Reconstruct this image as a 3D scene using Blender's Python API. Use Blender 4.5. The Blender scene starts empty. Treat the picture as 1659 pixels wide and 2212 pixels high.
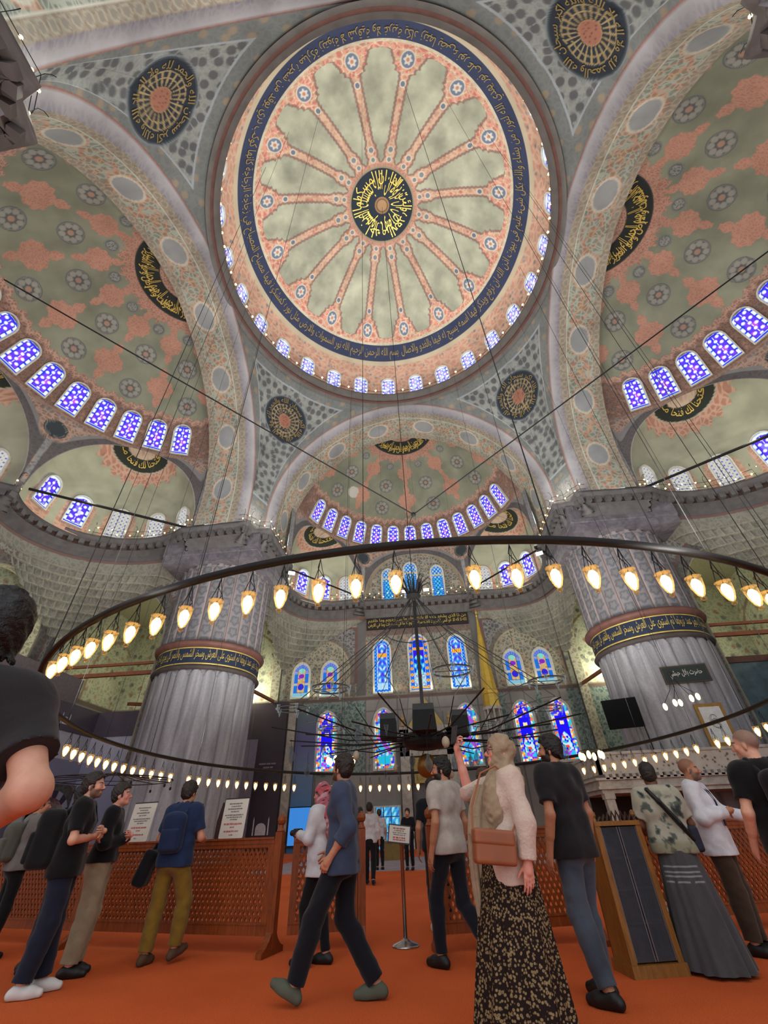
# Interior of a large domed mosque: painted domes, fluted piers, ring lamps, wooden screen and visitors.
import bpy, math, random, unicodedata
import numpy as np
from mathutils import Vector, Matrix

random.seed(7)
RNG = np.random.default_rng(7)
SC = bpy.context.scene
COL = SC.collection
PI = math.pi

# ---------------------------------------------------------------- camera
CAM_P = (0.1397, -12.5035, 1.15)
CAM_F, CAM_PITCH, CAM_YAW, CAM_ROLL = 900.69, 0.6493, -0.0794, -0.0393
def make_camera():
    F = Vector((math.sin(CAM_YAW) * math.cos(CAM_PITCH), math.cos(CAM_YAW) * math.cos(CAM_PITCH), math.sin(CAM_PITCH)))
    R = Vector((math.cos(CAM_YAW), -math.sin(CAM_YAW), 0))
    U = R.cross(F)
    R2 = R * math.cos(CAM_ROLL) + U * math.sin(CAM_ROLL)
    U2 = -R * math.sin(CAM_ROLL) + U * math.cos(CAM_ROLL)
    cd = bpy.data.cameras.new('camera')
    cd.sensor_fit = 'HORIZONTAL'; cd.sensor_width = 36.0
    cd.lens = CAM_F / 1659 * 36.0
    cd.clip_start = 0.05; cd.clip_end = 300
    co = bpy.data.objects.new('camera', cd); COL.objects.link(co)
    m = Matrix(((R2.x, U2.x, -F.x, CAM_P[0]), (R2.y, U2.y, -F.y, CAM_P[1]), (R2.z, U2.z, -F.z, CAM_P[2]), (0, 0, 0, 1)))
    co.matrix_world = m
    SC.camera = co
make_camera()

# ---------------------------------------------------------------- view, world, light
SC.view_settings.view_transform = 'Standard'
SC.view_settings.look = 'None'
SC.view_settings.exposure = 0.0
SC.view_settings.gamma = 1.0
SC.view_settings.use_curve_mapping = False
try:
    SC.cycles.max_bounces = 5; SC.cycles.diffuse_bounces = 3; SC.cycles.glossy_bounces = 2
    SC.cycles.transmission_bounces = 4; SC.cycles.transparent_max_bounces = 8
    SC.cycles.sample_clamp_indirect = 2.0; SC.cycles.sample_clamp_direct = 0
    SC.cycles.caustics_reflective = False; SC.cycles.caustics_refractive = False
    SC.cycles.use_denoising = True
    SC.cycles.use_adaptive_sampling = True; SC.cycles.adaptive_threshold = 0.02
except Exception:
    pass
W_ = bpy.data.worlds.new('daylight'); SC.world = W_; W_.use_nodes = True
bg = W_.node_tree.nodes.get('Background') or W_.node_tree.nodes.new('ShaderNodeBackground')
bg.inputs['Color'].default_value = (0.88, 0.94, 1.0, 1); bg.inputs['Strength'].default_value = 1.3

def area_light(name, loc, target, sx, sy, power, color, spread=180):
    l = bpy.data.lights.new(name, 'AREA'); l.shape = 'RECTANGLE'; l.size = sx; l.size_y = sy
    l.energy = power; l.color = color; l.spread = math.radians(spread)
    o = bpy.data.objects.new(name, l); COL.objects.link(o); o.location = loc
    d = Vector(target) - Vector(loc); o.rotation_euler = d.to_track_quat('-Z', 'Y').to_euler()
    return o
def point_light(name, loc, power, color, r=0.25):
    l = bpy.data.lights.new(name, 'POINT'); l.energy = power; l.color = color; l.shadow_soft_size = r
    o = bpy.data.objects.new(name, l); COL.objects.link(o); o.location = loc
    return o
def spot_light(name, loc, target, power, color, angle, blend=0.6, r=0.15):
    l = bpy.data.lights.new(name, 'SPOT'); l.energy = power; l.color = color; l.shadow_soft_size = r
    l.spot_size = math.radians(angle); l.spot_blend = blend
    o = bpy.data.objects.new(name, l); COL.objects.link(o); o.location = loc
    d = Vector(target) - Vector(loc); o.rotation_euler = d.to_track_quat('-Z', 'Y').to_euler()
    return o
# added fill disc at ring height, lifting the vaults evenly
def disc_light(name, loc, size, power, color):
    o = area_light(name, loc, (loc[0], loc[1] + .001, loc[2] + 10), size, size, power, color); o.data.shape = 'DISK'; return o
disc_light('vault_fill', (0, 0, 3.5), 16, 1500, (1.0, .98, .93))
for k_ in range(8):
    a_ = PI / 4 * k_ + .39
    spot_light('ring_lamp_uplight', (8.9 * math.cos(a_), 8.9 * math.sin(a_), 3.75), (8.9 * math.cos(a_), 8.9 * math.sin(a_), 30), 2000, (1.0, .98, .92), 158, .5, .5)
disc_light('dome_fill', (0, 0, 32.4), 19, 1350, (1.0, .98, .92))  # added fill disc to brighten the great dome, not a lamp of its own
for x_, y_ in ((-9.9, 10.2), (9.9, 10.2), (-9.9, -10.4), (9.9, -10.2)):
    point_light('cornice_uplight', (x_, y_, 19.3), 75, (1.0, .97, .86), .3)
for x_, y_, e_ in ((-8.2, 19.8, 90), (8.0, 19.8, 90), (-20.4, 6.6, 130), (20.4, 6.6, 130), (-.1, 22.7, 45)):
    point_light('ledge_uplight', (x_, y_, 18.7), e_, (1.0, .95, .80), .4)
for x_, y_, e_ in ((-14.5, 22.6, 260), (14.5, 22.6, 260), (-21, 20, 260), (21, 20, 260), (-25.6, 8, 150), (25.6, 8, 150)):
    point_light('bay_lamp', (x_, y_, 10.9), e_ * 1.25, (1.0, .95, .68), .4)
for x_ in (-9.2, -3.2, 0.0, 3.0, 8.8):
    area_light('sill_strip', (x_, 23.55, 10.12), (x_, 23.75, 14), 3.2 if abs(x_) > 5 else 1.7, .12, 26, (1.0, .90, .52))

# ---------------------------------------------------------------- helpers
def s2l(c):
    c = np.asarray(c, float) / 255.0
    return np.where(c <= 0.04045, c / 12.92, ((c + 0.055) / 1.055) ** 2.4)
def L4(c, a=1.0):
    r = s2l(c); return (float(r[0]), float(r[1]), float(r[2]), a)

def tag(o, label=None, cat=None, group=None, kind=None):
    if label: o['label'] = label
    if cat: o['category'] = cat
    if group: o['group'] = group
    if kind: o['kind'] = kind
    return o

def link(name, me, mat=None, parent=None):
    o = bpy.data.objects.new(name, me); COL.objects.link(o)
    if mat is not None and not me.materials: me.materials.append(mat)
    if parent is not None: o.parent = parent
    return o

def empty(name, loc=(0, 0, 0), rz=0.0):
    o = bpy.data.objects.new(name, None); COL.objects.link(o)
    o.location = loc; o.rotation_euler = (0, 0, rz); o.empty_display_size = 0.1
    return o

def copy_tree(o, parent=None):
    c = o.copy(); COL.objects.link(c)
    if parent is not None: c.parent = parent
    for ch in list(o.children): copy_tree(ch, c)
    return c

def raw_mesh(name, V, F, smooth=True, uv=None, col=None):
    """V (n,3) array; F (m,k) array of equal-sized faces, or a list of faces."""
    me = bpy.data.meshes.new(name)
    V = np.asarray(V, np.float32)
    if isinstance(F, np.ndarray):
        m, k = F.shape
        me.vertices.add(len(V)); me.vertices.foreach_set('co', V.ravel())
        me.loops.add(m * k); me.loops.foreach_set('vertex_index', F.astype(np.int32).ravel())
        me.polygons.add(m)
        me.polygons.foreach_set('loop_start', np.arange(0, m * k, k, dtype=np.int32))
        try: me.polygons.foreach_set('loop_total', np.full(m, k, dtype=np.int32))
        except Exception: pass
        me.update(calc_edges=True)
        loops = F.ravel()
    else:
        me.from_pydata([tuple(map(float, v)) for v in V], [], [tuple(f) for f in F])
        me.update()
        loops = np.array([i for f in F for i in f])
    if smooth: me.polygons.foreach_set('use_smooth', np.ones(len(me.polygons), dtype=bool))
    if uv is not None:
        l = me.uv_layers.new(name='UVMap'); l.data.foreach_set('uv', np.asarray(uv, np.float32)[loops].ravel())
    if col is not None:
        a = me.color_attributes.new('Col', 'FLOAT_COLOR', 'POINT')
        c = np.asarray(col, float)
        if c.shape[1] == 3: c = np.c_[c, np.zeros(len(c))]
        c = np.c_[s2l(c[:, :3]), c[:, 3]]
        a.data.foreach_set('color', c.astype(np.float32).ravel())
    me.validate()
    return me

def grid_faces(nu, nv, close_u=False, close_v=False):
    iu = np.arange(nu if close_u else nu - 1); iv = np.arange(nv if close_v else nv - 1)
    a, b = np.meshgrid(iu, iv, indexing='ij')
    a2, b2 = (a + 1) % nu, (b + 1) % nv
    return np.stack([a * nv + b, a2 * nv + b, a2 * nv + b2, a * nv + b2], -1).reshape(-1, 4)

def grid_mesh(name, P, uv=None, col=None, close_u=False, close_v=False, smooth=True, flip=False):
    nu, nv = P.shape[:2]
    F = grid_faces(nu, nv, close_u, close_v)
    if flip: F = F[:, ::-1]
    return raw_mesh(name, P.reshape(-1, 3), np.ascontiguousarray(F), smooth,
                    None if uv is None else uv.reshape(-1, 2), None if col is None else col.reshape(-1, col.shape[-1]))

class MB:
    """collects simple solids into one mesh"""
    def __init__(s): s.v = []; s.f = []
    def add(s, V, F):
        n = len(s.v); s.v.extend([tuple(map(float, p)) for p in V]); s.f.extend([tuple(int(i) + n for i in f) for f in F])
        return s
    def box(s, x0, x1, y0, y1, z0, z1, M=None):
        V = [(x, y, z) for x in (x0, x1) for y in (y0, y1) for z in (z0, z1)]
        if M is not None: V = [tuple(M @ Vector(p)) for p in V]
        return s.add(V, [(0, 1, 3, 2), (4, 6, 7, 5), (0, 4, 5, 1), (2, 3, 7, 6), (0, 2, 6, 4), (1, 5, 7, 3)])
    def tube(s, pts, r, n=8, closed=False, caps=True):
        pts = [Vector(p) for p in pts]; m = len(pts)
        rr = r if hasattr(r, '__len__') else [r] * m
        rings = []; up = None
        for i, p in enumerate(pts):
            if closed: t = pts[(i + 1) % m] - pts[i - 1]
            else: t = pts[min(i + 1, m - 1)] - pts[max(i - 1, 0)]
            if t.length < 1e-9: t = Vector((0, 0, 1))
            t.normalize()
            if up is None: up = t.orthogonal().normalized()
            else:
                up = up - t * up.dot(t)
                up = up.normalized() if up.length > 1e-6 else t.orthogonal().normalized()
            b = t.cross(up)
            rings.append([p + (up * math.cos(2 * PI * k / n) + b * math.sin(2 * PI * k / n)) * rr[i] for k in range(n)])
        V = [q for ring in rings for q in ring]; F = []
        for i in range(m if closed else m - 1):
            j = (i + 1) % m
            for k in range(n):
                F.append((i * n + k, i * n + (k + 1) % n, j * n + (k + 1) % n, j * n + k))
        if caps and not closed:
            F.append(tuple(range(n))[::-1]); F.append(tuple((m - 1) * n + k for k in range(n)))
        return s.add(V, F)
    def lathe(s, prof, n=24, at=(0, 0, 0), M=None):
        V = []; F = []
        for r, z in prof:
            for k in range(n):
                a = 2 * PI * k / n; p = Vector((r * math.cos(a), r * math.sin(a), z))
                if M is not None: p = M @ p
                V.append(p + Vector(at))
        m = len(prof)
        for i in range(m - 1):
            for k in range(n):
                F.append((i * n + k, i * n + (k + 1) % n, (i + 1) * n + (k + 1) % n, (i + 1) * n + k))
        if prof[0][0] > 1e-4: F.append(tuple(range(n))[::-1])
        if prof[-1][0] > 1e-4: F.append(tuple((m - 1) * n + k for k in range(n)))
        return s.add(V, F)
    def ball(s, c, r, n=12, m=8, sc=(1, 1, 1)):
        prof = [(max(1e-5, r * math.sin(PI * i / m)), -r * math.cos(PI * i / m)) for i in range(m + 1)]
        V = []; F = []
        for rr, z in prof:
            for k in range(n):
                a = 2 * PI * k / n
                V.append((c[0] + rr * math.cos(a) * sc[0], c[1] + rr * math.sin(a) * sc[1], c[2] + z * sc[2]))
        for i in range(m):
            for k in range(n):
                F.append((i * n + k, i * n + (k + 1) % n, (i + 1) * n + (k + 1) % n, (i + 1) * n + k))
        return s.add(V, F)
    def prism(s, poly, y0, y1, M=None):
        """poly of (x,z) points, extruded along y"""
        n = len(poly); V = [(x, y0, z) for x, z in poly] + [(x, y1, z) for x, z in poly]
        if M is not None: V = [tuple(M @ Vector(p)) for p in V]
        F = [tuple(range(n)), tuple(range(2 * n - 1, n - 1, -1))] + [(i, i + n, (i + 1) % n + n, (i + 1) % n) for i in range(n)]
        return s.add(V, F)
    def mesh(s, name, smooth=False): return raw_mesh(name, np.array(s.v), s.f, smooth)
    def build(s, name, mat, parent=None, smooth=False): return link(name, s.mesh(name, smooth), mat, parent)

# ---- numpy pattern tools
def hash2(i, j, k=0):
    h = np.sin(i * 127.1 + j * 311.7 + k * 74.7) * 43758.5453
    return h - np.floor(h)
def vnoise(x, y, k=0):
    i = np.floor(x); j = np.floor(y); u = x - i; v = y - j
    u = u * u * (3 - 2 * u); v = v * v * (3 - 2 * v)
    return (hash2(i, j, k) * (1 - u) + hash2(i + 1, j, k) * u) * (1 - v) + (hash2(i, j + 1, k) * (1 - u) + hash2(i + 1, j + 1, k) * u) * v
def fbm(x, y, k=0, o=4):
    s = 0; a = .5
    for q in range(o):
        s = s + a * vnoise(x * 2 ** q, y * 2 ** q, k + q); a *= .5
    return s
def sstep(a, b, x):
    t = np.clip((x - a) / (b - a), 0, 1); return t * t * (3 - 2 * t)
def worley(x, y, k=0):
    """distance to nearest and second feature point of a jittered unit grid, id of nearest"""
    ci = np.floor(x); cj = np.floor(y); d1 = np.full(np.shape(x), 9.0); d2 = d1.copy(); idn = np.zeros(np.shape(x))
    for a in (-1, 0, 1):
        for b in (-1, 0, 1):
            px = ci + a + .15 + .7 * hash2(ci + a, cj + b, k); py = cj + b + .15 + .7 * hash2(ci + a, cj + b, k + 5)
            d = np.hypot(px - x, py - y); idc = hash2(ci + a, cj + b, k + 9)
            m = d < d1
            d2 = np.where(m, d1, np.minimum(d2, d)); idn = np.where(m, idc, idn); d1 = np.where(m, d, d1)
    return d1, d2, idn
class Paint:
    def __init__(s, shape, base, alpha=0.0):
        s.c = np.empty(shape + (4,)); s.c[..., :3] = base; s.c[..., 3] = alpha
    def put(s, m, col, a=None):
        m = np.clip(np.asarray(m, float), 0, 1)
        s.c[..., :3] = s.c[..., :3] * (1 - m[..., None]) + np.asarray(col, float) * m[..., None]
        if a is not None: s.c[..., 3] = s.c[..., 3] * (1 - m) + a * m
    def mul(s, f): s.c[..., :3] = np.clip(s.c[..., :3] * f[..., None], 0, 255)

# ---- materials
def new_mat(name):
    m = bpy.data.materials.new(name); m.use_nodes = True
    nt = m.node_tree; b = nt.nodes.get('Principled BSDF')
    return m, nt, b
def lk(nt, a, b): nt.links.new(a, b)
def mix_rgb(nt, f, a, b, mode='MIX'):
    n = nt.nodes.new('ShaderNodeMix'); n.data_type = 'RGBA'; n.blend_type = mode
    for i, v in ((0, f), (6, a), (7, b)):
        if hasattr(v, 'node'): lk(nt, v, n.inputs[i])
        else: n.inputs[i].default_value = v
    return n.outputs[2]
def noise(nt, scale, detail=3, vec=None, dist=0.0):
    n = nt.nodes.new('ShaderNodeTexNoise'); n.inputs['Scale'].default_value = scale; n.inputs['Detail'].default_value = detail
    n.inputs['Distortion'].default_value = dist
    if vec is not None: lk(nt, vec, n.inputs['Vector'])
    return n
def ramp(nt, fac, stops):
    r = nt.nodes.new('ShaderNodeValToRGB'); el = r.color_ramp.elements
    while len(el) < len(stops): el.new(0.5)
    for e, (p, c) in zip(el, stops): e.position = p; e.color = c if len(c) == 4 else (*c, 1)
    lk(nt, fac, r.inputs[0]); return r.outputs[0]
def coord(nt, kind='Object'):
    return nt.nodes.new('ShaderNodeTexCoord').outputs[kind]
def bump(nt, b, h, strength=0.3, dist=0.02):
    n = nt.nodes.new('ShaderNodeBump'); n.inputs['Strength'].default_value = strength; n.inputs['Distance'].default_value = dist
    lk(nt, h, n.inputs['Height']); lk(nt, n.outputs[0], b.inputs['Normal'])
def plain(name, col, rough=0.6, metal=0.0, var=0.12, scale=6.0, bmp=0.0, spec=0.4):
    m, nt, b = new_mat(name)
    n = noise(nt, scale, 4, coord(nt))
    c = L4(col); lo = tuple(x * (1 - var) for x in c[:3]) + (1,); hi = tuple(min(1, x * (1 + var)) for x in c[:3]) + (1,)
    lk(nt, ramp(nt, n.outputs[0], [(0.3, lo), (0.7, hi)]), b.inputs['Base Color'])
    b.inputs['Roughness'].default_value = rough; b.inputs['Metallic'].default_value = metal
    b.inputs['Specular IOR Level'].default_value = spec
    if bmp: bump(nt, b, n.outputs[0], bmp)
    return m
def emit(name, col, strength, attr=False):
    m = bpy.data.materials.new(name); m.use_nodes = True; nt = m.node_tree; nt.nodes.clear()
    e = nt.nodes.new('ShaderNodeEmission'); o = nt.nodes.new('ShaderNodeOutputMaterial')
    if attr:
        a = nt.nodes.new('ShaderNodeAttribute'); a.attribute_name = 'Col'; lk(nt, a.outputs['Color'], e.inputs[0])
    else: e.inputs[0].default_value = L4(col)
    e.inputs[1].default_value = strength; lk(nt, e.outputs[0], o.inputs[0])
    try: m.cycles.emission_sampling = 'NONE'
    except Exception: pass
    return m
def paint_material(name='painted_plaster', scale=2.2, gain=1.0):
    """plaster whose painted colours come from the mesh colour layer, with fine scrollwork where the layer's alpha is high"""
    m, nt, b = new_mat(name)
    at = nt.nodes.new('ShaderNodeAttribute'); at.attribute_name = 'Col'
    uv = coord(nt, 'UV')
    dn = noise(nt, 1.7, 2, uv)
    dv = nt.nodes.new('ShaderNodeVectorMath'); dv.operation = 'MULTIPLY_ADD'
    lk(nt, dn.outputs['Color'], dv.inputs[0]); dv.inputs[1].default_value = (.5, .5, 0); lk(nt, uv, dv.inputs[2])
    vo = nt.nodes.new('ShaderNodeTexVoronoi'); vo.feature = 'DISTANCE_TO_EDGE'; vo.inputs['Scale'].default_value = scale
    lk(nt, dv.outputs[0], vo.inputs['Vector'])
    edge = ramp(nt, vo.outputs['Distance'], [(0.0, (1, 1, 1)), (0.10, (.75, .75, .75)), (0.17, (0, 0, 0))])
    vc = nt.nodes.new('ShaderNodeTexVoronoi'); vc.inputs['Scale'].default_value = scale; lk(nt, dv.outputs[0], vc.inputs['Vector'])
    dot = ramp(nt, vc.outputs['Distance'], [(0.0, (1, 1, 1)), (0.16, (1, 1, 1)), (0.24, (0, 0, 0))])
    def mul(x, y):
        k = nt.nodes.new('ShaderNodeMath'); k.operation = 'MULTIPLY'; lk(nt, x, k.inputs[0])
        if hasattr(y, 'node'): lk(nt, y, k.inputs[1])
        else: k.inputs[1].default_value = y
        return k.outputs[0]
    light = mix_rgb(nt, 1.0, at.outputs['Color'], (1.0, 1.0, .95, 1), 'SOFT_LIGHT')
    lighter = mix_rgb(nt, 0.28, light, L4((228, 220, 195)))
    c1 = mix_rgb(nt, mul(edge, at.outputs['Alpha']), at.outputs['Color'], lighter)
    dark = mix_rgb(nt, 1.0, at.outputs['Color'], (.55, .55, .58, 1), 'MULTIPLY')
    c2 = mix_rgb(nt, mul(mul(dot, at.outputs['Alpha']), .7), c1, dark)
    g = noise(nt, .55, 5, coord(nt)); gr = ramp(nt, g.outputs[0], [(0.28, (.80, .80, .78)), (0.62, (1.04, 1.03, 1.0))])
    c3 = mix_rgb(nt, 1.0, c2, gr, 'MULTIPLY')
    if gain != 1.0: c3 = mix_rgb(nt, 1.0, c3, (gain, gain, gain, 1), 'MULTIPLY')
    hs = nt.nodes.new('ShaderNodeHueSaturation'); hs.inputs['Saturation'].default_value = .74; lk(nt, c3, hs.inputs['Color'])
    lk(nt, hs.outputs[0], b.inputs['Base Color'])
    b.inputs['Roughness'].default_value = .75; b.inputs['Specular IOR Level'].default_value = .25
    return m

# ---- Arabic writing: joined letter forms laid out right to left
_FORMS = {}
for _cp in list(range(0xFE70, 0xFEFD)) + list(range(0xFB50, 0xFBB2)):
    _d = unicodedata.decomposition(chr(_cp)).split()
    if len(_d) >= 2 and _d[0] in ('<isolated>', '<initial>', '<medial>', '<final>'):
        _FORMS.setdefault(''.join(chr(int(x, 16)) for x in _d[1:]), {}).setdefault(_d[0][1:-1], chr(_cp))
def shape_ar(s):
    out = []; i = 0; prev = False; n = len(s)
    def dual(ch): return 'initial' in _FORMS.get(ch, {})
    while i < n:
        ch = s[i]; step = 1
        if ch == '\u0644' and i + 1 < n and ch + s[i + 1] in _FORMS: ch = ch + s[i + 1]; step = 2
        f = _FORMS.get(ch)
        if f is None: out.append(ch); prev = False; i += step; continue
        nxt = s[i + step] if i + step < n else ' '
        joins_next = dual(ch[-1] if step == 1 else '\u0627') and nxt in _FORMS and len(_FORMS[nxt]) > 1
        if step == 2: joins_next = False
        key = ('medial' if joins_next else 'final') if prev else ('initial' if joins_next else 'isolated')
        out.append(f.get(key) or f.get('final' if prev else 'isolated') or f.get('isolated') or ch)
        prev = joins_next; i += step
    return ''.join(reversed(out))
_TXT = {}
def text_geo(body, bold=0.012, res=3):
    """vertices (n,2) normalised to x 0..aspect, y 0..1, and faces"""
    key = (body, bold, res)
    if key in _TXT: return _TXT[key]
    cu = bpy.data.curves.new('writing', 'FONT'); cu.body = body; cu.size = 1; cu.resolution_u = res; cu.offset = bold
    o = bpy.data.objects.new('writing', cu); COL.objects.link(o)
    dg = bpy.context.evaluated_depsgraph_get(); me = bpy.data.meshes.new_from_object(o.evaluated_get(dg))
    V = np.empty(len(me.vertices) * 3); me.vertices.foreach_get('co', V); V = V.reshape(-1, 3)[:, :2].copy()
    F = [tuple(p.vertices) for p in me.polygons]
    bpy.data.objects.remove(o); bpy.data.curves.remove(cu); bpy.data.meshes.remove(me)
    if len(V):
        V -= V.min(0); V /= max(1e-6, V[:, 1].max())
    _TXT[key] = (V, F); return _TXT[key]
def warp_text(name, body, fn, mat, parent=None, rows=1, bold=0.012, thick=False):
    """fn maps (u,v) in the unit square to 3D; text fills the square"""
    V, F = text_geo(body, bold)
    if not len(V): return None
    U = V.copy(); U[:, 0] /= V[:, 0].max()
    P = fn(U[:, 0], U[:, 1])
    return link(name, raw_mesh(name, P, F, False), mat, parent)
# ---------------------------------------------------------------- main structure: domes, arches, piers, walls
PLASTER = paint_material('painted_plaster', 2.2)
PLASTER_FINE = paint_material('painted_plaster_fine', 3.4)
PLASTER_X = paint_material('painted_plaster_tiny', 6.0)
GOLD = plain('gilded_writing', (205, 178, 92), .38, .35, .15, 3.0)
WHITE_FRAME = plain('white_plaster_frame', (205, 206, 196), .7)
GREY_STONE = plain('grey_stone', (112, 108, 104), .7, 0, .18, 1.2)
DARK_AND_SHADED_STONE = plain('dark_and_shaded_stone', (70, 62, 60), .7, 0, .2, 1.5)  # own tone of the pier mouldings; painted shade on the near cornices
RED_STONE = plain('dusky_red_moulding', (104, 70, 62), .6, 0, .2, 2.0)
GOLD_DULL = plain('dull_gilded_writing', (160, 140, 84), .45, .2, .15, 3.0)
NAVY = plain('navy_field', (28, 40, 62), .6, 0, .15, 2.0)

def struct(o, label=None, cat=None):
    o['kind'] = 'structure'
    if label: o['label'] = label
    if cat: o['category'] = cat
    return o

# floor: plain orange-red carpet
def carpet_mat():
    m, nt, b = new_mat('orange_carpet')
    c = coord(nt); n1 = noise(nt, .6, 4, c); n2 = noise(nt, 90, 2, c)
    a = ramp(nt, n1.outputs[0], [(.3, L4((196, 88, 44))), (.7, L4((214, 102, 54)))])
    d = mix_rgb(nt, 1, a, ramp(nt, n2.outputs[0], [(.3, (.82, .82, .82)), (.7, (1.1, 1.1, 1.1))]), 'MULTIPLY')
    lk(nt, d, b.inputs['Base Color']); b.inputs['Roughness'].default_value = .95; b.inputs['Specular IOR Level'].default_value = .1
    bump(nt, b, n2.outputs[0], .35, .01)
    return m
CARPET = carpet_mat()
fl = MB().box(-34, 34, -22, 24.6, -.3, 0).build('floor', CARPET); struct(fl, 'plain orange red carpet covering the whole prayer hall floor', 'floor')

# ---------------- main dome
DZ, DR = 31.45, 11.85
def ring_text(name, body, mat, parent, az0, az1, f_rad):
    """lays writing along an arc: u=1 at az0 (reading start), u=0 at az1; f_rad(az, v) -> points"""
    return warp_text(name, body, lambda u, v: f_rad(az0 + (az1 - az0) * (1 - u), v), mat, parent, bold=.0)

def dome_point(r, az, off=0.0):
    R = DR - off
    rr = np.minimum(r, R - 1e-3)
    return np.stack([rr * np.cos(az), rr * np.sin(az), DZ + np.sqrt(R * R - rr * rr)], -1)

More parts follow.
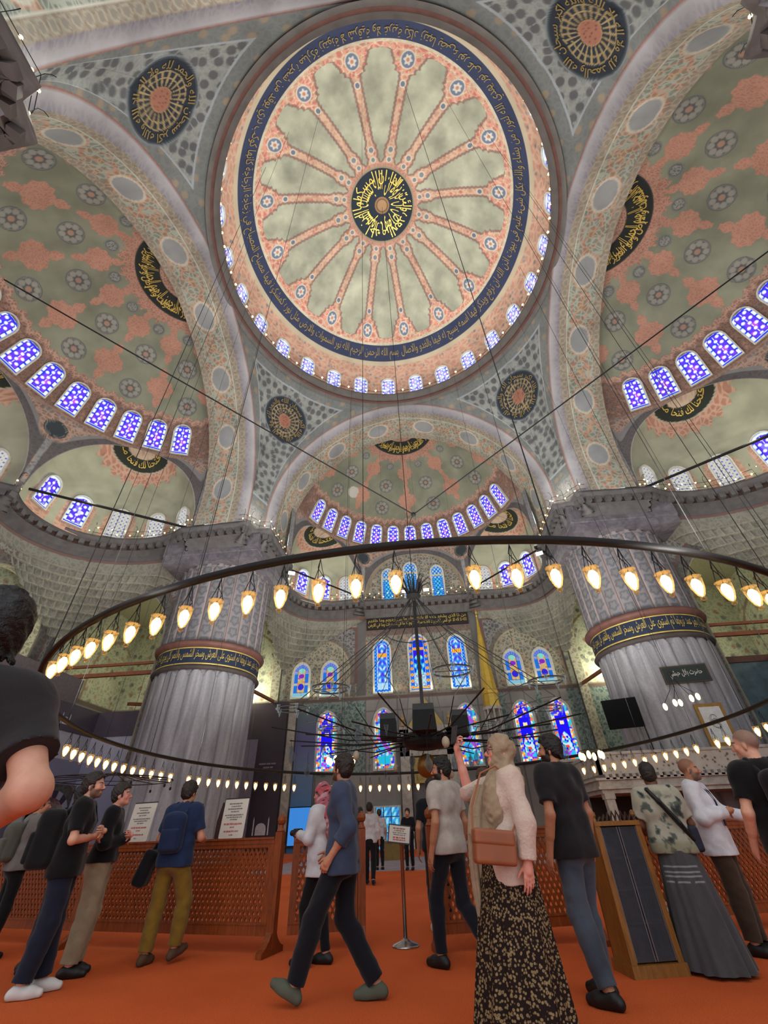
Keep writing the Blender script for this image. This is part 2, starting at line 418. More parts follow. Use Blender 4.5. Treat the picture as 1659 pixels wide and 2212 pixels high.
def build_main_dome():
    nu, nv = 1152, 420
    az = np.linspace(0, 2 * PI, nu, endpoint=False)
    el = np.concatenate([np.linspace(0.5, 25, 110), np.linspace(25.1, 62, 220), np.linspace(62.2, 90, 90)]) * PI / 180
    AZ, EL = np.meshgrid(az, el, indexing='ij')
    r = DR * np.cos(EL); P = np.stack([r * np.cos(AZ), r * np.sin(AZ), DZ + DR * np.sin(EL)], -1)
    x, y = P[..., 0], P[..., 1]
    pt = Paint(r.shape, (164, 170, 146))
    n = fbm(x * .9 + 20, y * .9 + 7, 3); n2 = fbm(x * 2.6 + 3, y * 2.6, 8)
    pt.mul(.80 + .42 * n + .10 * (n2 - .5))
    # window zone
    m = sstep(10.78, 10.82, r)
    flo = worley(AZ * 11.5 * 2.2, EL * DR * 2.2, 4)
    pt.put(m, (182, 130, 98), .35)
    pt.put(m * sstep(.26, .18, flo[0]) * (flo[2] > .45), (190, 92, 58))
    pt.put(m * sstep(.30, .2, flo[0]) * (flo[2] < .25), (120, 122, 128))
    # cream lines and blue writing band
    pt.put(sstep(10.58, 10.60, r) * sstep(10.84, 10.80, r), (186, 172, 140), 0)
    pt.put(sstep(9.78, 9.80, r) * sstep(10.62, 10.60, r), (30, 48, 92), 0)
    pt.put(sstep(9.64, 9.66, r) * sstep(9.80, 9.78, r), (190, 180, 150), .3)
    # sixteen ribs
    k = 2 * PI / 16; d = (AZ - PI / 2 - .0794) / k - .5; da = (d - np.round(d)) * k; t = np.abs(np.sin(da)) * r
    kr = [2.6, 2.95, 3.1, 3.3, 3.5, 3.7, 3.9, 4.15, 4.35, 7.8, 8.15, 8.3, 8.33, 8.6, 8.63, 8.95, 9.0, 9.28, 9.38, 9.44]
    kw = [1.2, .62, .50, .38, .42, .48, .40, .42, .28, .30, .34, .46, .62, .68, .84, .90, 1.02, 1.10, 1.4, 3.0]
    hw = np.interp(r, kr, kw) + .025 * np.sin(r * 22)
    inr = (r > 2.6) & (r < 9.66)
    rib = sstep(.03, -.03, t - hw) * inr
    edge = sstep(.11, .05, np.abs(t - hw + .02)) * inr
    pt.put(rib, (190, 140, 104), .35)
    wl = worley(x * 2.4, y * 2.4, 2)
    outer = rib * sstep(7.9, 8.2, r)
    pt.put(outer * sstep(.55, .28, wl[0]), (190, 82, 46), .6)
    pt.put(outer * sstep(.05, .0, wl[1] - wl[0] - .02), (214, 186, 150))
    inner = rib * sstep(8.0, 7.8, r)
    pt.put(inner * sstep(.30, .22, np.abs((r * 1.9) % 1 - .5)) * sstep(.16, .10, t) , (186, 140, 104))
    pt.put(inner * sstep(.36, .2, wl[0]) * (wl[2] > .55), (180, 84, 52))
    pt.put(edge * .8, (128, 92, 84), 0)
    for rc, rad, c1 in ((8.95, .43, (92, 112, 150)), (7.72, .17, (92, 110, 140)), (3.85, .2, (120, 128, 140)), (3.2, .17, (120, 128, 140))):
        dd = np.hypot(t, r - rc)
        pt.put(sstep(rad + .07, rad + .03, dd), (206, 200, 176), 0)
        pt.put(sstep(rad, rad - .05, dd), c1, 0)
        if rad > .3:
            an = np.arctan2(np.sin(da) * r, r - rc)
            pt.put(sstep(rad * .62, rad * .5, dd + .05 * np.cos(6 * an)) , (205, 205, 190))
            pt.put(sstep(.12, .08, dd), (190, 100, 70))
    # crown medallion
    pt.put(sstep(2.98, 2.92, r), (176, 104, 74), .3); pt.put(sstep(2.74, 2.70, r), (150, 140, 105), 0)
    pt.put(sstep(2.62, 2.58, r), (26, 46, 66), 0)
    pt.put(sstep(.62, .58, r), (150, 108, 50)); pt.put(sstep(.50, .46, r), (92, 58, 30)); pt.put(sstep(.42, .38, r), (168, 124, 56))
    uv = np.stack([AZ * 9.5, EL * DR], -1)
    me = grid_mesh('ceiling', P, uv, pt.c, close_u=True, flip=True)
    o = link('ceiling', me, PLASTER); struct(o, 'great central dome painted with sixteen red ribs and a navy writing band', 'dome')
    band = ('\u0628\u0633\u0645 \u0627\u0644\u0644\u0647 \u0627\u0644\u0631\u062d\u0645\u0646 \u0627\u0644\u0631\u062d\u064a\u0645 \u0627\u0644\u0644\u0647 \u0646\u0648\u0631 \u0627\u0644\u0633\u0645\u0648\u0627\u062a \u0648\u0627\u0644\u0627\u0631\u0636 '
            '\u0645\u062b\u0644 \u0646\u0648\u0631\u0647 \u0643\u0645\u0634\u0643\u0648\u0629 \u0641\u064a\u0647\u0627 \u0645\u0635\u0628\u0627\u062d \u0627\u0644\u0645\u0635\u0628\u0627\u062d \u0641\u064a \u0632\u062c\u0627\u062c\u0629 \u0627\u0644\u0632\u062c\u0627\u062c\u0629 \u0643\u0627\u0646\u0647\u0627 \u0643\u0648\u0643\u0628 \u062f\u0631\u064a '
            '\u064a\u0648\u0642\u062f \u0645\u0646 \u0634\u062c\u0631\u0629 \u0645\u0628\u0627\u0631\u0643\u0629 \u0632\u064a\u062a\u0648\u0646\u0629 \u0644\u0627 \u0634\u0631\u0642\u064a\u0629 \u0648\u0644\u0627 \u063a\u0631\u0628\u064a\u0629 \u064a\u0643\u0627\u062f \u0632\u064a\u062a\u0647\u0627 \u064a\u0636\u0649\u0621 '
            '\u0646\u0648\u0631 \u0639\u0644\u0649 \u0646\u0648\u0631 \u064a\u0647\u062f\u064a \u0627\u0644\u0644\u0647 \u0644\u0646\u0648\u0631\u0647 \u0645\u0646 \u064a\u0634\u0627\u0621 \u0648\u0627\u0644\u0644\u0647 \u0628\u0643\u0644 \u0634\u0649\u0621 \u0639\u0644\u064a\u0645 '
            '\u0641\u064a \u0628\u064a\u0648\u062a \u0627\u0630\u0646 \u0627\u0644\u0644\u0647 \u0627\u0646 \u062a\u0631\u0641\u0639 \u0648\u064a\u0630\u0643\u0631 \u0641\u064a\u0647\u0627 \u0627\u0633\u0645\u0647 \u064a\u0633\u0628\u062d \u0644\u0647 \u0641\u064a\u0647\u0627 \u0628\u0627\u0644\u063a\u062f\u0648 \u0648\u0627\u0644\u0627\u0635\u0627\u0644')
    ring_text('calligraphy_band', shape_ar(band), GOLD_DULL, o, PI / 2 - .03, PI / 2 + 2 * PI - .06, lambda a, v: dome_point(10.53 - .66 * v, a, .05))
    t1 = shape_ar('\u0627\u0646 \u0627\u0644\u0644\u0647 \u064a\u0645\u0633\u0643 \u0627\u0644\u0633\u0645\u0648\u0627\u062a \u0648\u0627\u0644\u0627\u0631\u0636 \u0627\u0646 \u062a\u0632\u0648\u0644\u0627')
    t2 = shape_ar('\u0648\u0644\u0626\u0646 \u0632\u0627\u0644\u062a\u0627 \u0627\u0646 \u0627\u0645\u0633\u0643\u0647\u0645\u0627 \u0645\u0646 \u0627\u062d\u062f \u0645\u0646 \u0628\u0639\u062f\u0647')
    g2 = plain('bright_gilded_writing', (222, 198, 96), .35, .3, .1, 3)
    ring_text('calligraphy_rosette', t1, g2, o, -PI / 2 + .6, -PI / 2 + .6 - 2 * PI + .05, lambda a, v: dome_point(.75 + 1.72 * v, a, .05))
    ring_text('calligraphy_rosette', t2, g2, o, .3, .3 - 2 * PI + .05, lambda a, v: dome_point(1.5 + 1.02 * v, a, .06))
    return o
MAIN_DOME = build_main_dome()

def profile_ring(name, prof, mat, n=256, closed=True):
    """sweep of (r,z) points round the dome axis"""
    a = np.linspace(0, 2 * PI, n, endpoint=False); prof = np.array(prof)
    P = np.stack([np.outer(np.cos(a), prof[:, 0]), np.outer(np.sin(a), prof[:, 0]), np.tile(prof[:, 1], (n, 1))], -1)
    return link(name, grid_mesh(name, P, close_u=True, smooth=False), mat)
o = profile_ring('trim_1', [(11.9, 32.1), (10.83, 32.05), (10.83, 31.85), (11.0, 31.75), (11.02, 31.55), (11.25, 31.45), (11.28, 31.2), (11.5, 31.1)], GREY_STONE)
struct(o, 'grey stone cornice ring at the foot of the great dome', 'cornice')
o = profile_ring('trim_2', [(11.20, 31.46), (11.10, 31.38), (11.14, 31.28), (11.3, 31.26)], RED_STONE)
struct(o, 'thin dusky red moulding under the great dome cornice', 'moulding')

# ---------------- great arches
AW, AZ0, AE = 10.6, 20.0, 1.05
ZS = 18.0
def arch_curve(n, off=0.0, zs=ZS, w=AW, z0=AZ0, e=AE):
    """right half from the springing to the crown: (h, z) points; off moves the curve inward"""
    R = w + e - off; phi = math.acos(e / R)
    n1 = max(3, n // 8)
    zz = np.linspace(zs, z0, n1, endpoint=False); a = np.linspace(0, phi, n - n1)
    h = np.concatenate([np.full(n1, w - off), R * np.cos(a) - e]); z = np.concatenate([zz, z0 + R * np.sin(a)])
    return np.stack([h, z], -1)
def arch_full(n, off=0.0, **k):
    c = arch_curve(n, off, **k); l = c[::-1].copy(); l[:, 0] *= -1
    return np.concatenate([c, l[1:]])          # right foot over the crown to the left foot
ARCHES = {  # direction name: (outward unit, lateral unit, plane distance, lateral centre)
    'front': ((0, 1), (1, 0), 11.6, -.1), 'left': ((-1, 0), (0, 1), 11.2, -.7), 'right': ((1, 0), (0, 1), 11.2, -.7), 'rear': ((0, -1), (1, 0), 11.5, 0.0)}
def at_dir(dname, out, lat, z):
    o_, l_, pd, lc = ARCHES[dname]
    out = np.asarray(out, float); lat = np.asarray(lat, float); z = np.asarray(z, float) + 0 * out * lat
    return np.stack([o_[0] * out + l_[0] * (lat + lc), o_[1] * out + l_[1] * (lat + lc), z], -1)
def build_arch(dname, depth, label):
    n = 220
    # cross-section: (depth, inward offset)
    prof = [(0, .0), (.02, .04), (.12, .12), (.16, .14), (.55, .58), (.60, .62)] + [(.6 + (depth - .6) * i / 44, .62 + .03 * i / 44) for i in range(1, 45)]
    rows = []
    for d, off in prof:
        c = arch_full(n, off); rows.append(at_dir(dname, ARCHES[dname][2] + d, c[:, 0], c[:, 1]))
    P = np.stack(rows, 1)                              # along, across
    c = arch_full(n, .5); s = np.concatenate([[0], np.cumsum(np.hypot(*np.diff(c, axis=0).T))])
    S = np.repeat(s[:, None], len(prof), 1); D = np.repeat(np.array([p[0] for p in prof])[None], len(s), 0)
    mid = s[-1] / 2; SS = S - mid
    pt = Paint(S.shape, (150, 138, 118), .2)
    pt.put(D < .11, (150, 96, 84), .1); pt.put((D > .11) & (D < .18), (176, 176, 182), 0)
    lav = (D > .17) & (D < .58); pt.put(lav, (136, 132, 146), .25)
    v = (SS / 1.15) % 1 - .5
    pt.put(lav * sstep(.16, .10, np.hypot(v * 1.15, (D - .37))), (166, 166, 178)); pt.put(lav * sstep(.10, .06, np.hypot(v * 1.15, (D - .37))), (118, 104, 110))
    t = (D - .6) / (depth - .6)
    egg = ((t > 0) & (t < .17)) | (t > .84)
    pt.put(egg, (148, 132, 108), .25)
    tc = np.where(t < .5, .085, .92); ve = (SS / .62) % 1 - .5
    de = np.hypot(ve * .62 / .22, (t - tc) * (depth - .6) / .19)
    pt.put(egg * sstep(1.15, 1.0, de), (178, 168, 142), 0); pt.put(egg * sstep(.8, .7, de), (150, 142, 124), 0)
    pt.put(((t > .17) & (t < .19)) | ((t > .82) & (t < .84)), (206, 204, 184), 0)
    flo = (t > .19) & (t < .82)
    pt.put(flo, (138, 148, 132), .6)
    per = 4.4; vc = (SS / per) % 1 - .5; cx = vc * per; cy = (t - .505) * (depth - .6)
    w1 = worley(SS * 1.6 + 3, D * 1.6, 6); nz = fbm(SS * 1.8, D * 1.8, 2)
    pt.put(flo * sstep(.40, .24, w1[0]) * (w1[2] > .5), (164, 118, 84), .5)
    wav = np.abs(cy - .42 * np.sin(2 * PI * SS / per * 2)) ; pt.put(flo * sstep(.13, .07, wav) , (166, 116, 80), .4)
    ov = np.hypot(cx / .85, cy / .62) + .10 * (nz - .5)
    pt.put(flo * sstep(1.38, 1.30, ov) , (172, 124, 88), .5); pt.put(flo * sstep(1.22, 1.16, ov), (194, 190, 168), .2)
    pt.put(flo * sstep(1.02, .98, ov), (150, 156, 158), 0)
    cx2 = ((SS / per + .5) % 1 - .5) * per; o2 = np.hypot(cx2 / .8, cy / .6) + .2 * (nz - .5)
    pt.put(flo * sstep(.12, .06, np.abs(o2 - 1.05)), (168, 118, 84), .5); pt.put(flo * sstep(.42, .36, o2), (166, 128, 84), .5)
    pt.mul(.90 + .2 * fbm(SS * .7, D * .7 + 9, 5))
    uv = np.stack([S, D], -1)
    me = grid_mesh('arch', P, uv, pt.c, flip=(dname in ('front', 'left')))
    return struct(link('ceiling', me, PLASTER_FINE), label, 'arch')
build_arch('front', 3.6, 'great painted arch over the mihrab side, nearest the far half dome')
build_arch('left', 3.4, 'great painted arch rising on the left side of the nave')
build_arch('right', 3.4, 'great painted arch rising on the right side of the nave')
build_arch('rear', 3.4, 'great painted arch overhead at the top of the photo')

# ---------------- pendentives
def arch_height_at(lat):
    """z of the arch edge at lateral distance lat (array)"""
    R = AW + AE; l = np.minimum(np.abs(lat), AW)
    return AZ0 + np.sqrt(np.maximum(R * R - (l + AE) ** 2, 0))
def build_pendentive(side, fwd, label):
    """side: 'left'/'right', fwd: 'front'/'rear'"""
    n, m = 260, 150
    sx = -1 if side == 'left' else 1; sy = 1 if fwd == 'front' else -1
    X = ARCHES[side][2]; Y = ARCHES[fwd][2]; cyc = ARCHES[side][3]; cxc = ARCHES[fwd][3]
    # bottom edge: along the front arch from its crown to its foot, across the pier corner, up the side arch
    c = arch_curve(130); c = c[c[:, 1] >= AZ0 - 1e-6][::-1]; e1 = np.stack([sx * c[:, 0] + cxc, np.full(len(c), sy * Y), c[:, 1]], -1)
    c2 = c[::-1]; e2 = np.stack([np.full(len(c2), sx * X), sy * c2[:, 0] + cyc, c2[:, 1]], -1)
    cl = np.linspace(0, 1, 14)[1:-1, None]; B = np.concatenate([e1, e1[-1:] * (1 - cl) + e2[:1] * cl, e2])
    foot = (e1[-1], e2[0])
    az = np.arctan2(B[:, 1], B[:, 0]); azu = np.unwrap(az)
    az_f = PI / 2 * sy; az_s = PI if sx < 0 else 0.0
    a0, a1 = azu[0], azu[-1]
    rt = 11.45; T = np.stack([rt * np.cos(azu), rt * np.sin(azu), np.full(len(azu), 31.4)], -1)
    B[:, 2] = np.minimum(B[:, 2], 31.35)
    v = np.linspace(0, 1, m) ** 1.0
    P = T[:, None] * (1 - v[None, :, None]) + B[:, None] * v[None, :, None]
    # push out to a sphere-like bulge
    Cc = np.array([0, 0, 20.0]); d = P - Cc; L = np.linalg.norm(d, axis=-1)
    LT = np.linalg.norm(T - Cc, axis=-1); LB = np.linalg.norm(B - Cc, axis=-1)
    Lt = LT[:, None] * (1 - v) + LB[:, None] * v
    P = Cc + d / L[..., None] * Lt[..., None]
    # painting, in coordinates of the corner diagonal: hx across, hz up
    diag = np.array([sx, sy]) / math.sqrt(2); lat = np.array([-diag[1], diag[0]])
    hx = P[..., 0] * lat[0] + P[..., 1] * lat[1]; hz = P[..., 2]
    rad = np.hypot(P[..., 0], P[..., 1])
    pt = Paint(hx.shape, (122, 130, 130), .1)
    # distance to the edges in metres
    Ltot = np.linalg.norm(T - B, axis=-1)[:, None] + 0 * v
    dT = v * Ltot
    db1 = np.abs(sy * Y - P[..., 1]); db2 = np.abs(sx * X - P[..., 0])
    hzE1 = P[..., 2] - arch_height_at(P[..., 0] - cxc) ; hzE2 = P[..., 2] - arch_height_at(P[..., 1] - cyc)
    dE = np.minimum((1 - v) * Ltot + 0 * hx, 9)
    dEb = np.minimum(np.where(db1 < 3.0, db1, 9), np.where(db2 < 3.0, db2, 9))
    edge = np.minimum(dT, dE)
    tri = sstep(1.0, 1.06, dT) * sstep(1.12, 1.2, dE)
    ucell = hx * 1.75; vcell = hz * 1.75
    w = worley(ucell, vcell, 3)
    # border with small flowers
    fl_ = worley(hx * 1.1 + 9, hz * 1.1, 12)
    pt.put((1 - tri) * sstep(.26, .16, fl_[0]) * (fl_[2] > .3), (158, 142, 116), 0)
    pt.put(tri, (142, 152, 150), .25)
    pt.put(tri * sstep(.44, .30, w[0]), (102, 106, 110), 0)
    pt.put(tri * sstep(.10, .03, w[1] - w[0]), (156, 162, 160), 0)
    lines = (np.abs(dT - 1.03) < .07) * (dE > 1.1) + (np.abs(dE - 1.16) < .08) * (dT > 1.0)
    pt.put(lines, (162, 176, 184), 0)
    # medallion
    zc = 28.35; ac = sx * 0
    md = np.hypot(hx, (hz - zc) * 1.16)
    pt.put(sstep(2.02, 1.98, md), (128, 142, 148), 0); pt.put(sstep(1.93, 1.89, md), (70, 84, 92), 0); pt.put(sstep(1.84, 1.80, md), (42, 54, 70), 0)
    pt.put((np.abs(md - .98) < .03) + (np.abs(md - 1.28) < .03), (168, 146, 84), 0)
    an = np.arctan2(hz - zc, hx)
    pt.put((md > .6) * (md < 1.3) * sstep(.22, .12, np.abs((an / (2 * PI) * 22) % 1 - .5)), (170, 146, 82), 0)
    pt.put(sstep(.60, .56, md), (176, 126, 62), 0); pt.put(sstep(.54, .50, md), (168, 92, 48), 0)
    pt.put(sstep(.5, .46, md) * sstep(.3, .1, worley(hx * 5, hz * 5, 1)[0]), (120, 58, 36), 0)
    pt.mul(.92 + .16 * fbm(hx * .6, hz * .6, 3))
    uv = np.stack([hx, hz], -1)
    flip = (sx * sy > 0)
    me = grid_mesh('pendentive', P, uv, pt.c, flip=flip)
    o = struct(link('ceiling', me, PLASTER_FINE), label, 'pendentive')
    fa, fb = foot; q = np.linspace(0, 1, 12)[:, None]; ln = fa * (1 - q) + fb * q
    P2 = np.stack([ln * [1, 1, 0] + [0, 0, 17.9], ln * [1, 1, 0] + [0, 0, 20.05]], 1)
    link('corner_foot', grid_mesh('corner_foot', P2, np.stack([np.repeat(q, 2, 1) * 2, P2[..., 2]], -1), Paint((12, 2), (128, 128, 130), .3).c, flip=flip), PLASTER_FINE, o)
    # gilded writing round the medallion
    zc_ = zc
    def on_surface(x_, z_):
        # walk along the spherical pendentive: radius measured from (0,0,20)
        Rs = 15.0; r_ = np.sqrt(np.maximum(Rs ** 2 - (z_ - 20) ** 2, 1)); dd = np.sqrt(np.maximum(r_ ** 2 - x_ ** 2, .1))
        return np.stack([diag[0] * dd + lat[0] * x_, diag[1] * dd + lat[1] * x_, z_], -1)
    # sample actual grid for placement
    flat = P.reshape(-1, 3); fx = hx.ravel(); fz = hz.ravel()
    sel = np.hypot(fx, fz - zc_) < 2.6; fx, fz, fp = fx[sel], fz[sel], flat[sel]
    def proj_pts(x_, z_):
        out = np.empty((len(x_), 3)); dd = fp @ np.array([diag[0], diag[1], 0])
        A = np.c_[np.ones(len(fx)), fx, fz - zc_, fx ** 2, fx * (fz - zc_), (fz - zc_) ** 2]
        k, *_ = np.linalg.lstsq(A, dd, rcond=None)
        q = np.c_[np.ones(len(x_)), x_, z_ - zc_, x_ ** 2, x_ * (z_ - zc_), (z_ - zc_) ** 2] @ k - .07
        return np.stack([diag[0] * q + lat[0] * x_, diag[1] * q + lat[1] * x_, z_], -1)
    body = shape_ar('\u0633\u0628\u062d\u0627\u0646 \u0627\u0644\u0644\u0647 \u0648\u0627\u0644\u062d\u0645\u062f \u0644\u0644\u0647 \u0648\u0644\u0627 \u0627\u0644\u0647 \u0627\u0644\u0627 \u0627\u0644\u0644\u0647 \u0648\u0627\u0644\u0644\u0647 \u0627\u0643\u0628\u0631')
    sgn = 1 if (lat[0] * -diag[1] + lat[1] * diag[0]) > 0 else -1
    # seen from inside, +hx runs to the viewer's left
    warp_text('calligraphy_rosette', body, lambda u, vv: proj_pts(-(1.28 + .5 * vv) * np.cos(2 * PI * (.98 * (1 - u)) + .7), zc_ + (1.28 + .5 * vv) * np.sin(2 * PI * (.98 * (1 - u)) + .7) / 1.16), GOLD_DULL, o)
    return o
build_pendentive('left', 'front', 'grey pendentive with gold roundel, far left corner under the dome')
build_pendentive('right', 'front', 'grey pendentive with gold roundel, far right corner under the dome')
build_pendentive('left', 'rear', 'grey pendentive with gold roundel, near left corner under the dome')
build_pendentive('right', 'rear', 'grey pendentive with gold roundel, near right corner under the dome')

# ---------------- half domes with their windows and exedrae
class Half:
    def __init__(s, dname, oc, lc, w, z0, e, zb, sectors, nwin, win_step, win_off):
        s.d = dname; s.oc = oc; s.lc = lc; s.w = w; s.z0 = z0; s.e = e; s.zb = zb; s.sectors = sectors
        s.Rm = w + e; s.zcrown = z0 + math.sqrt(s.Rm ** 2 - e ** 2)
        s.Rb = math.sqrt(s.Rm ** 2 - (zb - z0) ** 2) - e
        s.nwin, s.win_step, s.win_off = nwin, win_step, win_off
    def pt(s, phi, r, z):
        """phi: 0 straight out, positive to +lateral"""
        phi = np.asarray(phi, float); o_, l_, pd, lc = ARCHES[s.d]
        out = s.oc + r * np.cos(phi); lat = r * np.sin(phi) + s.lc
        z = np.asarray(z, float) + 0 * out
        return np.stack([o_[0] * out + l_[0] * lat, o_[1] * out + l_[1] * lat, z], -1)
    def prof(s, g):
        """g angle on the profile from the springing: returns r, z"""
        return s.Rm * np.cos(g) - s.e, s.z0 + s.Rm * np.sin(g)
FRONT = Half('front', 14.3, -.1, 10.1, 20.6, .6, 23.9, [(-86, -30, 23.75), (-30, 30, 23.2), (30, 86, 23.75)], 13, 11.33, 0)
LEFT = Half('left', 14.0, -.7, 11.0, 20.3, .6, 24.6, [(-86, -28, 24.45), (-28, 28, 24.3), (28, 86, 24.45)], 14, 11.0, -.5)
RIGHT = Half('right', 14.0, -.7, 11.0, 20.3, .6, 24.6, [(-86, -28, 24.45), (-28, 28, 24.3), (28, 86, 24.45)], 14, 11.0, -.5)
def sector_arch(phi_deg, sec, zs=ZS):
    a, b, zc = sec; u = (phi_deg - (a + b) / 2) / ((b - a) / 2)
    u = np.clip(np.abs(u) / .96, 0, 1)
    return zs + (zc - zs) * np.sqrt(np.maximum(1 - u ** 2.15, 0)) ** 1.0

def build_half(H, label):
    flip = H.d in ('front', 'left')
    nu, nv = 420, 260
    phi = np.linspace(-93, 93, nu) * PI / 180
    gb = math.asin((H.zb - H.z0) / H.Rm); gt = math.acos(H.e / H.Rm)
    g = np.linspace(gb, gt, nv); PH, G = np.meshgrid(phi, g, indexing='ij')
    r, z = H.prof(G); P = H.pt(PH, r, z)
    s = (gt - G) * H.Rm                             # distance from the crown
    stot = (gt - gb) * H.Rm
    q = r * PH                                      # metres sideways
    X = r * np.sin(PH); Yv = r * np.cos(PH)
    pt = Paint(r.shape, (134, 140, 114))
    pt.mul(.86 + .30 * fbm(X * .8 + 4, Yv * .8, 2))
    # faint seams
    # window belt with a ragged upper edge
    belt = stot - 3.15; rag = .28 * np.abs(((PH * 180 / PI) / 2.2) % 2 - 1) + .5 * np.abs(((PH * 180 / PI) / H.win_step + .5 + H.win_off) % 1 - .5)
    mb = sstep(-.06, .06, s - belt - rag + .2)
    w = worley(q * 2.2, s * 2.2, 5)
    pt.put(mb, (122, 82, 64), .25); pt.put(mb * sstep(.35, .2, w[0]) * (w[2] > .5), (150, 100, 76)); pt.put(mb * sstep(.3, .2, w[0]) * (w[2] < .16), (106, 106, 106))
    pt.put(mb * sstep(.3, .0, s - belt - rag - .05), (160, 104, 78), .6)
    # crown medallion: orange halo, navy crescent
    sp = 3.55 + .38 * np.abs(((PH * 180 / PI) / 9) % 2 - 1) + .12 * np.sin(PH * 60)
    pt.put(sstep(.05, -.05, s - sp), (166, 98, 64), .4)
    pt.put(sstep(3.02, 2.97, s), (58, 66, 62), 0); pt.put(sstep(2.94, 2.9, s), (40, 46, 44), 0)
    pt.put(sstep(1.55, 1.5, s), (156, 96, 66), .6)
    # cartouches and roundels
    def roundel(ph0, s0, rad, dark=True):
        dp = (PH * 180 / PI - ph0) * PI / 180; dx = r * dp; dy = s - s0; d = np.hypot(dx, dy); an = np.arctan2(dy, dx)
        pt.put(sstep(rad, rad - .05, d), (92, 98, 98), .0)
        pt.put(sstep(.05, .0, np.abs(d - rad * .86)) , (132, 138, 132))
        if rad > .5:
            pt.put(sstep(.1, .04, np.hypot(d - rad * .6, rad * .6 * (((an / (2 * PI) * 8) % 1) - .5) * .78) - .1), (150, 150, 138))
            pt.put(sstep(rad * .28, rad * .2, d), (168, 122, 92))
        else: pt.put(sstep(rad * .75, rad * .6, d), (112, 118, 116), .5)
    def cart(ph0, s0, L, Wd):
        dp = (PH * 180 / PI - ph0) * PI / 180; dx = r * dp; dy = s - s0
        an = np.arctan2(dy, dx); body = np.hypot(dx / Wd, dy / (L * .55)) - 1 - .07 * np.cos(10 * an)
        tip = np.hypot(dx / (Wd * .33), (np.abs(dy) - L * .80) / (L * .25)) - 1
        neck = np.maximum(np.abs(dx) - Wd * .14, np.abs(dy) - L * 1.12)
        m = np.minimum(np.minimum(body, tip), neck)
        pt.put(sstep(.07, -.02, m), (178, 108, 70), .22)
    k5 = [-80, -40, 0, 40, 80] if H.d == 'front' else [-84, -56, -28, 0, 28, 56, 84]
    k4 = [-60, -20, 20, 60] if H.d == 'front' else [-70, -42, -14, 14, 42, 70]
    for a in k5: cart(a, 5.0, 1.25, .72); cart(a, 7.9 if H.d == 'front' else 8.3, 1.35, .88)
    for a in k4: roundel(a, 4.3, .42); roundel(a, 6.4, .72); roundel(a * 1.02, 9.2 if H.d != 'front' else 8.7, .74)
    if H.d == 'front':
        dp = (PH * 180 / PI + 48) * PI / 180; dd = np.hypot(r * dp, s - 8.0); pt.put(sstep(.62, .5, dd + .25 * (fbm(q * 3, s * 3, 3) - .5)), (196, 194, 184), 0)
    uv = np.stack([q, s], -1)
    me = grid_mesh('half_dome', P, uv, pt.c, flip=flip)
    o = struct(link('ceiling', me, PLASTER_X), label, 'half dome')
    # gilded crescent of writing at the crown
    body = shape_ar('\u0627\u0644\u0644\u0647 \u0646\u0648\u0631 \u0627\u0644\u0633\u0645\u0648\u0627\u062a \u0648\u0627\u0644\u0627\u0631\u0636 \u0648\u0647\u0648 \u0627\u0644\u0639\u0632\u064a\u0632 \u0627\u0644\u062d\u0643\u064a\u0645')
    sg = 1 if H.d == 'front' else (-1 if H.d == 'right' else 1)
    body2 = shape_ar('\u0628\u0633\u0645 \u0627\u0644\u0644\u0647 \u0627\u0644\u0631\u062d\u0645\u0646 \u0627\u0644\u0631\u062d\u064a\u0645 \u0627\u0644\u062d\u0645\u062f \u0644\u0644\u0647 \u0631\u0628 \u0627\u0644\u0639\u0627\u0644\u0645\u064a\u0646')
    def cres(u, v, s0, s1):
        dirn = 1 if H.d != 'left' else 1
        ph = (u - .5) * 2 * 88 * PI / 180 * (1 if H.d in ('front',) else (-1 if H.d == 'right' else 1))
        ss = s1 + (s0 - s1) * v; gg = gt - ss / H.Rm; rr, zz = H.prof(gg)
        n_ = .06
        return H.pt(ph, rr - n_ * .6, zz - n_)
    warp_text('calligraphy_crescent', body2, lambda u, v: cres(u, v, 1.6, 2.85), GOLD, o)
    warp_text('calligraphy_crescent', body, lambda u, v: cres(u, v, 2.1, 2.9), GOLD, o)
    # lower zone between the windows and the exedra arches
    nu2, nv2 = 420, 60
    ph_all = []
    zlow = []
    pd = np.linspace(-90, 90, nu2); zl = np.full(nu2, ZS)
    for sec in H.sectors:
        m = (pd >= sec[0]) & (pd <= sec[1]); zl[m] = sector_arch(pd[m], sec)
    v = np.linspace(0, 1, nv2); Z = zl[:, None] * (1 - v) + H.zb * v
    PH2 = np.repeat((pd * PI / 180)[:, None], nv2, 1)
    P2 = H.pt(PH2, H.Rb, Z)
    dz = Z - zl[:, None]; q2 = PH2 * H.Rb
    # approximate distance to the arch edge
    gz = np.gradient(zl, pd * PI / 180 * H.Rb); da = dz / np.sqrt(1 + np.minimum(np.abs(gz), 12)[:, None] ** 2)
    pt = Paint(Z.shape, (128, 132, 136), .35)
    pt.put(sstep(1.15, 1.1, da), (152, 112, 92), .6); pt.put(sstep(.75, .7, da), (140, 140, 140), 0); pt.put(sstep(.52, .48, da), (96, 92, 94), .1); pt.put(sstep(.06, .03, da), (150, 148, 140))
    pt.put(sstep(.30, .24, H.zb - Z), (150, 112, 92), .3)
    for b in (H.sectors[0][1], H.sectors[1][1]):
        d = np.hypot((pd[:, None] - b) * PI / 180 * H.Rb, Z - (H.zb - 1.45))
        pt.put(sstep(1.0, .95, d), (160, 118, 92), .5); pt.put(sstep(.72, .68, d), (58, 70, 76), 0); pt.put((np.abs(d - .6) < .03), (120, 130, 128))
    me = grid_mesh('exedra_wall', P2, np.stack([q2, Z], -1), pt.c, flip=flip)
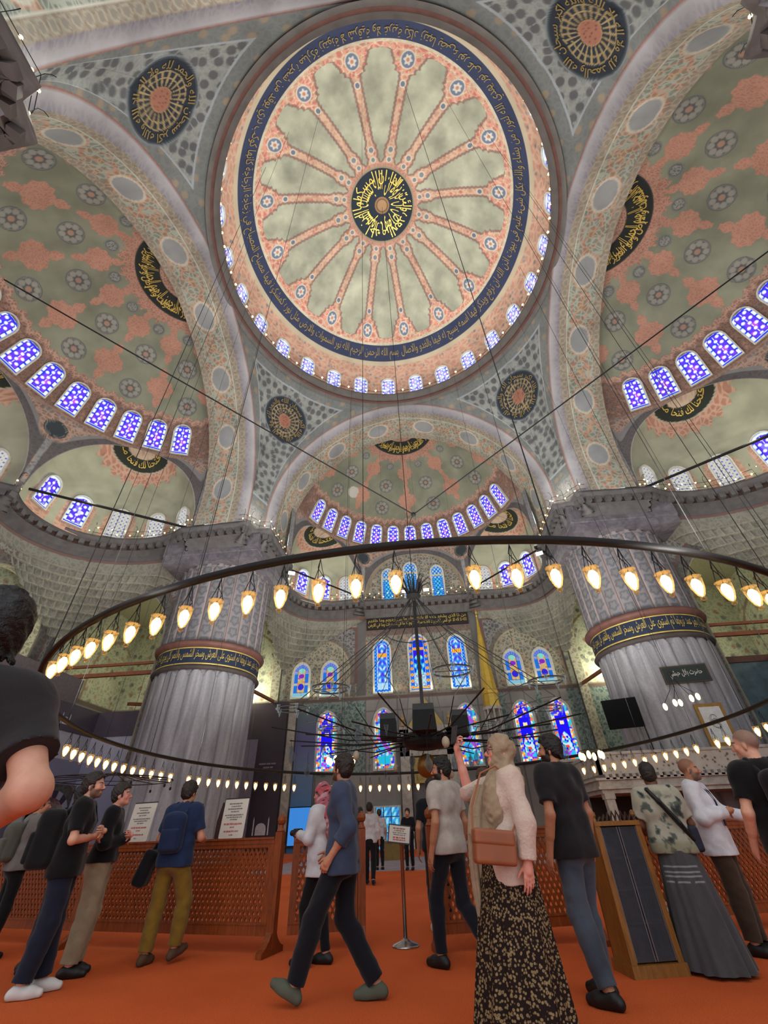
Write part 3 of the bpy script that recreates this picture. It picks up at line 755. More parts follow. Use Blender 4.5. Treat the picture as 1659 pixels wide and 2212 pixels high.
    o2 = struct(link('ceiling', me, PLASTER_FINE), label + ', painted spandrels above its smaller arches', 'spandrel')
    for i, sec in enumerate(H.sectors):
        if H.d == 'front' and i == 1: build_tympanum(H, sec)
        else: build_exedra(H, sec, i, label)
    return o

def build_exedra(H, sec, idx, label):
    a0, a1, zc = sec; flip = H.d in ('front', 'left')
    p0 = H.pt(a0 * PI / 180 * .999, H.Rb, 0)[:2]; p1 = H.pt(a1 * PI / 180, H.Rb, 0)[:2]
    mid = (p0 + p1) / 2; half = np.linalg.norm(p1 - p0) / 2 * .96; tl = (p1 - p0) / np.linalg.norm(p1 - p0)
    cen = H.pt(0, 0, 0)[:2]; nrm = mid - cen; nrm /= np.linalg.norm(nrm)
    sag0 = H.Rb - np.linalg.norm(mid - cen)
    depth = half * .86; hgt = zc - ZS
    ne, na = 90, 150
    ha = (a1 - a0) / 2 * PI / 180
    el = np.linspace(0, PI / 2, ne); az = np.linspace(0, PI, na); EL, AZ = np.meshgrid(el, az, indexing='ij')
    ub = np.cos(EL); dm = np.linalg.norm(mid - cen)
    latb = H.Rb * np.sin(ub * .96 * ha); outb = H.Rb * np.cos(ub * .96 * ha) - dm
    half = H.Rb * math.sin(.96 * ha)
    lat = -latb * np.cos(AZ)
    out = outb + depth * ub * np.sin(AZ)
    hh = np.sqrt(np.maximum(1 - ub ** 2.15, 0))
    x = mid[0] + tl[0] * lat + nrm[0] * out; y = mid[1] + tl[1] * lat + nrm[1] * out; z = ZS + hgt * hh
    z[0] = ZS - .3
    P = np.stack([x, y, z], -1)
    # crown of the little half dome is at the arch's top: distance from it in metres
    dc = np.sqrt((lat) ** 2 + (out - sag0) ** 2 + (z - zc) ** 2)
    ang = np.arctan2(lat, out - sag0 + 1e-6)
    pt = Paint(P.shape[:2], (168, 172, 142), 0)
    pt.mul(.88 + .22 * fbm(lat * 1.1 + idx * 7, z * 1.1, 4))
    sp = 2.55 + .42 * np.abs((ang * 180 / PI / 10) % 2 - 1)
    pt.put(sstep(.06, -.06, dc - sp), (178, 112, 76), .55)
    pt.put(sstep(1.98, 1.94, dc), (182, 176, 150), 0)
    pt.put(sstep(1.9, 1.86, dc), (44, 52, 42), 0); pt.put(sstep(.95, .9, dc), (182, 150, 120), .4)
    # orange halos round the five windows
    for k in range(5):
        aw = PI * (k + .5 + .0) / 5 * .90 + PI * .05; d = np.hypot((AZ - aw) * half, (np.maximum(z - ZS - 1.55, 0)))
        d = np.where(z < ZS + 1.55, np.abs(AZ - aw) * half, d); rg = .94 + .12 * np.abs(np.sin(np.arctan2(z - ZS - 1.5, (AZ - aw) * half) * 9))
        pt.put(sstep(.05, -.05, d - rg), (190, 126, 88), .45)
    uv = np.stack([lat, z], -1)
    me = grid_mesh('exedra', P, uv, pt.c, flip=not flip)
    o = struct(link('ceiling', me, PLASTER_FINE), label + ', %s of its small side half domes' % ('first', 'middle', 'last')[idx], 'small half dome')
    body = shape_ar('\u0627\u0646\u0627 \u0641\u062a\u062d\u0646\u0627 \u0644\u0643 \u0641\u062a\u062d\u0627 \u0645\u0628\u064a\u0646\u0627')
    UB = np.linspace(0, 1, 80); DN = np.concatenate([[0], np.cumsum(np.hypot(np.diff(H.Rb * np.cos(UB * .96 * ha) + depth * UB), np.diff(hgt * np.sqrt(1 - UB ** 2.15))))])
    def cres(u, v):
        th = (u - .5) * 2 * 72 * PI / 180; rad = 1.8 - .75 * v
        la = rad * np.sin(th); down = rad * np.cos(th)
        u_ = np.interp(down, DN, UB); hh_ = np.sqrt(np.maximum(1 - u_ ** 2.15, 0))
        lb_ = H.Rb * np.sin(u_ * .96 * ha); ca = np.clip(la / np.maximum(lb_, 1e-3), -.99, .99)
        o_ = H.Rb * np.cos(u_ * .96 * ha) - dm + depth * u_ * np.sqrt(1 - ca * ca) - .10
        zz = ZS + hgt * hh_ - .05
        sgn = 1 if H.d != 'right' else -1
        if H.d == 'front': sgn = 1
        return np.stack([mid[0] + tl[0] * la * sgn + nrm[0] * o_, mid[1] + tl[1] * la * sgn + nrm[1] * o_, zz], -1)
    warp_text('calligraphy_crescent', body, cres, GOLD, o)
    # windows sit low in the shell
    for k in range(5):
        aw = PI * (k + .5) / 5 * .90 + PI * .05
        la = -half * math.cos(aw) * .985; ou = depth * math.sin(aw) * .985
        pos = (mid[0] + tl[0] * la + nrm[0] * ou, mid[1] + tl[1] * la + nrm[1] * ou, ZS + .25)
        tng = np.array([math.sin(aw) * half, math.cos(aw) * depth]); tx = tl * tng[0] + nrm * tng[1]
        inw = -(tl * (-math.cos(aw) / half) + nrm * (math.sin(aw) / depth)); inw /= np.linalg.norm(inw)
        WINDOWS.append(dict(kind='exedra' if k in ({0: (2, 3), 2: (1, 2)}[idx] if H.d == 'front' else (0, 1) if idx == 2 else (1, 2, 3)) else 'white', pos=pos, inw=inw, tilt=.16, w=1.18, h=2.15,
                            label='arched stained window low in the small half dome, ' + label.split(',')[0]))
WINDOWS = []
def build_tympanum(H, sec):
    """flat lunette with three windows over the mihrab bay"""
    a0, a1, zc = sec; n = 80
    pd = np.linspace(a0, a1, n); zt = sector_arch(pd, sec); e = H.pt(pd * PI / 180, H.Rb, zt)
    # reveal from the curved edge back to the flat wall, then the wall itself
    back = e.copy(); back[:, 1] = 23.95
    P = np.stack([e, back], 1)
    pt = Paint((n, 2), (176, 156, 122), .3)
    me = grid_mesh('reveal', P, np.stack([np.tile(np.linspace(0, 14, n)[:, None], (1, 2)), np.tile(np.array([[0, 1.]]), (n, 1))], -1), pt.c)
    struct(link('ceiling', me, PLASTER_FINE), 'cream reveal of the central arch over the mihrab bay', 'arch')
    x = np.linspace(-5.3, 5.1, 90); z = np.linspace(17.9, 23.7, 60); X, Z = np.meshgrid(x, z, indexing='ij')
    pt = Paint(X.shape, (116, 114, 104), .7); w = worley(X * 1.6, Z * 1.6, 3); pt.put(sstep(.3, .2, w[0]) * (w[2] > .6), (150, 120, 96)); pt.put(sstep(.3, .2, w[0]) * (w[2] < .3), (88, 96, 100))
    me = grid_mesh('wall_lunette', np.stack([X, 0 * X + 23.97, Z], -1), np.stack([X, Z], -1), pt.c)
    struct(link('wall_lunette', me, PLASTER_FINE), 'flat painted lunette with three blue windows', 'wall')
build_half(FRONT, 'half dome over the mihrab wall')
build_half(LEFT, 'half dome on the left side of the hall')
build_half(RIGHT, 'half dome on the right side of the hall')
# ---------------------------------------------------------------- piers
MARBLE_N = 0
def marble_mat(name, lo, hi, streak=True):
    m, nt, b = new_mat(name)
    c = coord(nt); mp = nt.nodes.new('ShaderNodeMapping'); lk(nt, c, mp.inputs[0]); mp.inputs['Scale'].default_value = (1.3, 1.3, .16 if streak else 1.3)
    n1 = noise(nt, 1.4, 6, mp.outputs[0], 1.2); n2 = noise(nt, 9, 4, c)
    a = ramp(nt, n1.outputs[0], [(.25, L4(lo)), (.5, L4(tuple((p + q) / 2 for p, q in zip(lo, hi)))), (.75, L4(hi))])
    lk(nt, mix_rgb(nt, 1, a, ramp(nt, n2.outputs[0], [(.3, (.9, .9, .9)), (.7, (1.06, 1.06, 1.06))]), 'MULTIPLY'), b.inputs['Base Color'])
    b.inputs['Roughness'].default_value = .5; b.inputs['Specular IOR Level'].default_value = .35
    return m
MARBLE = marble_mat('grey_veined_marble', (118, 117, 122), (176, 176, 180))
MARBLE_PALE = marble_mat('pale_marble', (150, 144, 134), (196, 190, 178), False)
BAND_TXT = '\u062e\u0644\u0642 \u0627\u0644\u0633\u0645\u0648\u0627\u062a \u0628\u063a\u064a\u0631 \u0639\u0645\u062f \u062a\u0631\u0648\u0646\u0647\u0627 \u062b\u0645 \u0627\u0633\u062a\u0648\u0649 \u0639\u0644\u0649 \u0627\u0644\u0639\u0631\u0634 \u0648\u0633\u062e\u0631 \u0627\u0644\u0634\u0645\u0633 \u0648\u0627\u0644\u0642\u0645\u0631 \u0643\u0644 \u064a\u062c\u0631\u064a \u0644\u0627\u062c\u0644 \u0645\u0633\u0645\u0649'
def build_pier(px, py, label, full=True):
    nseg = 24 * 14; a = np.linspace(0, 2 * PI, nseg, endpoint=False)
    reed = np.abs(np.cos(a * 12))                       # 24 convex reeds
    root = None
    def surf(zs, fr, name, mat, parent, col=None, smooth=True):
        zs = np.array(zs); A, Z = np.meshgrid(a, zs, indexing='ij'); R = fr(A, Z)
        P = np.stack([px + R * np.cos(A), py + R * np.sin(A), Z], -1)
        cc = None if col is None else col(A, Z)
        return link(name, grid_mesh(name, P, np.stack([A * 3, Z], -1), cc, close_u=True, smooth=smooth), mat, parent)
    def low(A, Z):
        w = np.abs(np.cos(A * 12)); cap = np.clip((8.72 - Z) / .45, 0, 1)
        hump = np.sqrt(np.clip(1 - ((1 - w) ** 2), 0, 1))
        lim = np.where(Z > 8.27, (w > (1 - np.sqrt(np.clip(cap, 0, 1))) * .9), 1)
        return 2.86 + .14 * hump * lim
    zlow = [0, .02] + list(np.linspace(.5, 8.2, 10)) + list(np.linspace(8.25, 8.85, 14))
    root = surf(zlow, low, 'pier', MARBLE, None)
    struct(root, label, 'pier')
    if full:
        def up(A, Z):
            w = np.abs(np.cos(A * 12)); hump = np.sqrt(np.clip(1 - ((1 - w) ** 2), 0, 1))
            cap = np.clip((15.55 - Z) / .5, 0, 1); lim = np.where(Z > 15.05, (w > (1 - np.sqrt(cap)) * .9), 1)
            return 2.90 + .13 * hump * lim
        def upc(A, Z):
            k = A * 12 / PI; f = np.abs(((k + .5) % 1) - .5)      # 0 at reed centre .5 at the joint
            pt = Paint(A.shape, (132, 128, 134), 0)
            vv = Z * 1.35 + .5 * (np.floor(k + .5) % 2)
            m = np.hypot(f / .34, ((vv % 1) - .5) / .42) - 1 + .14 * np.sin(np.arctan2(((vv % 1) - .5), f + 1e-4) * 5)
            pt.put(sstep(.1, -.05, m), (98, 100, 110), 0); pt.put(sstep(-.35, -.5, m), (124, 122, 126), 0)
            pt.put(sstep(.40, .43, f), (158, 140, 138), 0); pt.put(sstep(.47, .49, f), (96, 88, 90), 0)
            pt.put(Z > 15.45, (150, 142, 140), 0)
            return pt.c
        zup = [10.38] + list(np.linspace(10.6, 15.0, 60)) + list(np.linspace(15.05, 15.65, 16))
        surf(zup, up, 'painted_shaft', PLASTER, root, upc)
        def ring(prof, name, mat):
            zs = [p[1] for p in prof]; rs = np.array([p[0] for p in prof])
            A, _ = np.meshgrid(a[::4], zs, indexing='ij'); R = np.repeat(rs[None], A.shape[0], 0); Z = np.repeat(np.array(zs)[None], A.shape[0], 0)
            P = np.stack([px + R * np.cos(A), py + R * np.sin(A), Z], -1)
            return link(name, grid_mesh(name, P, close_u=True), mat, root)
        tor = [(3.02, 8.72), (3.14, 8.76), (3.2, 8.86), (3.14, 8.96), (3.06, 9.0)]
        ring(tor, 'lower_moulding', DARK_AND_SHADED_STONE)
        ring([(3.06, 9.0), (3.07, 10.02)], 'writing_band', NAVY)
        ring([(3.075, 9.02), (3.085, 9.04), (3.085, 9.07), (3.075, 9.09)], 'gilt_line', GOLD); ring([(3.075, 9.93), (3.085, 9.95), (3.085, 9.98), (3.075, 10.0)], 'gilt_line', GOLD)
        ring([(3.06, 10.02), (3.22, 10.06), (3.31, 10.16), (3.33, 10.24), (3.28, 10.36), (3.1, 10.42), (2.85, 10.44)], 'upper_moulding', RED_STONE)
        ac = math.atan2(-12.5 - py, .14 - px)
        warp_text('calligraphy_band', shape_ar(BAND_TXT), lambda u, v: np.stack([px + 3.1 * np.cos(ac + (u - .5) * 2.9), py + 3.1 * np.sin(ac + (u - .5) * 2.9), 9.12 + .78 * v], -1), GOLD, root, bold=.0)
    # square head under the cornice
    sx = 1 if px > 0 else -1; sy = 1 if py > 0 else -1
    b = MB(); hw = 3.25
    n = 96
    # plate that closes the round shaft into the square, then the square block
    rings = []
    for k in range(n):
        t = 2 * PI * k / n; c, s_ = math.cos(t), math.sin(t); q = hw / max(abs(c), abs(s_))
        rings.append(((px + 2.88 * c, py + 2.88 * s_, 15.62), (px + q * c, py + q * s_, 15.72), (px + q * c, py + q * s_, 16.3), (px + (q + .06) * c, py + (q + .06) * s_, 16.34), (px + (q + .06) * c, py + (q + .06) * s_, 17.6)))
    V = [p for r in rings for p in r]; F = []
    for k in range(n):
        j = (k + 1) % n
        for i in range(4): F.append((k * 5 + i, j * 5 + i, j * 5 + i + 1, k * 5 + i + 1))
    b.add(V, F); b.build('square_head', MARBLE_HEAD, root)
    return root
MARBLE_HEAD = marble_mat('mauve_grey_stone', (86, 82, 88), (124, 120, 126), False)
build_pier(-13.56, 13.56, 'huge fluted grey pier with navy writing band, left of the mihrab wall')
build_pier(13.56, 13.56, 'huge fluted grey pier with navy writing band, right of the mihrab wall')
build_pier(-13.4, -14.3, 'near pier, only its cornice corner showing at upper left', False)
build_pier(13.4, -14.1, 'near pier, only its cornice corner showing at upper right', False)

# ---------------------------------------------------------------- cornice ledge
def crom(pts, n=10):
    P = np.array(pts, float); out = []
    for i in range(len(P) - 1):
        p0 = P[max(i - 1, 0)]; p1 = P[i]; p2 = P[i + 1]; p3 = P[min(i + 2, len(P) - 1)]
        for t in np.linspace(0, 1, n, endpoint=False):
            out.append(.5 * ((2 * p1) + (-p0 + p2) * t + (2 * p0 - 5 * p1 + 4 * p2 - p3) * t * t + (-p0 + 3 * p1 - 3 * p2 + p3) * t ** 3))
    out.append(P[-1]); return np.array(out)
def resample(P, step):
    d = np.concatenate([[0], np.cumsum(np.linalg.norm(np.diff(P, axis=0), axis=1))]); n = max(2, int(round(d[-1] / step)) + 1)
    t = np.linspace(0, d[-1], n); return np.stack([np.interp(t, d, P[:, k]) for k in range(P.shape[1])], -1)
EX_FRONT = crom([(-9.5, 15.6), (-10.35, 17.2), (-10.7, 18.9), (-10.5, 20.3), (-9.85, 21.6), (-8.8, 22.3), (-7.4, 22.5), (-6.1, 22.4), (-4.95, 22.2)])
EX_SIDE = crom([(-22.8, 4.0), (-23.5, 5.6), (-23.4, 7.3), (-22.5, 8.8), (-20.9, 9.8), (-18.9, 10.2), (-16.9, 10.0), (-15.5, 9.35)])
EX_MID = crom([(-22.8, -5.4), (-24.3, -4.2), (-25.0, -2.4), (-25.2, -.7), (-25.0, 1.0), (-24.3, 2.8), (-22.8, 4.0)])
mir = lambda P: np.array(P)[::-1] * np.array([-1, 1])
def seg(pts, step=.3):
    return np.concatenate([resample(np.array([pts[i], pts[i + 1]], float), step)[:-1] for i in range(len(pts) - 1)] + [np.array([pts[-1]], float)])
LEDGE_PROF = [(3.6, 18.03), (0, 18.0), (0, 17.78), (.10, 17.74), (.12, 17.64), (.42, 17.60), (.42, 17.26), (.62, 17.22), (.64, 16.96), (.82, 16.92), (.86, 16.66), (1.0, 16.62)]
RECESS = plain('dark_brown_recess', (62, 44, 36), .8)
def build_ledge(name, paths, label, mat=None):
    """paths: polylines walked with the open hall on the right-hand side"""
    allV = MB()
    rows = []
    P = np.concatenate(paths)
    keep = [0] + [i for i in range(1, len(P)) if np.linalg.norm(P[i] - P[i - 1]) > 1e-4]; P = P[keep]
    t = np.gradient(P, axis=0); t /= np.linalg.norm(t, axis=1)[:, None]
    nrm = np.stack([-t[:, 1], t[:, 0]], -1)              # left of travel = into the wall
    prof = np.array(LEDGE_PROF)
    V = np.stack([P[:, None, 0] + nrm[:, None, 0] * prof[None, :, 0], P[:, None, 1] + nrm[:, None, 1] * prof[None, :, 0], np.repeat(prof[None, :, 1], len(P), 0)], -1)
    me = grid_mesh(name, V, smooth=False, flip=True); o = link(name, me, mat or LEDGE_MAT)
    struct(o, label, 'cornice')
    # bracket blocks
    R = resample(P, .62); tt = np.gradient(R, axis=0); tt /= np.linalg.norm(tt, axis=1)[:, None]
    b = MB()
    for p, q in zip(R[1:-1], tt[1:-1]):
        M = Matrix(((q[0], -q[1], 0, p[0]), (q[1], q[0], 0, p[1]), (0, 0, 1, 0), (0, 0, 0, 1)))
        b.box(-.17, .17, .12, .45, 17.27, 17.62, M)
    b.build('bracket_row', mat or LEDGE_MAT, o)
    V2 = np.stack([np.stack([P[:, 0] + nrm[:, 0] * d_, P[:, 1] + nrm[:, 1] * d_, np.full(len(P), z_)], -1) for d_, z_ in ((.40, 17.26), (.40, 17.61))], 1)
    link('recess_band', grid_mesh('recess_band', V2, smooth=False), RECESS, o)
    return o
LEDGE_MAT = plain('cornice_stone', (92, 90, 90), .7, 0, .2, 2.2)
PIER_L = seg([(-15.5, 9.35), (-10.75, 9.2), (-10.62, 10.2), (-9.55, 10.35), (-9.5, 15.6)])
MIDL = seg([(-4.95, 22.2), (-4.75, 22.85), (-.1, 22.95), (4.55, 22.85), (4.75, 22.2)])
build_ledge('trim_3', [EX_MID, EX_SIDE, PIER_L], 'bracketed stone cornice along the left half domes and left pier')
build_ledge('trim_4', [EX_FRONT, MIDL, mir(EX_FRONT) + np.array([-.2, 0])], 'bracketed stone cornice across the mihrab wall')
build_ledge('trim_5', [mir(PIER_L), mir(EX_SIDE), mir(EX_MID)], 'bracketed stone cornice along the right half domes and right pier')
build_ledge('trim_6', [seg([(-9.15, -16), (-9.1, -11.35), (-9.75, -11.15), (-10.1, -10.25), (-15.5, -10.1)])], 'cornice corner of the near left pier, coloured dark for its shade', DARK_AND_SHADED_STONE)  # shade on this corner is put into the darker stone colour
build_ledge('trim_7', [seg([(15.8, -9.7), (10.5, -9.8), (10.35, -10.6), (9.85, -10.85), (9.85, -16)])], 'cornice corner of the near right pier, coloured dark for its shade', DARK_AND_SHADED_STONE)  # darker stone colour paints in the shade here too

# ---------------------------------------------------------------- walls under the ledge
def flat_wall(name, p0, p1, z0, z1, painter, mat, label, nx=None, nz=None, step=.12, kind='wall'):
    p0 = np.array(p0, float); p1 = np.array(p1, float); L = np.linalg.norm(p1 - p0)
    nx = max(2, int(L / step)); nz = max(2, int((z1 - z0) / step))
    u = np.linspace(0, L, nx); z = np.linspace(z0, z1, nz); U, Z = np.meshgrid(u, z, indexing='ij')
    d = (p1 - p0) / L
    P = np.stack([p0[0] + d[0] * U, p0[1] + d[1] * U, Z], -1)
    pt = painter(U, Z, P)
    me = grid_mesh(name, P, np.stack([U, Z], -1), pt.c)
    return struct(link(name, me, mat), label, kind)
def floral(pt, m, U, Z, base=(146, 142, 116), a=.8, k=1.0):
    pt.put(m, base, a); w = worley(U * 1.5 * k, Z * 1.5 * k, 4)
    pt.put(m * sstep(.3, .2, w[0]) * (w[2] > .72), (160, 118, 88), .4)
    pt.put(m * sstep(.32, .22, w[0]) * (w[2] < .3), (118, 124, 118), .4)
def arch_in(x, z, xc, hw, zs, zc):
    """inside test for a pointed arch; returns signed distance-like value (negative inside)"""
    h = zc - zs; e = max(0.0, (h * h - hw * hw) / (2 * hw)); R = hw + e
    d1 = np.hypot(np.abs(x - xc) + e, np.maximum(z - zs, 0)) - R
    return np.where(z < zs, np.abs(x - xc) - hw, d1)
def qibla(U, Z, P):
    X = P[..., 0]; pt = Paint(U.shape, (112, 108, 98), .45)
    # marble revetment below, painted plaster above
    floral(pt, (Z > 10), U, Z, (124, 118, 102), .65)
    bay = (np.abs(X + .1) < 4.75) & (Z > 10)
    floral(pt, bay, U, Z, (116, 112, 102), .45)
    pt.put((np.abs(X + .1) < 4.75) & (Z > 15.0), (112, 88, 78), .15)
    pt.put((np.abs(np.abs(X + .15) - 5.1) < .42) & (Z > 9.9), (104, 102, 100), 0)
    for s in (-1, 1):
        xc = -.1 + s * 9.0
        d = arch_in(X, Z, xc, 2.75, 12.1, 14.4)
        fr = (Z > 9.9) & (np.abs(X - xc) < 3.4)
        pt.put(fr & (d > 0) & (d < .55) , (108, 102, 94), .2); pt.put(fr & (np.abs(d - .05) < .07), (176, 158, 118), 0)
        box = np.maximum(np.abs(X - (xc - s * .2)) - 3.15, np.abs(Z - 13.0) - 2.9)
        pt.put((d > .5) & (box < 0) & (Z > 11), (96, 96, 100), .6); pt.put((np.abs(box) < .12) & (Z > 11), (112, 78, 70), 0)
        floral(pt, (d < 0) & (Z > 9.9), U, Z, (124, 118, 98), .75)
        far = (s * X > 11.9) & (Z > 9.9)
        floral(pt, far, U, Z, (178, 188, 150), .6, .9)
        df = arch_in(X, Z, s * 16.2, 3.6, 12.6, 16.3)
        pt.put(far & (np.abs(df) < .09), (150, 120, 86), 0); pt.put(far & (np.abs(df + .55) < .05), (206, 206, 176), 0)
    low = Z < 9.75
    pt.put(low, (150, 146, 142), 0)
    pt.put(low & (np.abs(((X + 40) / 1.3) % 1 - .5) > .485), (110, 106, 104), 0); pt.put(low & (np.abs((Z / 2.2) % 1 - .5) > .49), (116, 112, 110), 0)
    # tiles: blue-green panels
    tile = low & (((X > 5.2) & (X < 6.4)) | (X > 8.7) & (X < 9.3) | (X > 11.3) | ((X < -5.0) & (X > -10.5))) & (Z > 4.4)
    pt.put(tile, (86, 118, 116), .6); wv = worley(U * 3.2, Z * 3.2, 3); pt.put(tile * sstep(.3, .2, wv[0]), (112, 146, 146), .4); pt.put(tile * sstep(.26, .16, wv[0]) * (wv[2] > .6), (58, 84, 96), .4)
    pt.put((Z > 9.62) & (Z < 9.95), (112, 88, 80), 0)
    pt.put((Z > 9.95) & (Z < 10.02), (150, 140, 120), 0)
    pt.mul(.9 + .2 * fbm(U * .5, Z * .5, 3))
    return pt
WALLM = PLASTER_FINE
flat_wall('wall_front', (-27, 24), (27, 24), 0, 18.2, qibla, WALLM, 'mihrab wall with stained windows, marble and tile', step=.09)
def plainwall(base, a=.7, k=1.0):
    def f(U, Z, P):
        pt = Paint(U.shape, base, a); floral(pt, Z > 9.8, U, Z, base, a, k)
        pt.put(Z < 9.6, (140, 136, 134), 0)
        for c in np.arange(2.5, 60, 7.5):
            d = arch_in(U, Z, c, 2.6, 12.2, 15.4); pt.put((Z > 9.9) & (np.abs(d) < .12), (160, 128, 96), 0); pt.put((Z > 9.9) & (np.abs(d + .5) < .06), (206, 206, 176), 0)
            d2 = arch_in(U, Z, c, .9, 11.8, 13.4); pt.put((Z > 10) & (np.abs(d2) < .1), (190, 186, 150), 0)
        pt.put((Z > 9.6) & (Z < 9.95), (108, 92, 84), 0)
        pt.mul(.9 + .2 * fbm(U * .5, Z * .5, 3)); return pt
    return f
flat_wall('wall_left', (-27, -10), (-27, 24), 0, 18.2, plainwall((170, 180, 144), .6), WALLM, 'far left side wall with painted arches')
flat_wall('wall_right', (27, 24), (27, -10), 0, 18.2, plainwall((170, 180, 144), .6), WALLM, 'far right side wall with painted arches')
for s, nm in ((-1, 'left'), (1, 'right')):
    b = MB().box(min(s * 11, s * 27.2), max(s * 11, s * 27.2), 11.5, 24.2, 17.5, 17.7)
    struct(b.build('ceiling', plain('corner_vault_' + nm, (160, 160, 130), .8)), 'flat underside over the far %s corner bay' % nm, 'vault')

def arch_wall(name, p0, p1, z0, z1, c, hw, zs, zc, th, label, base=(150, 148, 124)):
    """wall from p0 to p1 standing on z0, with a pointed opening centred at distance c"""
    p0 = np.array(p0, float); p1 = np.array(p1, float); L = np.linalg.norm(p1 - p0); d = (p1 - p0) / L; nr = np.array([-d[1], d[0]])
    u = np.unique(np.concatenate([np.linspace(0, L, 60), c + hw * np.sin(np.linspace(-PI / 2, PI / 2, 61))])); u = u[(u >= 0) & (u <= L)]
    h = zc - zs; e = max(0.0, (h * h - hw * hw) / (2 * hw)); R = hw + e
    inside = np.abs(u - c) < hw - 1e-6
    zb = np.where(inside, zs + np.sqrt(np.maximum(R * R - (np.abs(u - c) + e) ** 2, 0)), z0)
    nv = 40; V = np.linspace(0, 1, nv); Z = zb[:, None] * (1 - V) + z1 * V; U = np.repeat(u[:, None], nv, 1)
    def face(off): return np.stack([p0[0] + d[0] * U + nr[0] * off, p0[1] + d[1] * U + nr[1] * off, Z], -1)
    pt = Paint(U.shape, (112, 108, 104), .6); dd = arch_in(U, Z, c, hw, zs, zc)
    pt.put(dd < .75, (92, 88, 84), .2); pt.put(np.abs(dd - .8) < .09, (116, 84, 78), 0); pt.put(dd < .07, (150, 142, 118), 0); pt.mul(.9 + .2 * fbm(U * .7, Z * .7, 3))
    a = grid_mesh(name, face(-th / 2), np.stack([U, Z], -1), pt.c); o = struct(link(name, a, WALLM), label, 'arch')
    link('rear_face', grid_mesh('rear_face', face(th / 2), np.stack([U, Z], -1), pt.c, flip=True), WALLM, o)
    k = np.where(inside)[0]; ub = u[k]; zz = zb[k]; ub = np.concatenate([[c - hw, c - hw], ub, [c + hw, c + hw]]); zz = np.concatenate([[z0, zs], zz, [zs, z0]])
    off = np.linspace(-th / 2, th / 2, 8); UU, OO = np.meshgrid(ub, off, indexing='ij'); ZZ = np.repeat(zz[:, None], 8, 1)
    S = np.concatenate([[0], np.cumsum(np.hypot(np.diff(ub), np.diff(zz)))])
    pt = Paint(UU.shape, base, .7)
    me = grid_mesh('soffit', np.stack([p0[0] + d[0] * UU + nr[0] * OO, p0[1] + d[1] * UU + nr[1] * OO, ZZ], -1), np.stack([np.repeat(S[:, None], 8, 1), OO], -1), pt.c)
    link('soffit', me, WALLM, o)
    return o
def squinch(name, ledge, A, Cc, B, zdip, label, flip):
    """honeycomb vaulting that carries the round ledge down into a square corner"""
    n = 260; m = 130
    E = resample(ledge, np.sum(np.linalg.norm(np.diff(ledge, axis=0), axis=1)) / (n - 1)); E = E[:n] if len(E) >= n else np.concatenate([E, E[-1:]])
    t = np.gradient(E, axis=0); t /= np.linalg.norm(t, axis=1)[:, None]; nr = np.stack([-t[:, 1], t[:, 0]], -1)
    E2 = E + nr * .95
    la = np.linalg.norm(np.array(Cc) - A); lb = np.linalg.norm(np.array(B) - Cc); Lp = np.concatenate([[0], np.cumsum(np.linalg.norm(np.diff(E2, axis=0), axis=1))]); f = Lp / Lp[-1]
    s = la / (la + lb)
    LP = np.where((f < s)[:, None], np.array(A) + (np.array(Cc) - A) * (f / s)[:, None], np.array(Cc) + (np.array(B) - Cc) * ((f - s) / (1 - s))[:, None])
    dip = 1 - np.minimum(f / s, (1 - f) / (1 - s)); dip = 1 - dip
    zl = 16.5 - (16.5 - zdip) * dip ** 1.15
    v = np.linspace(0, 1, m); w = v ** 1.5
    xy = E2[:, None] * (1 - w[None, :, None]) + LP[:, None] * w[None, :, None]
    Z = 16.66 * (1 - v) + zl[:, None] * v
    P = np.concatenate([xy, Z[..., None]], -1)
    # cells: staggered rows of little scooped niches
    Sm = Lp[:, None] + 0 * v; row = (16.66 - Z) / .46; ri = np.floor(row); cu = Sm / .56 + .5 * (ri % 2); fx = (cu % 1) - .5; fy = row - ri
    scoop = np.clip(1 - (fx / .5) ** 2, 0, 1) ** .5 * (1 - fy) ** .7
    mask = sstep(.45, 1.2, (16.66 - Z)) * sstep(0.02, .14, dip)[:, None]
    inw = -nr[:, None, :] * np.ones((1, m, 1))
    P[..., :2] -= inw * (scoop * .34 * mask)[..., None]
    P[..., :2] += inw * (.10 * mask)[..., None]
    pt = Paint(Z.shape, (124, 124, 112), .2); pt.put(mask * (fy > .88), (158, 158, 136), 0); pt.put(mask * sstep(.44, .48, np.abs(fx)), (146, 146, 126), 0)
    pt.put((16.66 - Z) < .22, (116, 84, 78), 0)
    hs = hash2(np.floor(cu), ri, 3); pt.mul(1 + .12 * (hs - .5) * mask)
    me = grid_mesh(name, P, np.stack([Sm, Z], -1), pt.c, flip=flip, smooth=False)
    return struct(link(name, me, WALLM), label, 'muqarnas')
squinch('ceiling', EX_FRONT, (-12.3, 15.6), (-12.3, 23.9), (-4.95, 23.9), 12.3, 'honeycomb muqarnas under the far left cornice', True)
squinch('ceiling', mir(EX_FRONT), (4.95, 23.9), (12.3, 23.9), (12.3, 15.6), 12.3, 'honeycomb muqarnas under the far right cornice', True)
squinch('ceiling', EX_SIDE, (-24.6, 4.0), (-24.6, 12.6), (-15.5, 12.6), 11.8, 'honeycomb muqarnas under the left side cornice', True)
squinch('ceiling', mir(EX_SIDE), (15.5, 12.6), (24.6, 12.6), (24.6, 4.0), 11.8, 'honeycomb muqarnas under the right side cornice', True)
squinch('ceiling', EX_MID, (-25.4, -5.4), (-25.6, -.7), (-25.4, 4.0), 15.5, 'plain curved wall under the left middle cornice', True)
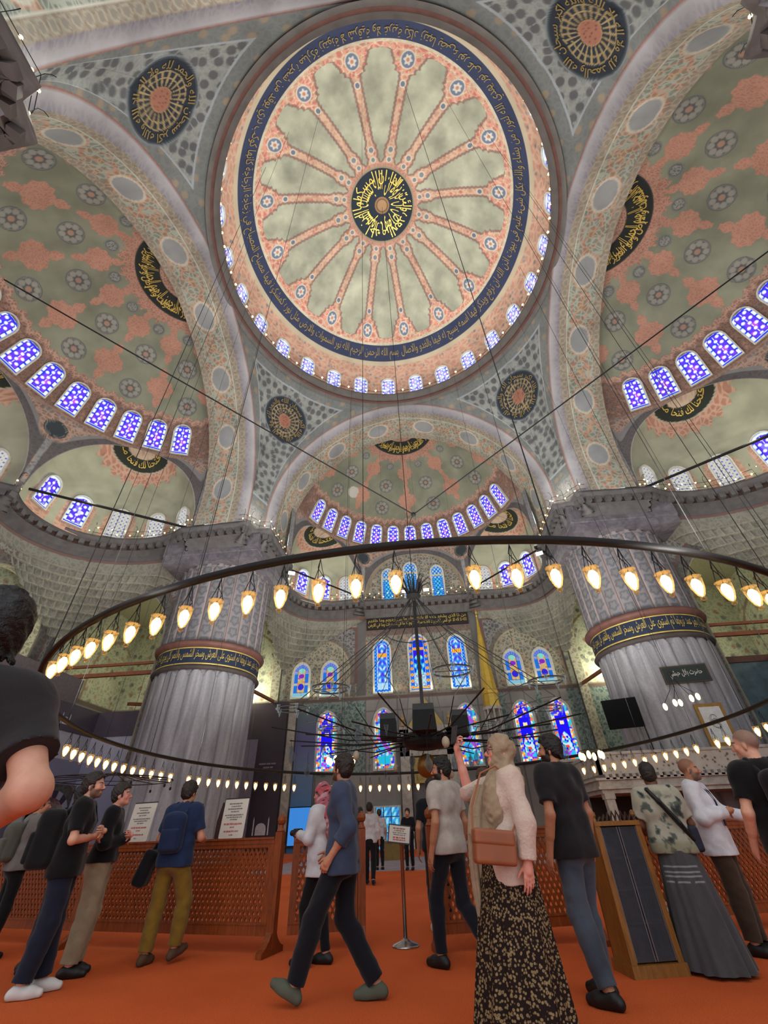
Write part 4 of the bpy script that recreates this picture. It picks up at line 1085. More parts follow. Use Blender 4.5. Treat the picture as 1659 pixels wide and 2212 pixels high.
squinch('ceiling', mir(EX_MID), (25.4, 4.0), (25.6, -.7), (25.4, -5.4), 15.5, 'plain curved wall under the right middle cornice', True)
for s, nm in ((-1, 'left'), (1, 'right')):
    arch_wall('wall_bay', (s * 12.6, 16.4), (s * 12.6, 24), 0.0, 16.6, 3.9, 3.3, 12.2, 15.6, .7, 'open arch between the %s pier and the mihrab wall' % nm)
    arch_wall('wall_bay', (s * 24.8, 12.9), (s * 16.3, 12.9), 0.0, 16.6, 4.3, 3.75, 11.6, 15.2, .7, 'open arch from the %s pier across to the side wall' % nm)
    arch_wall('wall_bay', (s * 24.9, 4.0), (s * 24.9, 12.6), 0.0, 16.6, 4.2, 3.2, 11.6, 14.6, .6, 'open arch in the %s side wall under the cornice' % nm)
    arch_wall('wall_bay', (s * 25.6, -6.0), (s * 25.6, 4.0), 0.0, 16.6, 5.0, 3.8, 11.6, 15.0, .6, 'open arch in the middle of the %s side wall' % nm)

# ---------------------------------------------------------------- stained windows
def win_profile(w, h, pointed):
    n = 21; x = np.linspace(-1, 1, n) * w / 2
    if pointed:
        rise = w * .62; e = (rise ** 2 - (w / 2) ** 2) / w; R = w / 2 + e
        z = h - rise + np.sqrt(np.maximum(R * R - (np.abs(x) + e) ** 2, 0))
    else: z = h - w / 2 + np.sqrt(np.maximum((w / 2) ** 2 - x * x, 0))
    return x, z
def glass_colors(kind, X, Z, w, h, zt):
    W_, B_, P_, C_ = (236, 240, 255), (30, 60, 235), (92, 58, 232), (90, 190, 250)
    pt = Paint(X.shape, P_)
    dx = w / 2 - np.abs(X); dt = np.minimum(dx, np.minimum(Z, zt - Z)); sx = X / w; sz = Z
    if kind in ('purple', 'drum', 'exedra'):
        lat = w * .30
        w1 = worley(X / (w * .2), Z / (w * .2), 3)
        if kind == 'purple': pt.put(w1[2] > .62, (120, 66, 236)); pt.put(w1[2] > .86, (190, 80, 220)); pt.put((w1[2] > .4) & (w1[2] < .52), (40, 60, 250))
        if kind == 'drum': pt = Paint(X.shape, (150, 158, 236)); pt.put(w1[2] > .5, (206, 204, 246)); pt.put(w1[2] > .8, (120, 110, 230)); pt.put(w1[2] < .15, (200, 160, 220))
        if kind == 'exedra': pt.put(w1[2] > .55, (130, 120, 246)); pt.put(w1[2] > .8, (214, 212, 255))
        ro = Z / (w * .42); ri = np.floor(ro)
        for off in (0, 1):
            c = ((ro + .5 * off) % 1 - .5) * w * .42; xx = X - (0 if not off else np.sign(X) * w * .2)
            pt.put(sstep(w * .10, w * .075, np.hypot(xx, c)), W_)
        seg_ = (Z / (w * .36)) % 1
        pt.put(dt < w * .15, np.array((226, 238, 255))); pt.put((dt < w * .15) & (seg_ < .3), B_); pt.put((dt > w * .15) & (dt < w * .18), (50, 40, 150))
    elif kind == 'white':
        pt = Paint(X.shape, (226, 226, 214)); gx = (X / (w * .25)) % 1 - .5; gz = (Z / (w * .25)) % 1 - .5
        pt.put(np.hypot(gx, gz) < .2, (120, 120, 214)); pt.put(np.abs(gx) + np.abs(gz) > .86, (150, 130, 150)); pt.put(dt < w * .06, (200, 190, 180))
    elif kind == 'cyan':
        pt = Paint(X.shape, (40, 120, 230)); d = np.abs(np.sin((X + Z * .8) * 9)) * np.abs(np.sin((X - Z * .8) * 9)); pt.put(d > .35, (90, 220, 250)); pt.put(d < .06, (30, 60, 200))
        pt.put((dt < .22), (90, 170, 240)); pt.put((dt < .22) & ((Z / .2) % 1 < .35), (30, 90, 230)); pt.put((Z > h * .62) & (d > .5), (190, 220, 240))
        pt.put((np.abs(Z - h * .72) < .06), (240, 200, 90))
    elif kind == 'tallside':
        pt = Paint(X.shape, (60, 130, 246)); q = np.sin(np.abs(X) * 13 + np.sin(Z * 5) * 1.6) * np.cos(Z * 6.5)
        pt.put(q > .2, (120, 200, 252)); pt.put(q < -.45, (90, 60, 240)); pt.put(q > .75, (240, 245, 255))
        pt.put((Z > h * .66) & (Z < h * .74) & (np.abs(X) < w * .3), (250, 140, 30)); pt.put((Z > h * .66) & (Z < h * .74) & (np.abs(((X * 6) % 1) - .5) < .18) & (np.abs(X) < w * .3), (250, 220, 90))
        pt.put(Z < h * .17, (150, 215, 252)); pt.put((Z < h * .17) & (((X * 7 + np.floor(Z * 7)) % 1) < .35), (220, 240, 255))
        b = dt < .24; pt.put(b, (30, 90, 235)); pt.put(b & (np.sin(Z * 22) * np.sin(X * 22 + 1) > .2), (90, 200, 250)); pt.put((dt > .24) & (dt < .28), (230, 240, 255))
    elif kind == 'tallmid':
        pt = Paint(X.shape, (20, 60, 230)); q = np.sin(np.abs(X) * 11 + Z * 2) * np.sin(Z * 8 - np.abs(X) * 5)
        arch = arch_in(X, Z, 0, w * .26, h * .5, h * .66) < 0
        pt.put(arch & (q > -.1), (40, 190, 240)); pt.put(arch & (q > .5), (150, 240, 250)); pt.put((Z > h * .6) & (Z < h * .7) & ~arch & (np.abs(X) < w * .32), (60, 30, 230))
        pt.put((Z > h * .72) & (Z < h * .77) & (np.abs(X) < w * .32), (250, 170, 60)); pt.put((Z < h * .3) & (np.sin(X * 18) * np.sin(Z * 18) > 0), (190, 235, 250)); pt.put((Z < h * .3) & (np.sin(X * 18) * np.sin(Z * 18) < -.5), (250, 200, 120))
        b = dt < .3; pt.put(b, (30, 110, 240)); rr = np.hypot(dt - .15, ((Z / .5) % 1 - .5) * .5); pt.put(b & (rr < .13), (250, 190, 60)); pt.put(b & (rr < .06), (240, 120, 50)); pt.put((dt > .3) & (dt < .33), (200, 230, 255))
    elif kind == 'niche':
        pt = Paint(X.shape, (226, 196, 130)); w1 = worley(X * 7, Z * 7, 2); pt.put(w1[2] > .5, (236, 210, 160)); pt.put(w1[2] > .8, (250, 150, 40)); pt.put(w1[2] < .12, (200, 90, 200))
        pt.put(np.hypot(X, Z - h * .30) < .26, (60, 50, 235)); pt.put(np.hypot(X, (Z - h * .62) * 1.3) < .24, (150, 50, 220)); pt.put((np.hypot(X, Z - h * .8) < .26), (150, 240, 220))
        b = dt < .34; pt.put(b, (212, 200, 200)); pt.put(b & ((Z % .95) > .18) & (dt > .06), (40, 130, 245)); pt.put((Z > h - w * .62) & b & (dt > .05) & ((np.arctan2(X, Z - h + w * .6) * 3) % 1 > .3), (130, 150, 240)); pt.put(Z < .34, (150, 215, 235))
        pt.put((dt > .34) & (dt < .38), (110, 100, 150))
    elif kind in ('low', 'lowmid'):
        pt = Paint(X.shape, (30, 20, 240) if kind == 'low' else (70, 180, 225)); w1 = worley(X * 6.5, Z * 6.5, 2)
        if kind == 'low':
            v = arch_in(X, Z, 0, w * .26, h * .26, h * .45) < 0; pt.put(v & (w1[2] > .3), (200, 225, 250)); pt.put(v & (w1[2] > .75), (40, 190, 200)); pt.put(v & (w1[2] < .16), (230, 70, 40))
            pt.put((Z < h * .14), (40, 190, 240)); pt.put((Z < h * .14) & (w1[2] > .6), (180, 60, 240)); pt.put((Z > h * .72) & (w1[2] > .35), (230, 190, 150)); pt.put((Z > h * .72) & (w1[2] > .7), (60, 60, 240))
            pt.put((np.abs(Z - h * .6) < .12) & (np.abs(X) < .16), (250, 225, 170))
        else:
            pt.put(w1[2] > .4, (190, 225, 245)); pt.put(w1[2] > .7, (60, 120, 235)); pt.put(np.abs(((X * .7 - Z * .55) * 1.1) % 1 - .5) > .36, (170, 80, 210)); pt.put(Z < h * .2, (40, 190, 225))
        b = dt < .27; pt.put(b, (236, 226, 220)); pt.put(b & (w1[2] > .35), (230, 120, 70)); pt.put(b & (w1[2] > .55), (60, 60, 240)); pt.put(b & (w1[2] > .75), (60, 190, 200)); pt.put(b & (w1[2] < .1), (240, 190, 60))
    elif kind == 'door':
        pt = Paint(X.shape, (60, 170, 225)); q = np.sin(X * 14 + np.sin(Z * 3) * 2) * np.sin(Z * 7 + X * 4); pt.put(q > .35, (150, 225, 245)); pt.put(q < -.5, (60, 110, 200))
        pt.put((np.abs(((X / w + .5) * 3) % 1 - .5) > .45), (46, 50, 90)); pt.put(np.abs(((Z / h) * 2.6) % 1 - .5) > .47, (46, 50, 90))
    # dark leading keeps the glass from reading flat
    return pt.c
GLASS = {}
_WM = {}
def window_meshes(kind, w, h, pointed):
    key = (kind, round(w, 2), round(h, 2))
    if key in _WM: return _WM[key]
    big = kind in ('tallside', 'tallmid', 'niche', 'low', 'lowmid', 'cyan', 'door')
    nx, nz = (61, 121) if big else (33, 61)
    x = np.linspace(-w / 2, w / 2, nx); _, _ = 0, 0
    xs, zs = win_profile(w, h, pointed)
    xo = np.sort(np.concatenate([x])); zt = np.interp(xo, xs, zs) if pointed else h - w / 2 + np.sqrt(np.maximum((w / 2) ** 2 - xo ** 2, 0))
    if kind == 'door': zt = np.full(nx, h)
    v = np.linspace(0, 1, nz); X = np.repeat(xo[:, None], nz, 1); Z = zt[:, None] * v
    # keep the pattern in real coordinates
    c = glass_colors(kind, X, Z, w, h, np.repeat(zt[:, None], nz, 1)); c[..., 3] = 1
    P = np.stack([X, 0 * X + .02, Z], -1)
    pane = grid_mesh('pane', P, np.stack([X, Z], -1), c, flip=True)
    fw = .085 if not big else .15; dp = .14
    if kind in ('exedra', 'white'): fw = .07
    if kind == 'door': out = [(-w / 2, 0), (-w / 2, h), (w / 2, h), (w / 2, 0)]
    else: out = [(-w / 2, 0)] + list(zip(xs, zs)) + [(w / 2, 0)]
    mb = MB(); n = len(out); cx, cz = 0, h * .45
    def off(p, k):
        i = out.index(p); a = Vector(out[max(i - 1, 0)]); b = Vector(out[min(i + 1, n - 1)]); t = (b - a)
        if t.length < 1e-6: t = Vector((0, 1))
        t.normalize(); nn = Vector((-t.y, t.x)); return (p[0] + nn.x * k, p[1] + nn.y * k)
    inner = [off(p, -.005) for p in out]; outer = [off(p, fw) for p in out]
    outer[0] = (-w / 2 - fw, -.02); outer[-1] = (w / 2 + fw, -.02); inner[0] = (-w / 2, -.02); inner[-1] = (w / 2, -.02)
    V = []; 
    for a, b in zip(inner, outer): V += [(a[0], -.02, a[1]), (a[0], dp, a[1]), (b[0], dp, b[1]), (b[0], -.05, b[1])]
    F = []
    for i in range(n - 1):
        for k in range(3): F.append((i * 4 + k, i * 4 + k + 1, i * 4 + 5 + k, i * 4 + 4 + k))
    mb.add(V, F); mb.box(-w / 2 - fw, w / 2 + fw, -.05, dp + .02, -fw, 0)
    fr = mb.mesh('frame'); fr.materials.append(WHITE_FRAME)
    pane.materials.append(GLASS.setdefault(kind, emit('stained_glass_' + kind, (255, 255, 255), {'drum': 1.25, 'purple': 1.25, 'exedra': 1.15, 'white': .8, 'low': 1.1, 'door': .9, 'niche': .75, 'cyan': .8}.get(kind, .95), True)))
    _WM[key] = (fr, pane); return _WM[key]
_wn = [0]
def place_window(kind, pos, inw, tilt, w, h, label, pointed=False, group=None):
    fr, pane = window_meshes(kind, w, h, pointed)
    _wn[0] += 1
    o = link('window_%d' % _wn[0], fr); struct(o, label, 'window')
    p = link('pane', pane, None, o)
    Zv = Vector((0, 0, 1)); n = Vector((inw[0], inw[1], 0)).normalized()
    za = Zv * math.cos(tilt) + n * math.sin(tilt); ya = n * math.cos(tilt) - Zv * math.sin(tilt); xa = ya.cross(za)
    o.matrix_world = Matrix(((xa.x, ya.x, za.x, pos[0]), (xa.y, ya.y, za.y, pos[1]), (xa.z, ya.z, za.z, pos[2]), (0, 0, 0, 1)))
    if group: o['group'] = group
    return o
# twenty-eight round the foot of the great dome
for k in range(28):
    a = PI / 2 + .0794 + 2 * PI * k / 28
    if math.sin(a) < -.62: continue
    r = 11.68; place_window('drum', (r * math.cos(a), r * math.sin(a), 32.35), (-math.cos(a), -math.sin(a)), .20, 1.12, 2.35,
                            'pale lilac arched window in the ring at the foot of the great dome', group='windows round the great dome')
for H, nm in ((FRONT, 'far'), (LEFT, 'left'), (RIGHT, 'right')):
    for k in range(H.nwin):
        ph = ((k - (H.nwin - 1) / 2) * H.win_step + H.win_off) * PI / 180
        if nm == 'left' and ph < -.5 or nm == 'right' and ph < -.5: pass
        p = H.pt(ph, H.Rb - .16, H.zb + .14); c = H.pt(ph, 0, 0)
        place_window('purple', p, (c[0] - p[0], c[1] - p[1]), .44, 1.05 if nm == 'far' else 1.15, 2.1 if nm == 'far' else 2.3, 'purple and white arched window in the belt of the %s half dome' % nm, group='belt windows of the %s half dome' % nm)
for wd in WINDOWS:
    place_window(wd['kind'], wd['pos'], wd['inw'], wd['tilt'], wd['w'], wd['h'], wd['label'], group='low windows of the ' + wd['label'].split('small half dome, ')[1])
YW = 23.9
for x, w, h, z in ((-2.62, 1.05, 3.4, 18.2), (-.42, 1.15, 3.75, 18.4), (2.15, 1.05, 3.4, 18.2)):
    place_window('cyan', (x, YW, z), (0, -1), 0, w, h, {-2.62: 'blue lattice window, left of three in the lunette above the cornice', -.42: 'taller middle window of the lunette above the cornice', 2.15: 'blue lattice window, right of three in the lunette above the cornice'}[x], True)
for x, kind, lab in ((-3.42, 'tallside', 'tall blue stained window left of the middle one under the writing panel'), (-.25, 'tallmid', 'tall middle stained window with an arch design under the writing panel'), (3.05, 'tallside', 'tall blue stained window right of the middle one under the writing panel')):
    place_window(kind, (x, YW, 10.15), (0, -1), 0, 1.35 if kind == 'tallside' else 1.6, 4.35 if kind == 'tallside' else 4.6, lab, True)
for x, lab in ((-10.45, 'amber stained window, outer one in the left niche'), (-7.95, 'amber stained window, inner one in the left niche'), (7.55, 'amber stained window, inner one in the right niche'), (9.95, 'amber stained window, outer one in the right niche')):
    place_window('niche', (x, YW, 10.15), (0, -1), 0, 1.35, 2.75, lab, True)
for x, k, lab in ((-8.0, 'low', 'deep blue stained window with bright border, left of the mihrab'), (-3.45, 'lowmid', 'striped pale stained window just left of the mihrab'), (3.15, 'lowmid', 'striped pale stained window just right of the mihrab'), (7.5, 'low', 'deep blue stained window, right of the mihrab'), (10.25, 'low', 'deep blue stained window, outermost right of the mihrab')):
    place_window(k, (x, YW, 4.75), (0, -1), 0, 1.45, 4.1, lab, True)
place_window('door', (-3.35, YW, 0.02), (0, -1), 0, 1.7, 2.35, 'bright cyan glazed window at floor level, left of the mihrab')
place_window('door', (4.2, YW, 0.02), (0, -1), 0, 1.3, 2.35, 'bright cyan glazed window at floor level, right of the mihrab')
place_window('door', (9.2, YW, 0.02), (0, -1), 0, 1.5, 2.35, 'bright cyan glazed window at floor level, far right of the mihrab')
# writing panel over the tall windows
b = MB().box(-4.75, 4.45, 23.8, 23.95, 15.55, 16.62)
pn = b.build('inscription_panel', plain('black_panel', (30, 26, 26), .5)); tag(pn, 'long black panel with gold writing above the tall windows', 'inscription')
warp_text('calligraphy', shape_ar('\u0627\u0644\u0644\u0647 \u0644\u0627 \u0627\u0644\u0647 \u0627\u0644\u0627 \u0647\u0648 \u0627\u0644\u062d\u064a \u0627\u0644\u0642\u064a\u0648\u0645 \u0644\u0627 \u062a\u0627\u062e\u0630\u0647 \u0633\u0646\u0629 \u0648\u0644\u0627 \u0646\u0648\u0645 \u0644\u0647 \u0645\u0627 \u0641\u064a \u0627\u0644\u0633\u0645\u0648\u0627\u062a \u0648\u0645\u0627 \u0641\u064a \u0627\u0644\u0627\u0631\u0636'),
          lambda u, v: np.stack([-4.6 + 8.9 * u, 23.78 + 0 * u, 15.64 + .5 * v], -1), GOLD, pn)
warp_text('calligraphy', shape_ar('\u0645\u0646 \u0630\u0627 \u0627\u0644\u0630\u064a \u064a\u0634\u0641\u0639 \u0639\u0646\u062f\u0647 \u0627\u0644\u0627 \u0628\u0627\u0630\u0646\u0647 \u064a\u0639\u0644\u0645 \u0645\u0627 \u0628\u064a\u0646 \u0627\u064a\u062f\u064a\u0647\u0645 \u0648\u0645\u0627 \u062e\u0644\u0641\u0647\u0645'),
          lambda u, v: np.stack([-4.6 + 8.9 * u, 23.78 + 0 * u, 16.08 + .46 * v], -1), GOLD, pn)
# ---------------------------------------------------------------- hoardings, lodge, mihrab, minbar spire
HOARD = plain('mauve_grey_hoarding', (92, 86, 98), .8, 0, .1, .8)
HOARD_D = plain('dark_mauve_hoarding', (66, 58, 68), .8, 0, .12, .8)
LAVENDER = plain('pale_lavender_sheet', (150, 152, 178), .7, 0, .1, .7)
ICON = plain('white_print', (214, 214, 226), .7)
def corrugated(name, p0, p1, z0, z1, mat, step=.11, amp=.035, parent=None):
    p0 = np.array(p0, float); p1 = np.array(p1, float); L = np.linalg.norm(p1 - p0); d = (p1 - p0) / L; n = np.array([-d[1], d[0]])
    u = np.arange(0, L, step / 4); o_ = amp * np.clip(np.sin(2 * PI * u / step) * 2, -1, 1)
    P = np.stack([np.stack([p0[0] + d[0] * u + n[0] * o_, p0[1] + d[1] * u + n[1] * o_, 0 * u + z], -1) for z in (z0, z1)], 1)
    o = link(name, grid_mesh(name, P, smooth=False), mat, parent); return o
CORR = plain('white_corrugated_sheet', (186, 186, 200), .5, 0, .08, 1)
def wall_box(name, p0, p1, z0, z1, th, mat, parent=None):
    p0 = Vector((p0[0], p0[1], 0)); p1 = Vector((p1[0], p1[1], 0)); d = (p1 - p0); L = d.length; d.normalize(); n = Vector((-d.y, d.x, 0))
    M = Matrix(((d.x, n.x, 0, p0.x), (d.y, n.y, 0, p0.y), (0, 0, 1, 0), (0, 0, 0, 1)))
    return MB().box(0, L, -th / 2, th / 2, z0, z1, M).build(name, mat, parent), M
def mosque_icon(M, x, z, k, name, parent):
    """white printed outline of a little domed building, on the panel's face"""
    b = MB(); n = 14
    dome = [(x + k * .5 * math.cos(t), z + k * .5 + k * .42 * math.sin(t)) for t in np.linspace(0, PI, n)]
    poly = [(x + k * .5, z)] + dome + [(x - k * .5, z)]
    b.prism(poly, -.075, -.06, M)
    for s in (-.72, .72): b.prism([(x + k * (s - .06), z), (x + k * (s + .06), z), (x + k * (s + .05), z + k * 1.15), (x + k * s, z + k * 1.4), (x + k * (s - .05), z + k * 1.15)], -.075, -.06, M)
    return b.build(name, ICON, parent)
# bearings of the lit lamps round the great ring
NEAR_AZ = [4.513, 4.5584, 4.4641, 4.4152, 4.3655, 4.3145, 4.2656, 4.2189, 4.1731, 4.1273, 4.0819, 4.6081, 4.6552, 4.7037, 4.7979, 4.8485, 4.8965, 4.9445, 4.9947, 5.0453, 5.0929, 5.1444, 5.1958, 5.2347]
FAR_AZ = [3.5107, 3.4937, 3.3995, 3.3523, 3.3052, 3.2585, 3.2171, 3.1726, 3.1285, 3.0818, 3.0338, 2.9889, 2.9413, 2.8946, 2.8475, 2.7585, 2.7092, 2.6612, 2.6136, 2.5691, 2.5233, 2.4779, 2.433, 2.3828, 2.3374, 2.2921, 2.2445, 2.0551, 1.9181, 1.8701, 1.8243, 1.7763, 1.7283, 1.6803, 1.6349, 1.0306, 0.843, 0.7963, 0.7492, 0.7051, 0.6576, 0.6109, 0.5655, 0.5201, 0.4734, 0.4267, 0.3809, 0.3351, 0.2426, 0.1972, 0.0615, 0.0148]
# ---------------------------------------------------------------- lamps, rods and cables
IRON = plain('black_iron', (20, 18, 19), .6, .2, .2, 8)
WIRE = plain('dark_wire', (22, 20, 21), .7, .1, .1, 8)
BULB = emit('warm_bulb', (255, 224, 165), 13.0)
BULB_S = emit('small_warm_bulb', (255, 214, 150), 6.0)
FLOOD = emit('flood_lamp', (255, 248, 235), 8.0)
def glass_mat(name, tint, alpha=.22, rough=.05):
    m = bpy.data.materials.new(name); m.use_nodes = True; nt = m.node_tree; nt.nodes.clear()
    o = nt.nodes.new('ShaderNodeOutputMaterial'); t = nt.nodes.new('ShaderNodeBsdfTransparent'); g = nt.nodes.new('ShaderNodeBsdfPrincipled'); mx = nt.nodes.new('ShaderNodeMixShader')
    n = noise(nt, 12, 2, coord(nt)); lk(nt, ramp(nt, n.outputs[0], [(.3, L4(tuple(int(c * .9) for c in tint))), (.7, L4(tint))]), g.inputs['Base Color'])
    g.inputs['Roughness'].default_value = rough; g.inputs['Specular IOR Level'].default_value = .8; t.inputs[0].default_value = L4(tuple(min(255, c + 10) for c in tint))
    lw = nt.nodes.new('ShaderNodeLayerWeight'); lw.inputs[0].default_value = .35
    mt = nt.nodes.new('ShaderNodeMath'); mt.operation = 'MULTIPLY_ADD'; lk(nt, lw.outputs['Facing'], mt.inputs[0]); mt.inputs[1].default_value = .42; mt.inputs[2].default_value = alpha * .3
    lk(nt, mt.outputs[0], mx.inputs[0]); lk(nt, t.outputs[0], mx.inputs[1]); lk(nt, g.outputs[0], mx.inputs[2]); lk(nt, mx.outputs[0], o.inputs[0]); return m
AMBER_GLASS = glass_mat('amber_glass', (246, 226, 188), .2); CLEAR_GLASS = glass_mat('clear_glass', (196, 204, 208), .2)
# --- great ring with its hanging oil-lamp glasses
RC, RR, RZ, RTX, RTY = (0.0, .055), 8.67, 3.339, .007, -.034
ringp = lambda a, dr=0, dz=0: (RC[0] + (RR + dr) * math.cos(a), RC[1] + (RR + dr) * math.sin(a), RZ + RTX * (RR + dr) * math.cos(a) + RTY * (RR + dr) * math.sin(a) + dz)
b = MB(); b.tube([ringp(2 * PI * k / 160) for k in range(160)], .05, 8, True)
ring = b.build('ring_chandelier', IRON, None, True); tag(ring, 'huge black iron ring hung low over the hall with rows of lit glass lamps', 'chandelier')
lm = MB(); lm.lathe([(.012, -.135), (.022, -.128), (.022, -.112), (.012, -.105), (.030, -.085), (.052, -.02), (.060, .05), (.054, .062), (.062, .074), (.066, .078), (.060, .080), (.0, .080)], 14); LAMP_G = lm.mesh('lamp_glass', True); LAMP_G.materials.append(AMBER_GLASS)
bu = MB(); bu.lathe([(.004, -.10), (.022, -.07), (.040, -.015), (.038, .025), (.018, .055), (.0, .058)], 10); LAMP_B = bu.mesh('bulb', True); LAMP_B.materials.append(BULB)
hn = MB()
for k in range(3):
    t = 2 * PI * k / 3; hn.tube([(.055 * math.cos(t), .055 * math.sin(t), .075), (.02 * math.cos(t + .3), .02 * math.sin(t + .3), .20), (0, 0, .30)], .0035, 4)
hn.tube([(0, 0, .06), (.03, .02, .14), (-.02, .01, .22), (0, 0, .30)], .004, 4)
LAMP_H = hn.mesh('lamp_wires'); LAMP_H.materials.append(WIRE)
def ring_lamp(a, drop=.45):
    o = link('glass_lamp', LAMP_G, None, ring); o.location = ringp(a, 0, -drop); o.scale = (1.3, 1.3, 1.3)
    link('bulb', LAMP_B, None, o); link('lamp_wires', LAMP_H, None, o)
for a in NEAR_AZ: ring_lamp(a)
for a in FAR_AZ: ring_lamp(a, .50)
for k in range(26):
    a = 2 * PI * (k + .3) / 26; p = ringp(a); b = MB(); b.tube([p, (p[0] * 1.02, p[1] * 1.02, 30.6)], .0055 if k % 4 else .009, 4); b.build('suspension_wire', WIRE, ring)
# --- central chandelier
cen = empty('chandelier', (0, 0, 3.2)); tag(cen, 'spidery black iron chandelier of radiating arms, clear glass cups and speakers', 'chandelier')
def cp(name, mb, mat, smooth=False):
    for i, v in enumerate(mb.v): mb.v[i] = (v[0], v[1], v[2] - 3.2 - (.28 if v[2] < 4.6 else 0))
    return mb.build(name, mat, cen, smooth)
b = MB(); b.tube([(0, 0, 3.4), (0, 0, 7.2)], .05, 8); b.tube([(0, 0, 7.2), (0, 0, 42.9)], .014, 5); cp('central_rod', b, IRON)
b = MB(); b.lathe([(.05, 6.95), (.2, 7.02), (.24, 7.14), (.16, 7.3), (.06, 7.36)], 16)
for k in range(18):
    a = 2 * PI * k / 18; c, s_ = math.cos(a), math.sin(a); b.tube([(.18 * c, .18 * s_, 7.2), (.34 * c, .34 * s_, 7.55), (.55 * c, .55 * s_, 7.68), (.66 * c, .66 * s_, 7.55)] if k % 2 else [(.15 * c, .15 * s_, 7.2), (.26 * c, .26 * s_, 7.6), (.36 * c, .36 * s_, 7.9)], [.03, .026, .018, .006] if k % 2 else [.03, .024, .006], 5)
cp('leaf_crown', b, IRON)
b = MB(); n = 64; b.tube([(.96 * math.cos(2 * PI * k / n), .96 * math.sin(2 * PI * k / n), 5.95) for k in range(n)], .016, 5, True); cp('middle_ring', b, IRON)
NA = 16
b = MB()
for k in range(NA):
    a = 2 * PI * (k + .5) / NA; c, s_ = math.cos(a), math.sin(a); b.tube([(.12 * c, .12 * s_, 7.05), (.96 * c, .96 * s_, 5.95), (3.5 * c, 3.5 * s_, 4.0)], .012, 4)
cp('stay_rods', b, WIRE)
b = MB(); b.lathe([(.3, 3.05), (.56, 3.1), (.6, 3.2), (.6, 3.36), (.5, 3.42), (.2, 3.46)], 24); cp('hub', b, IRON)
for k in range(4):
    a = PI / 2 * k - PI / 2 + .02; M = Matrix.Translation((.95 * math.cos(a), .95 * math.sin(a), 3.62)) @ Matrix.Rotation(a + PI / 2, 4, 'Z')
    sp = MB(); sp.prism([(-.30, -.30), (.30, -.30), (.26, .30), (-.26, .30)], -.22, .2, M); q = cp('speaker', sp, plain('black_speaker', (10, 10, 11), .7))
for k in range(24):
    a = 2 * PI * k / 24 + .06; c, s_ = math.cos(a), math.sin(a); L = 4.0 if k % 2 else 3.3; z1 = 3.55 if k % 2 else 3.25
    b = MB(); b.tube([(.5 * c, .5 * s_, 3.28), (L * .5 * c, L * .5 * s_, 3.2 + .05 * (k % 3)), (L * c, L * s_, z1)], .017, 5)
    if k % 2: b.tube([(L * .45 * c, L * .45 * s_, 3.24), (L * .6 * c, L * .6 * s_, 3.8), (L * .8 * c, L * .8 * s_, 4.0), (3.5 * c, 3.5 * s_, 4.0)], .012, 4)
    cp('arm', b, IRON)
cup = MB(); cup.lathe([(.006, -.17), (.012, -.15), (.016, -.12), (.036, -.05), (.044, .02), (.050, .03)], 10); CUP = cup.mesh('glass_cup', True); CUP.materials.append(CLEAR_GLASS)
glo = MB(); glo.lathe([(.01, -.17), (.05, -.13), (.085, -.05), (.09, .01), (.06, .08), (.03, .12), (.035, .18)], 12); GLO = glo.mesh('glass_globe', True); GLO.materials.append(CLEAR_GLASS)
egg = MB(); egg.ball((0, 0, 0), .075, 12, 10, (1, 1, 1.35)); EGG = egg.mesh('ostrich_egg', True); EGG.materials.append(plain('ivory_egg', (176, 160, 136), .5))
def hang(mesh, x, y, z, top):
    o = link(mesh.name.split('.')[0], mesh, None, cen); o.location = (x, y, z - 3.48)
    LASTH[0] = o; return (x, y, top), (x, y, z)
LASTH = [None]
for k in range(8):                                       # little rings of glass cups round the rim
    a = 2 * PI * k / 8 + .2; cx, cy, cz = 3.55 * math.cos(a), 3.55 * math.sin(a), 4.0 + .08 * math.sin(k * 2.1)
    b = MB(); b.tube([(cx + .42 * math.cos(t), cy + .42 * math.sin(t), cz) for t in np.linspace(0, 2 * PI, 28, endpoint=False)], .02, 5, True); b.tube([(cx - .42, cy, cz), (cx + .42, cy, cz)], .012, 4); cp('cup_ring', b, IRON)
    for j in range(5):
        t = 2 * PI * j / 5 + k; hang(CUP, cx + .42 * math.cos(t), cy + .42 * math.sin(t), cz + .02, cz)
random.seed(11)
for k in range(40):
    a = 2 * PI * k / 40 + random.uniform(-.05, .05); r = random.choice((1.5, 2.2, 2.9, 3.5)); z = random.uniform(2.55, 3.15); m = GLO if k % 3 == 0 else EGG if k % 6 == 1 else CUP
    p, q = hang(m, r * math.cos(a), r * math.sin(a), z, 3.25); w_ = MB(); w_.tube([(0, 0, .02), (0, 0, 3.25 - z)], .005, 4); w_.build('wire', WIRE, LASTH[0])
b = MB(); b.ball((0, 0, 2.68), .27, 20, 14); o = cp('golden_ball', b, plain('old_gold', (128, 88, 36), .35, .5), True)
# --- cables that meet over the chandelier
b = MB(); J0 = (.24, .02, 10.45); b.tube([(-14.6, -6.63, 18.4), J0, (14.6, -5.2, 17.6)], .03, 6); b.tube([J0, (.1, .02, 10.2), (.02, .0, 9.6)], .012, 5); b.ball(J0, .09)
tag(b.build('crossing_cables', IRON), 'two dark cables sloping from either side to meet above the central chandelier', 'cable')
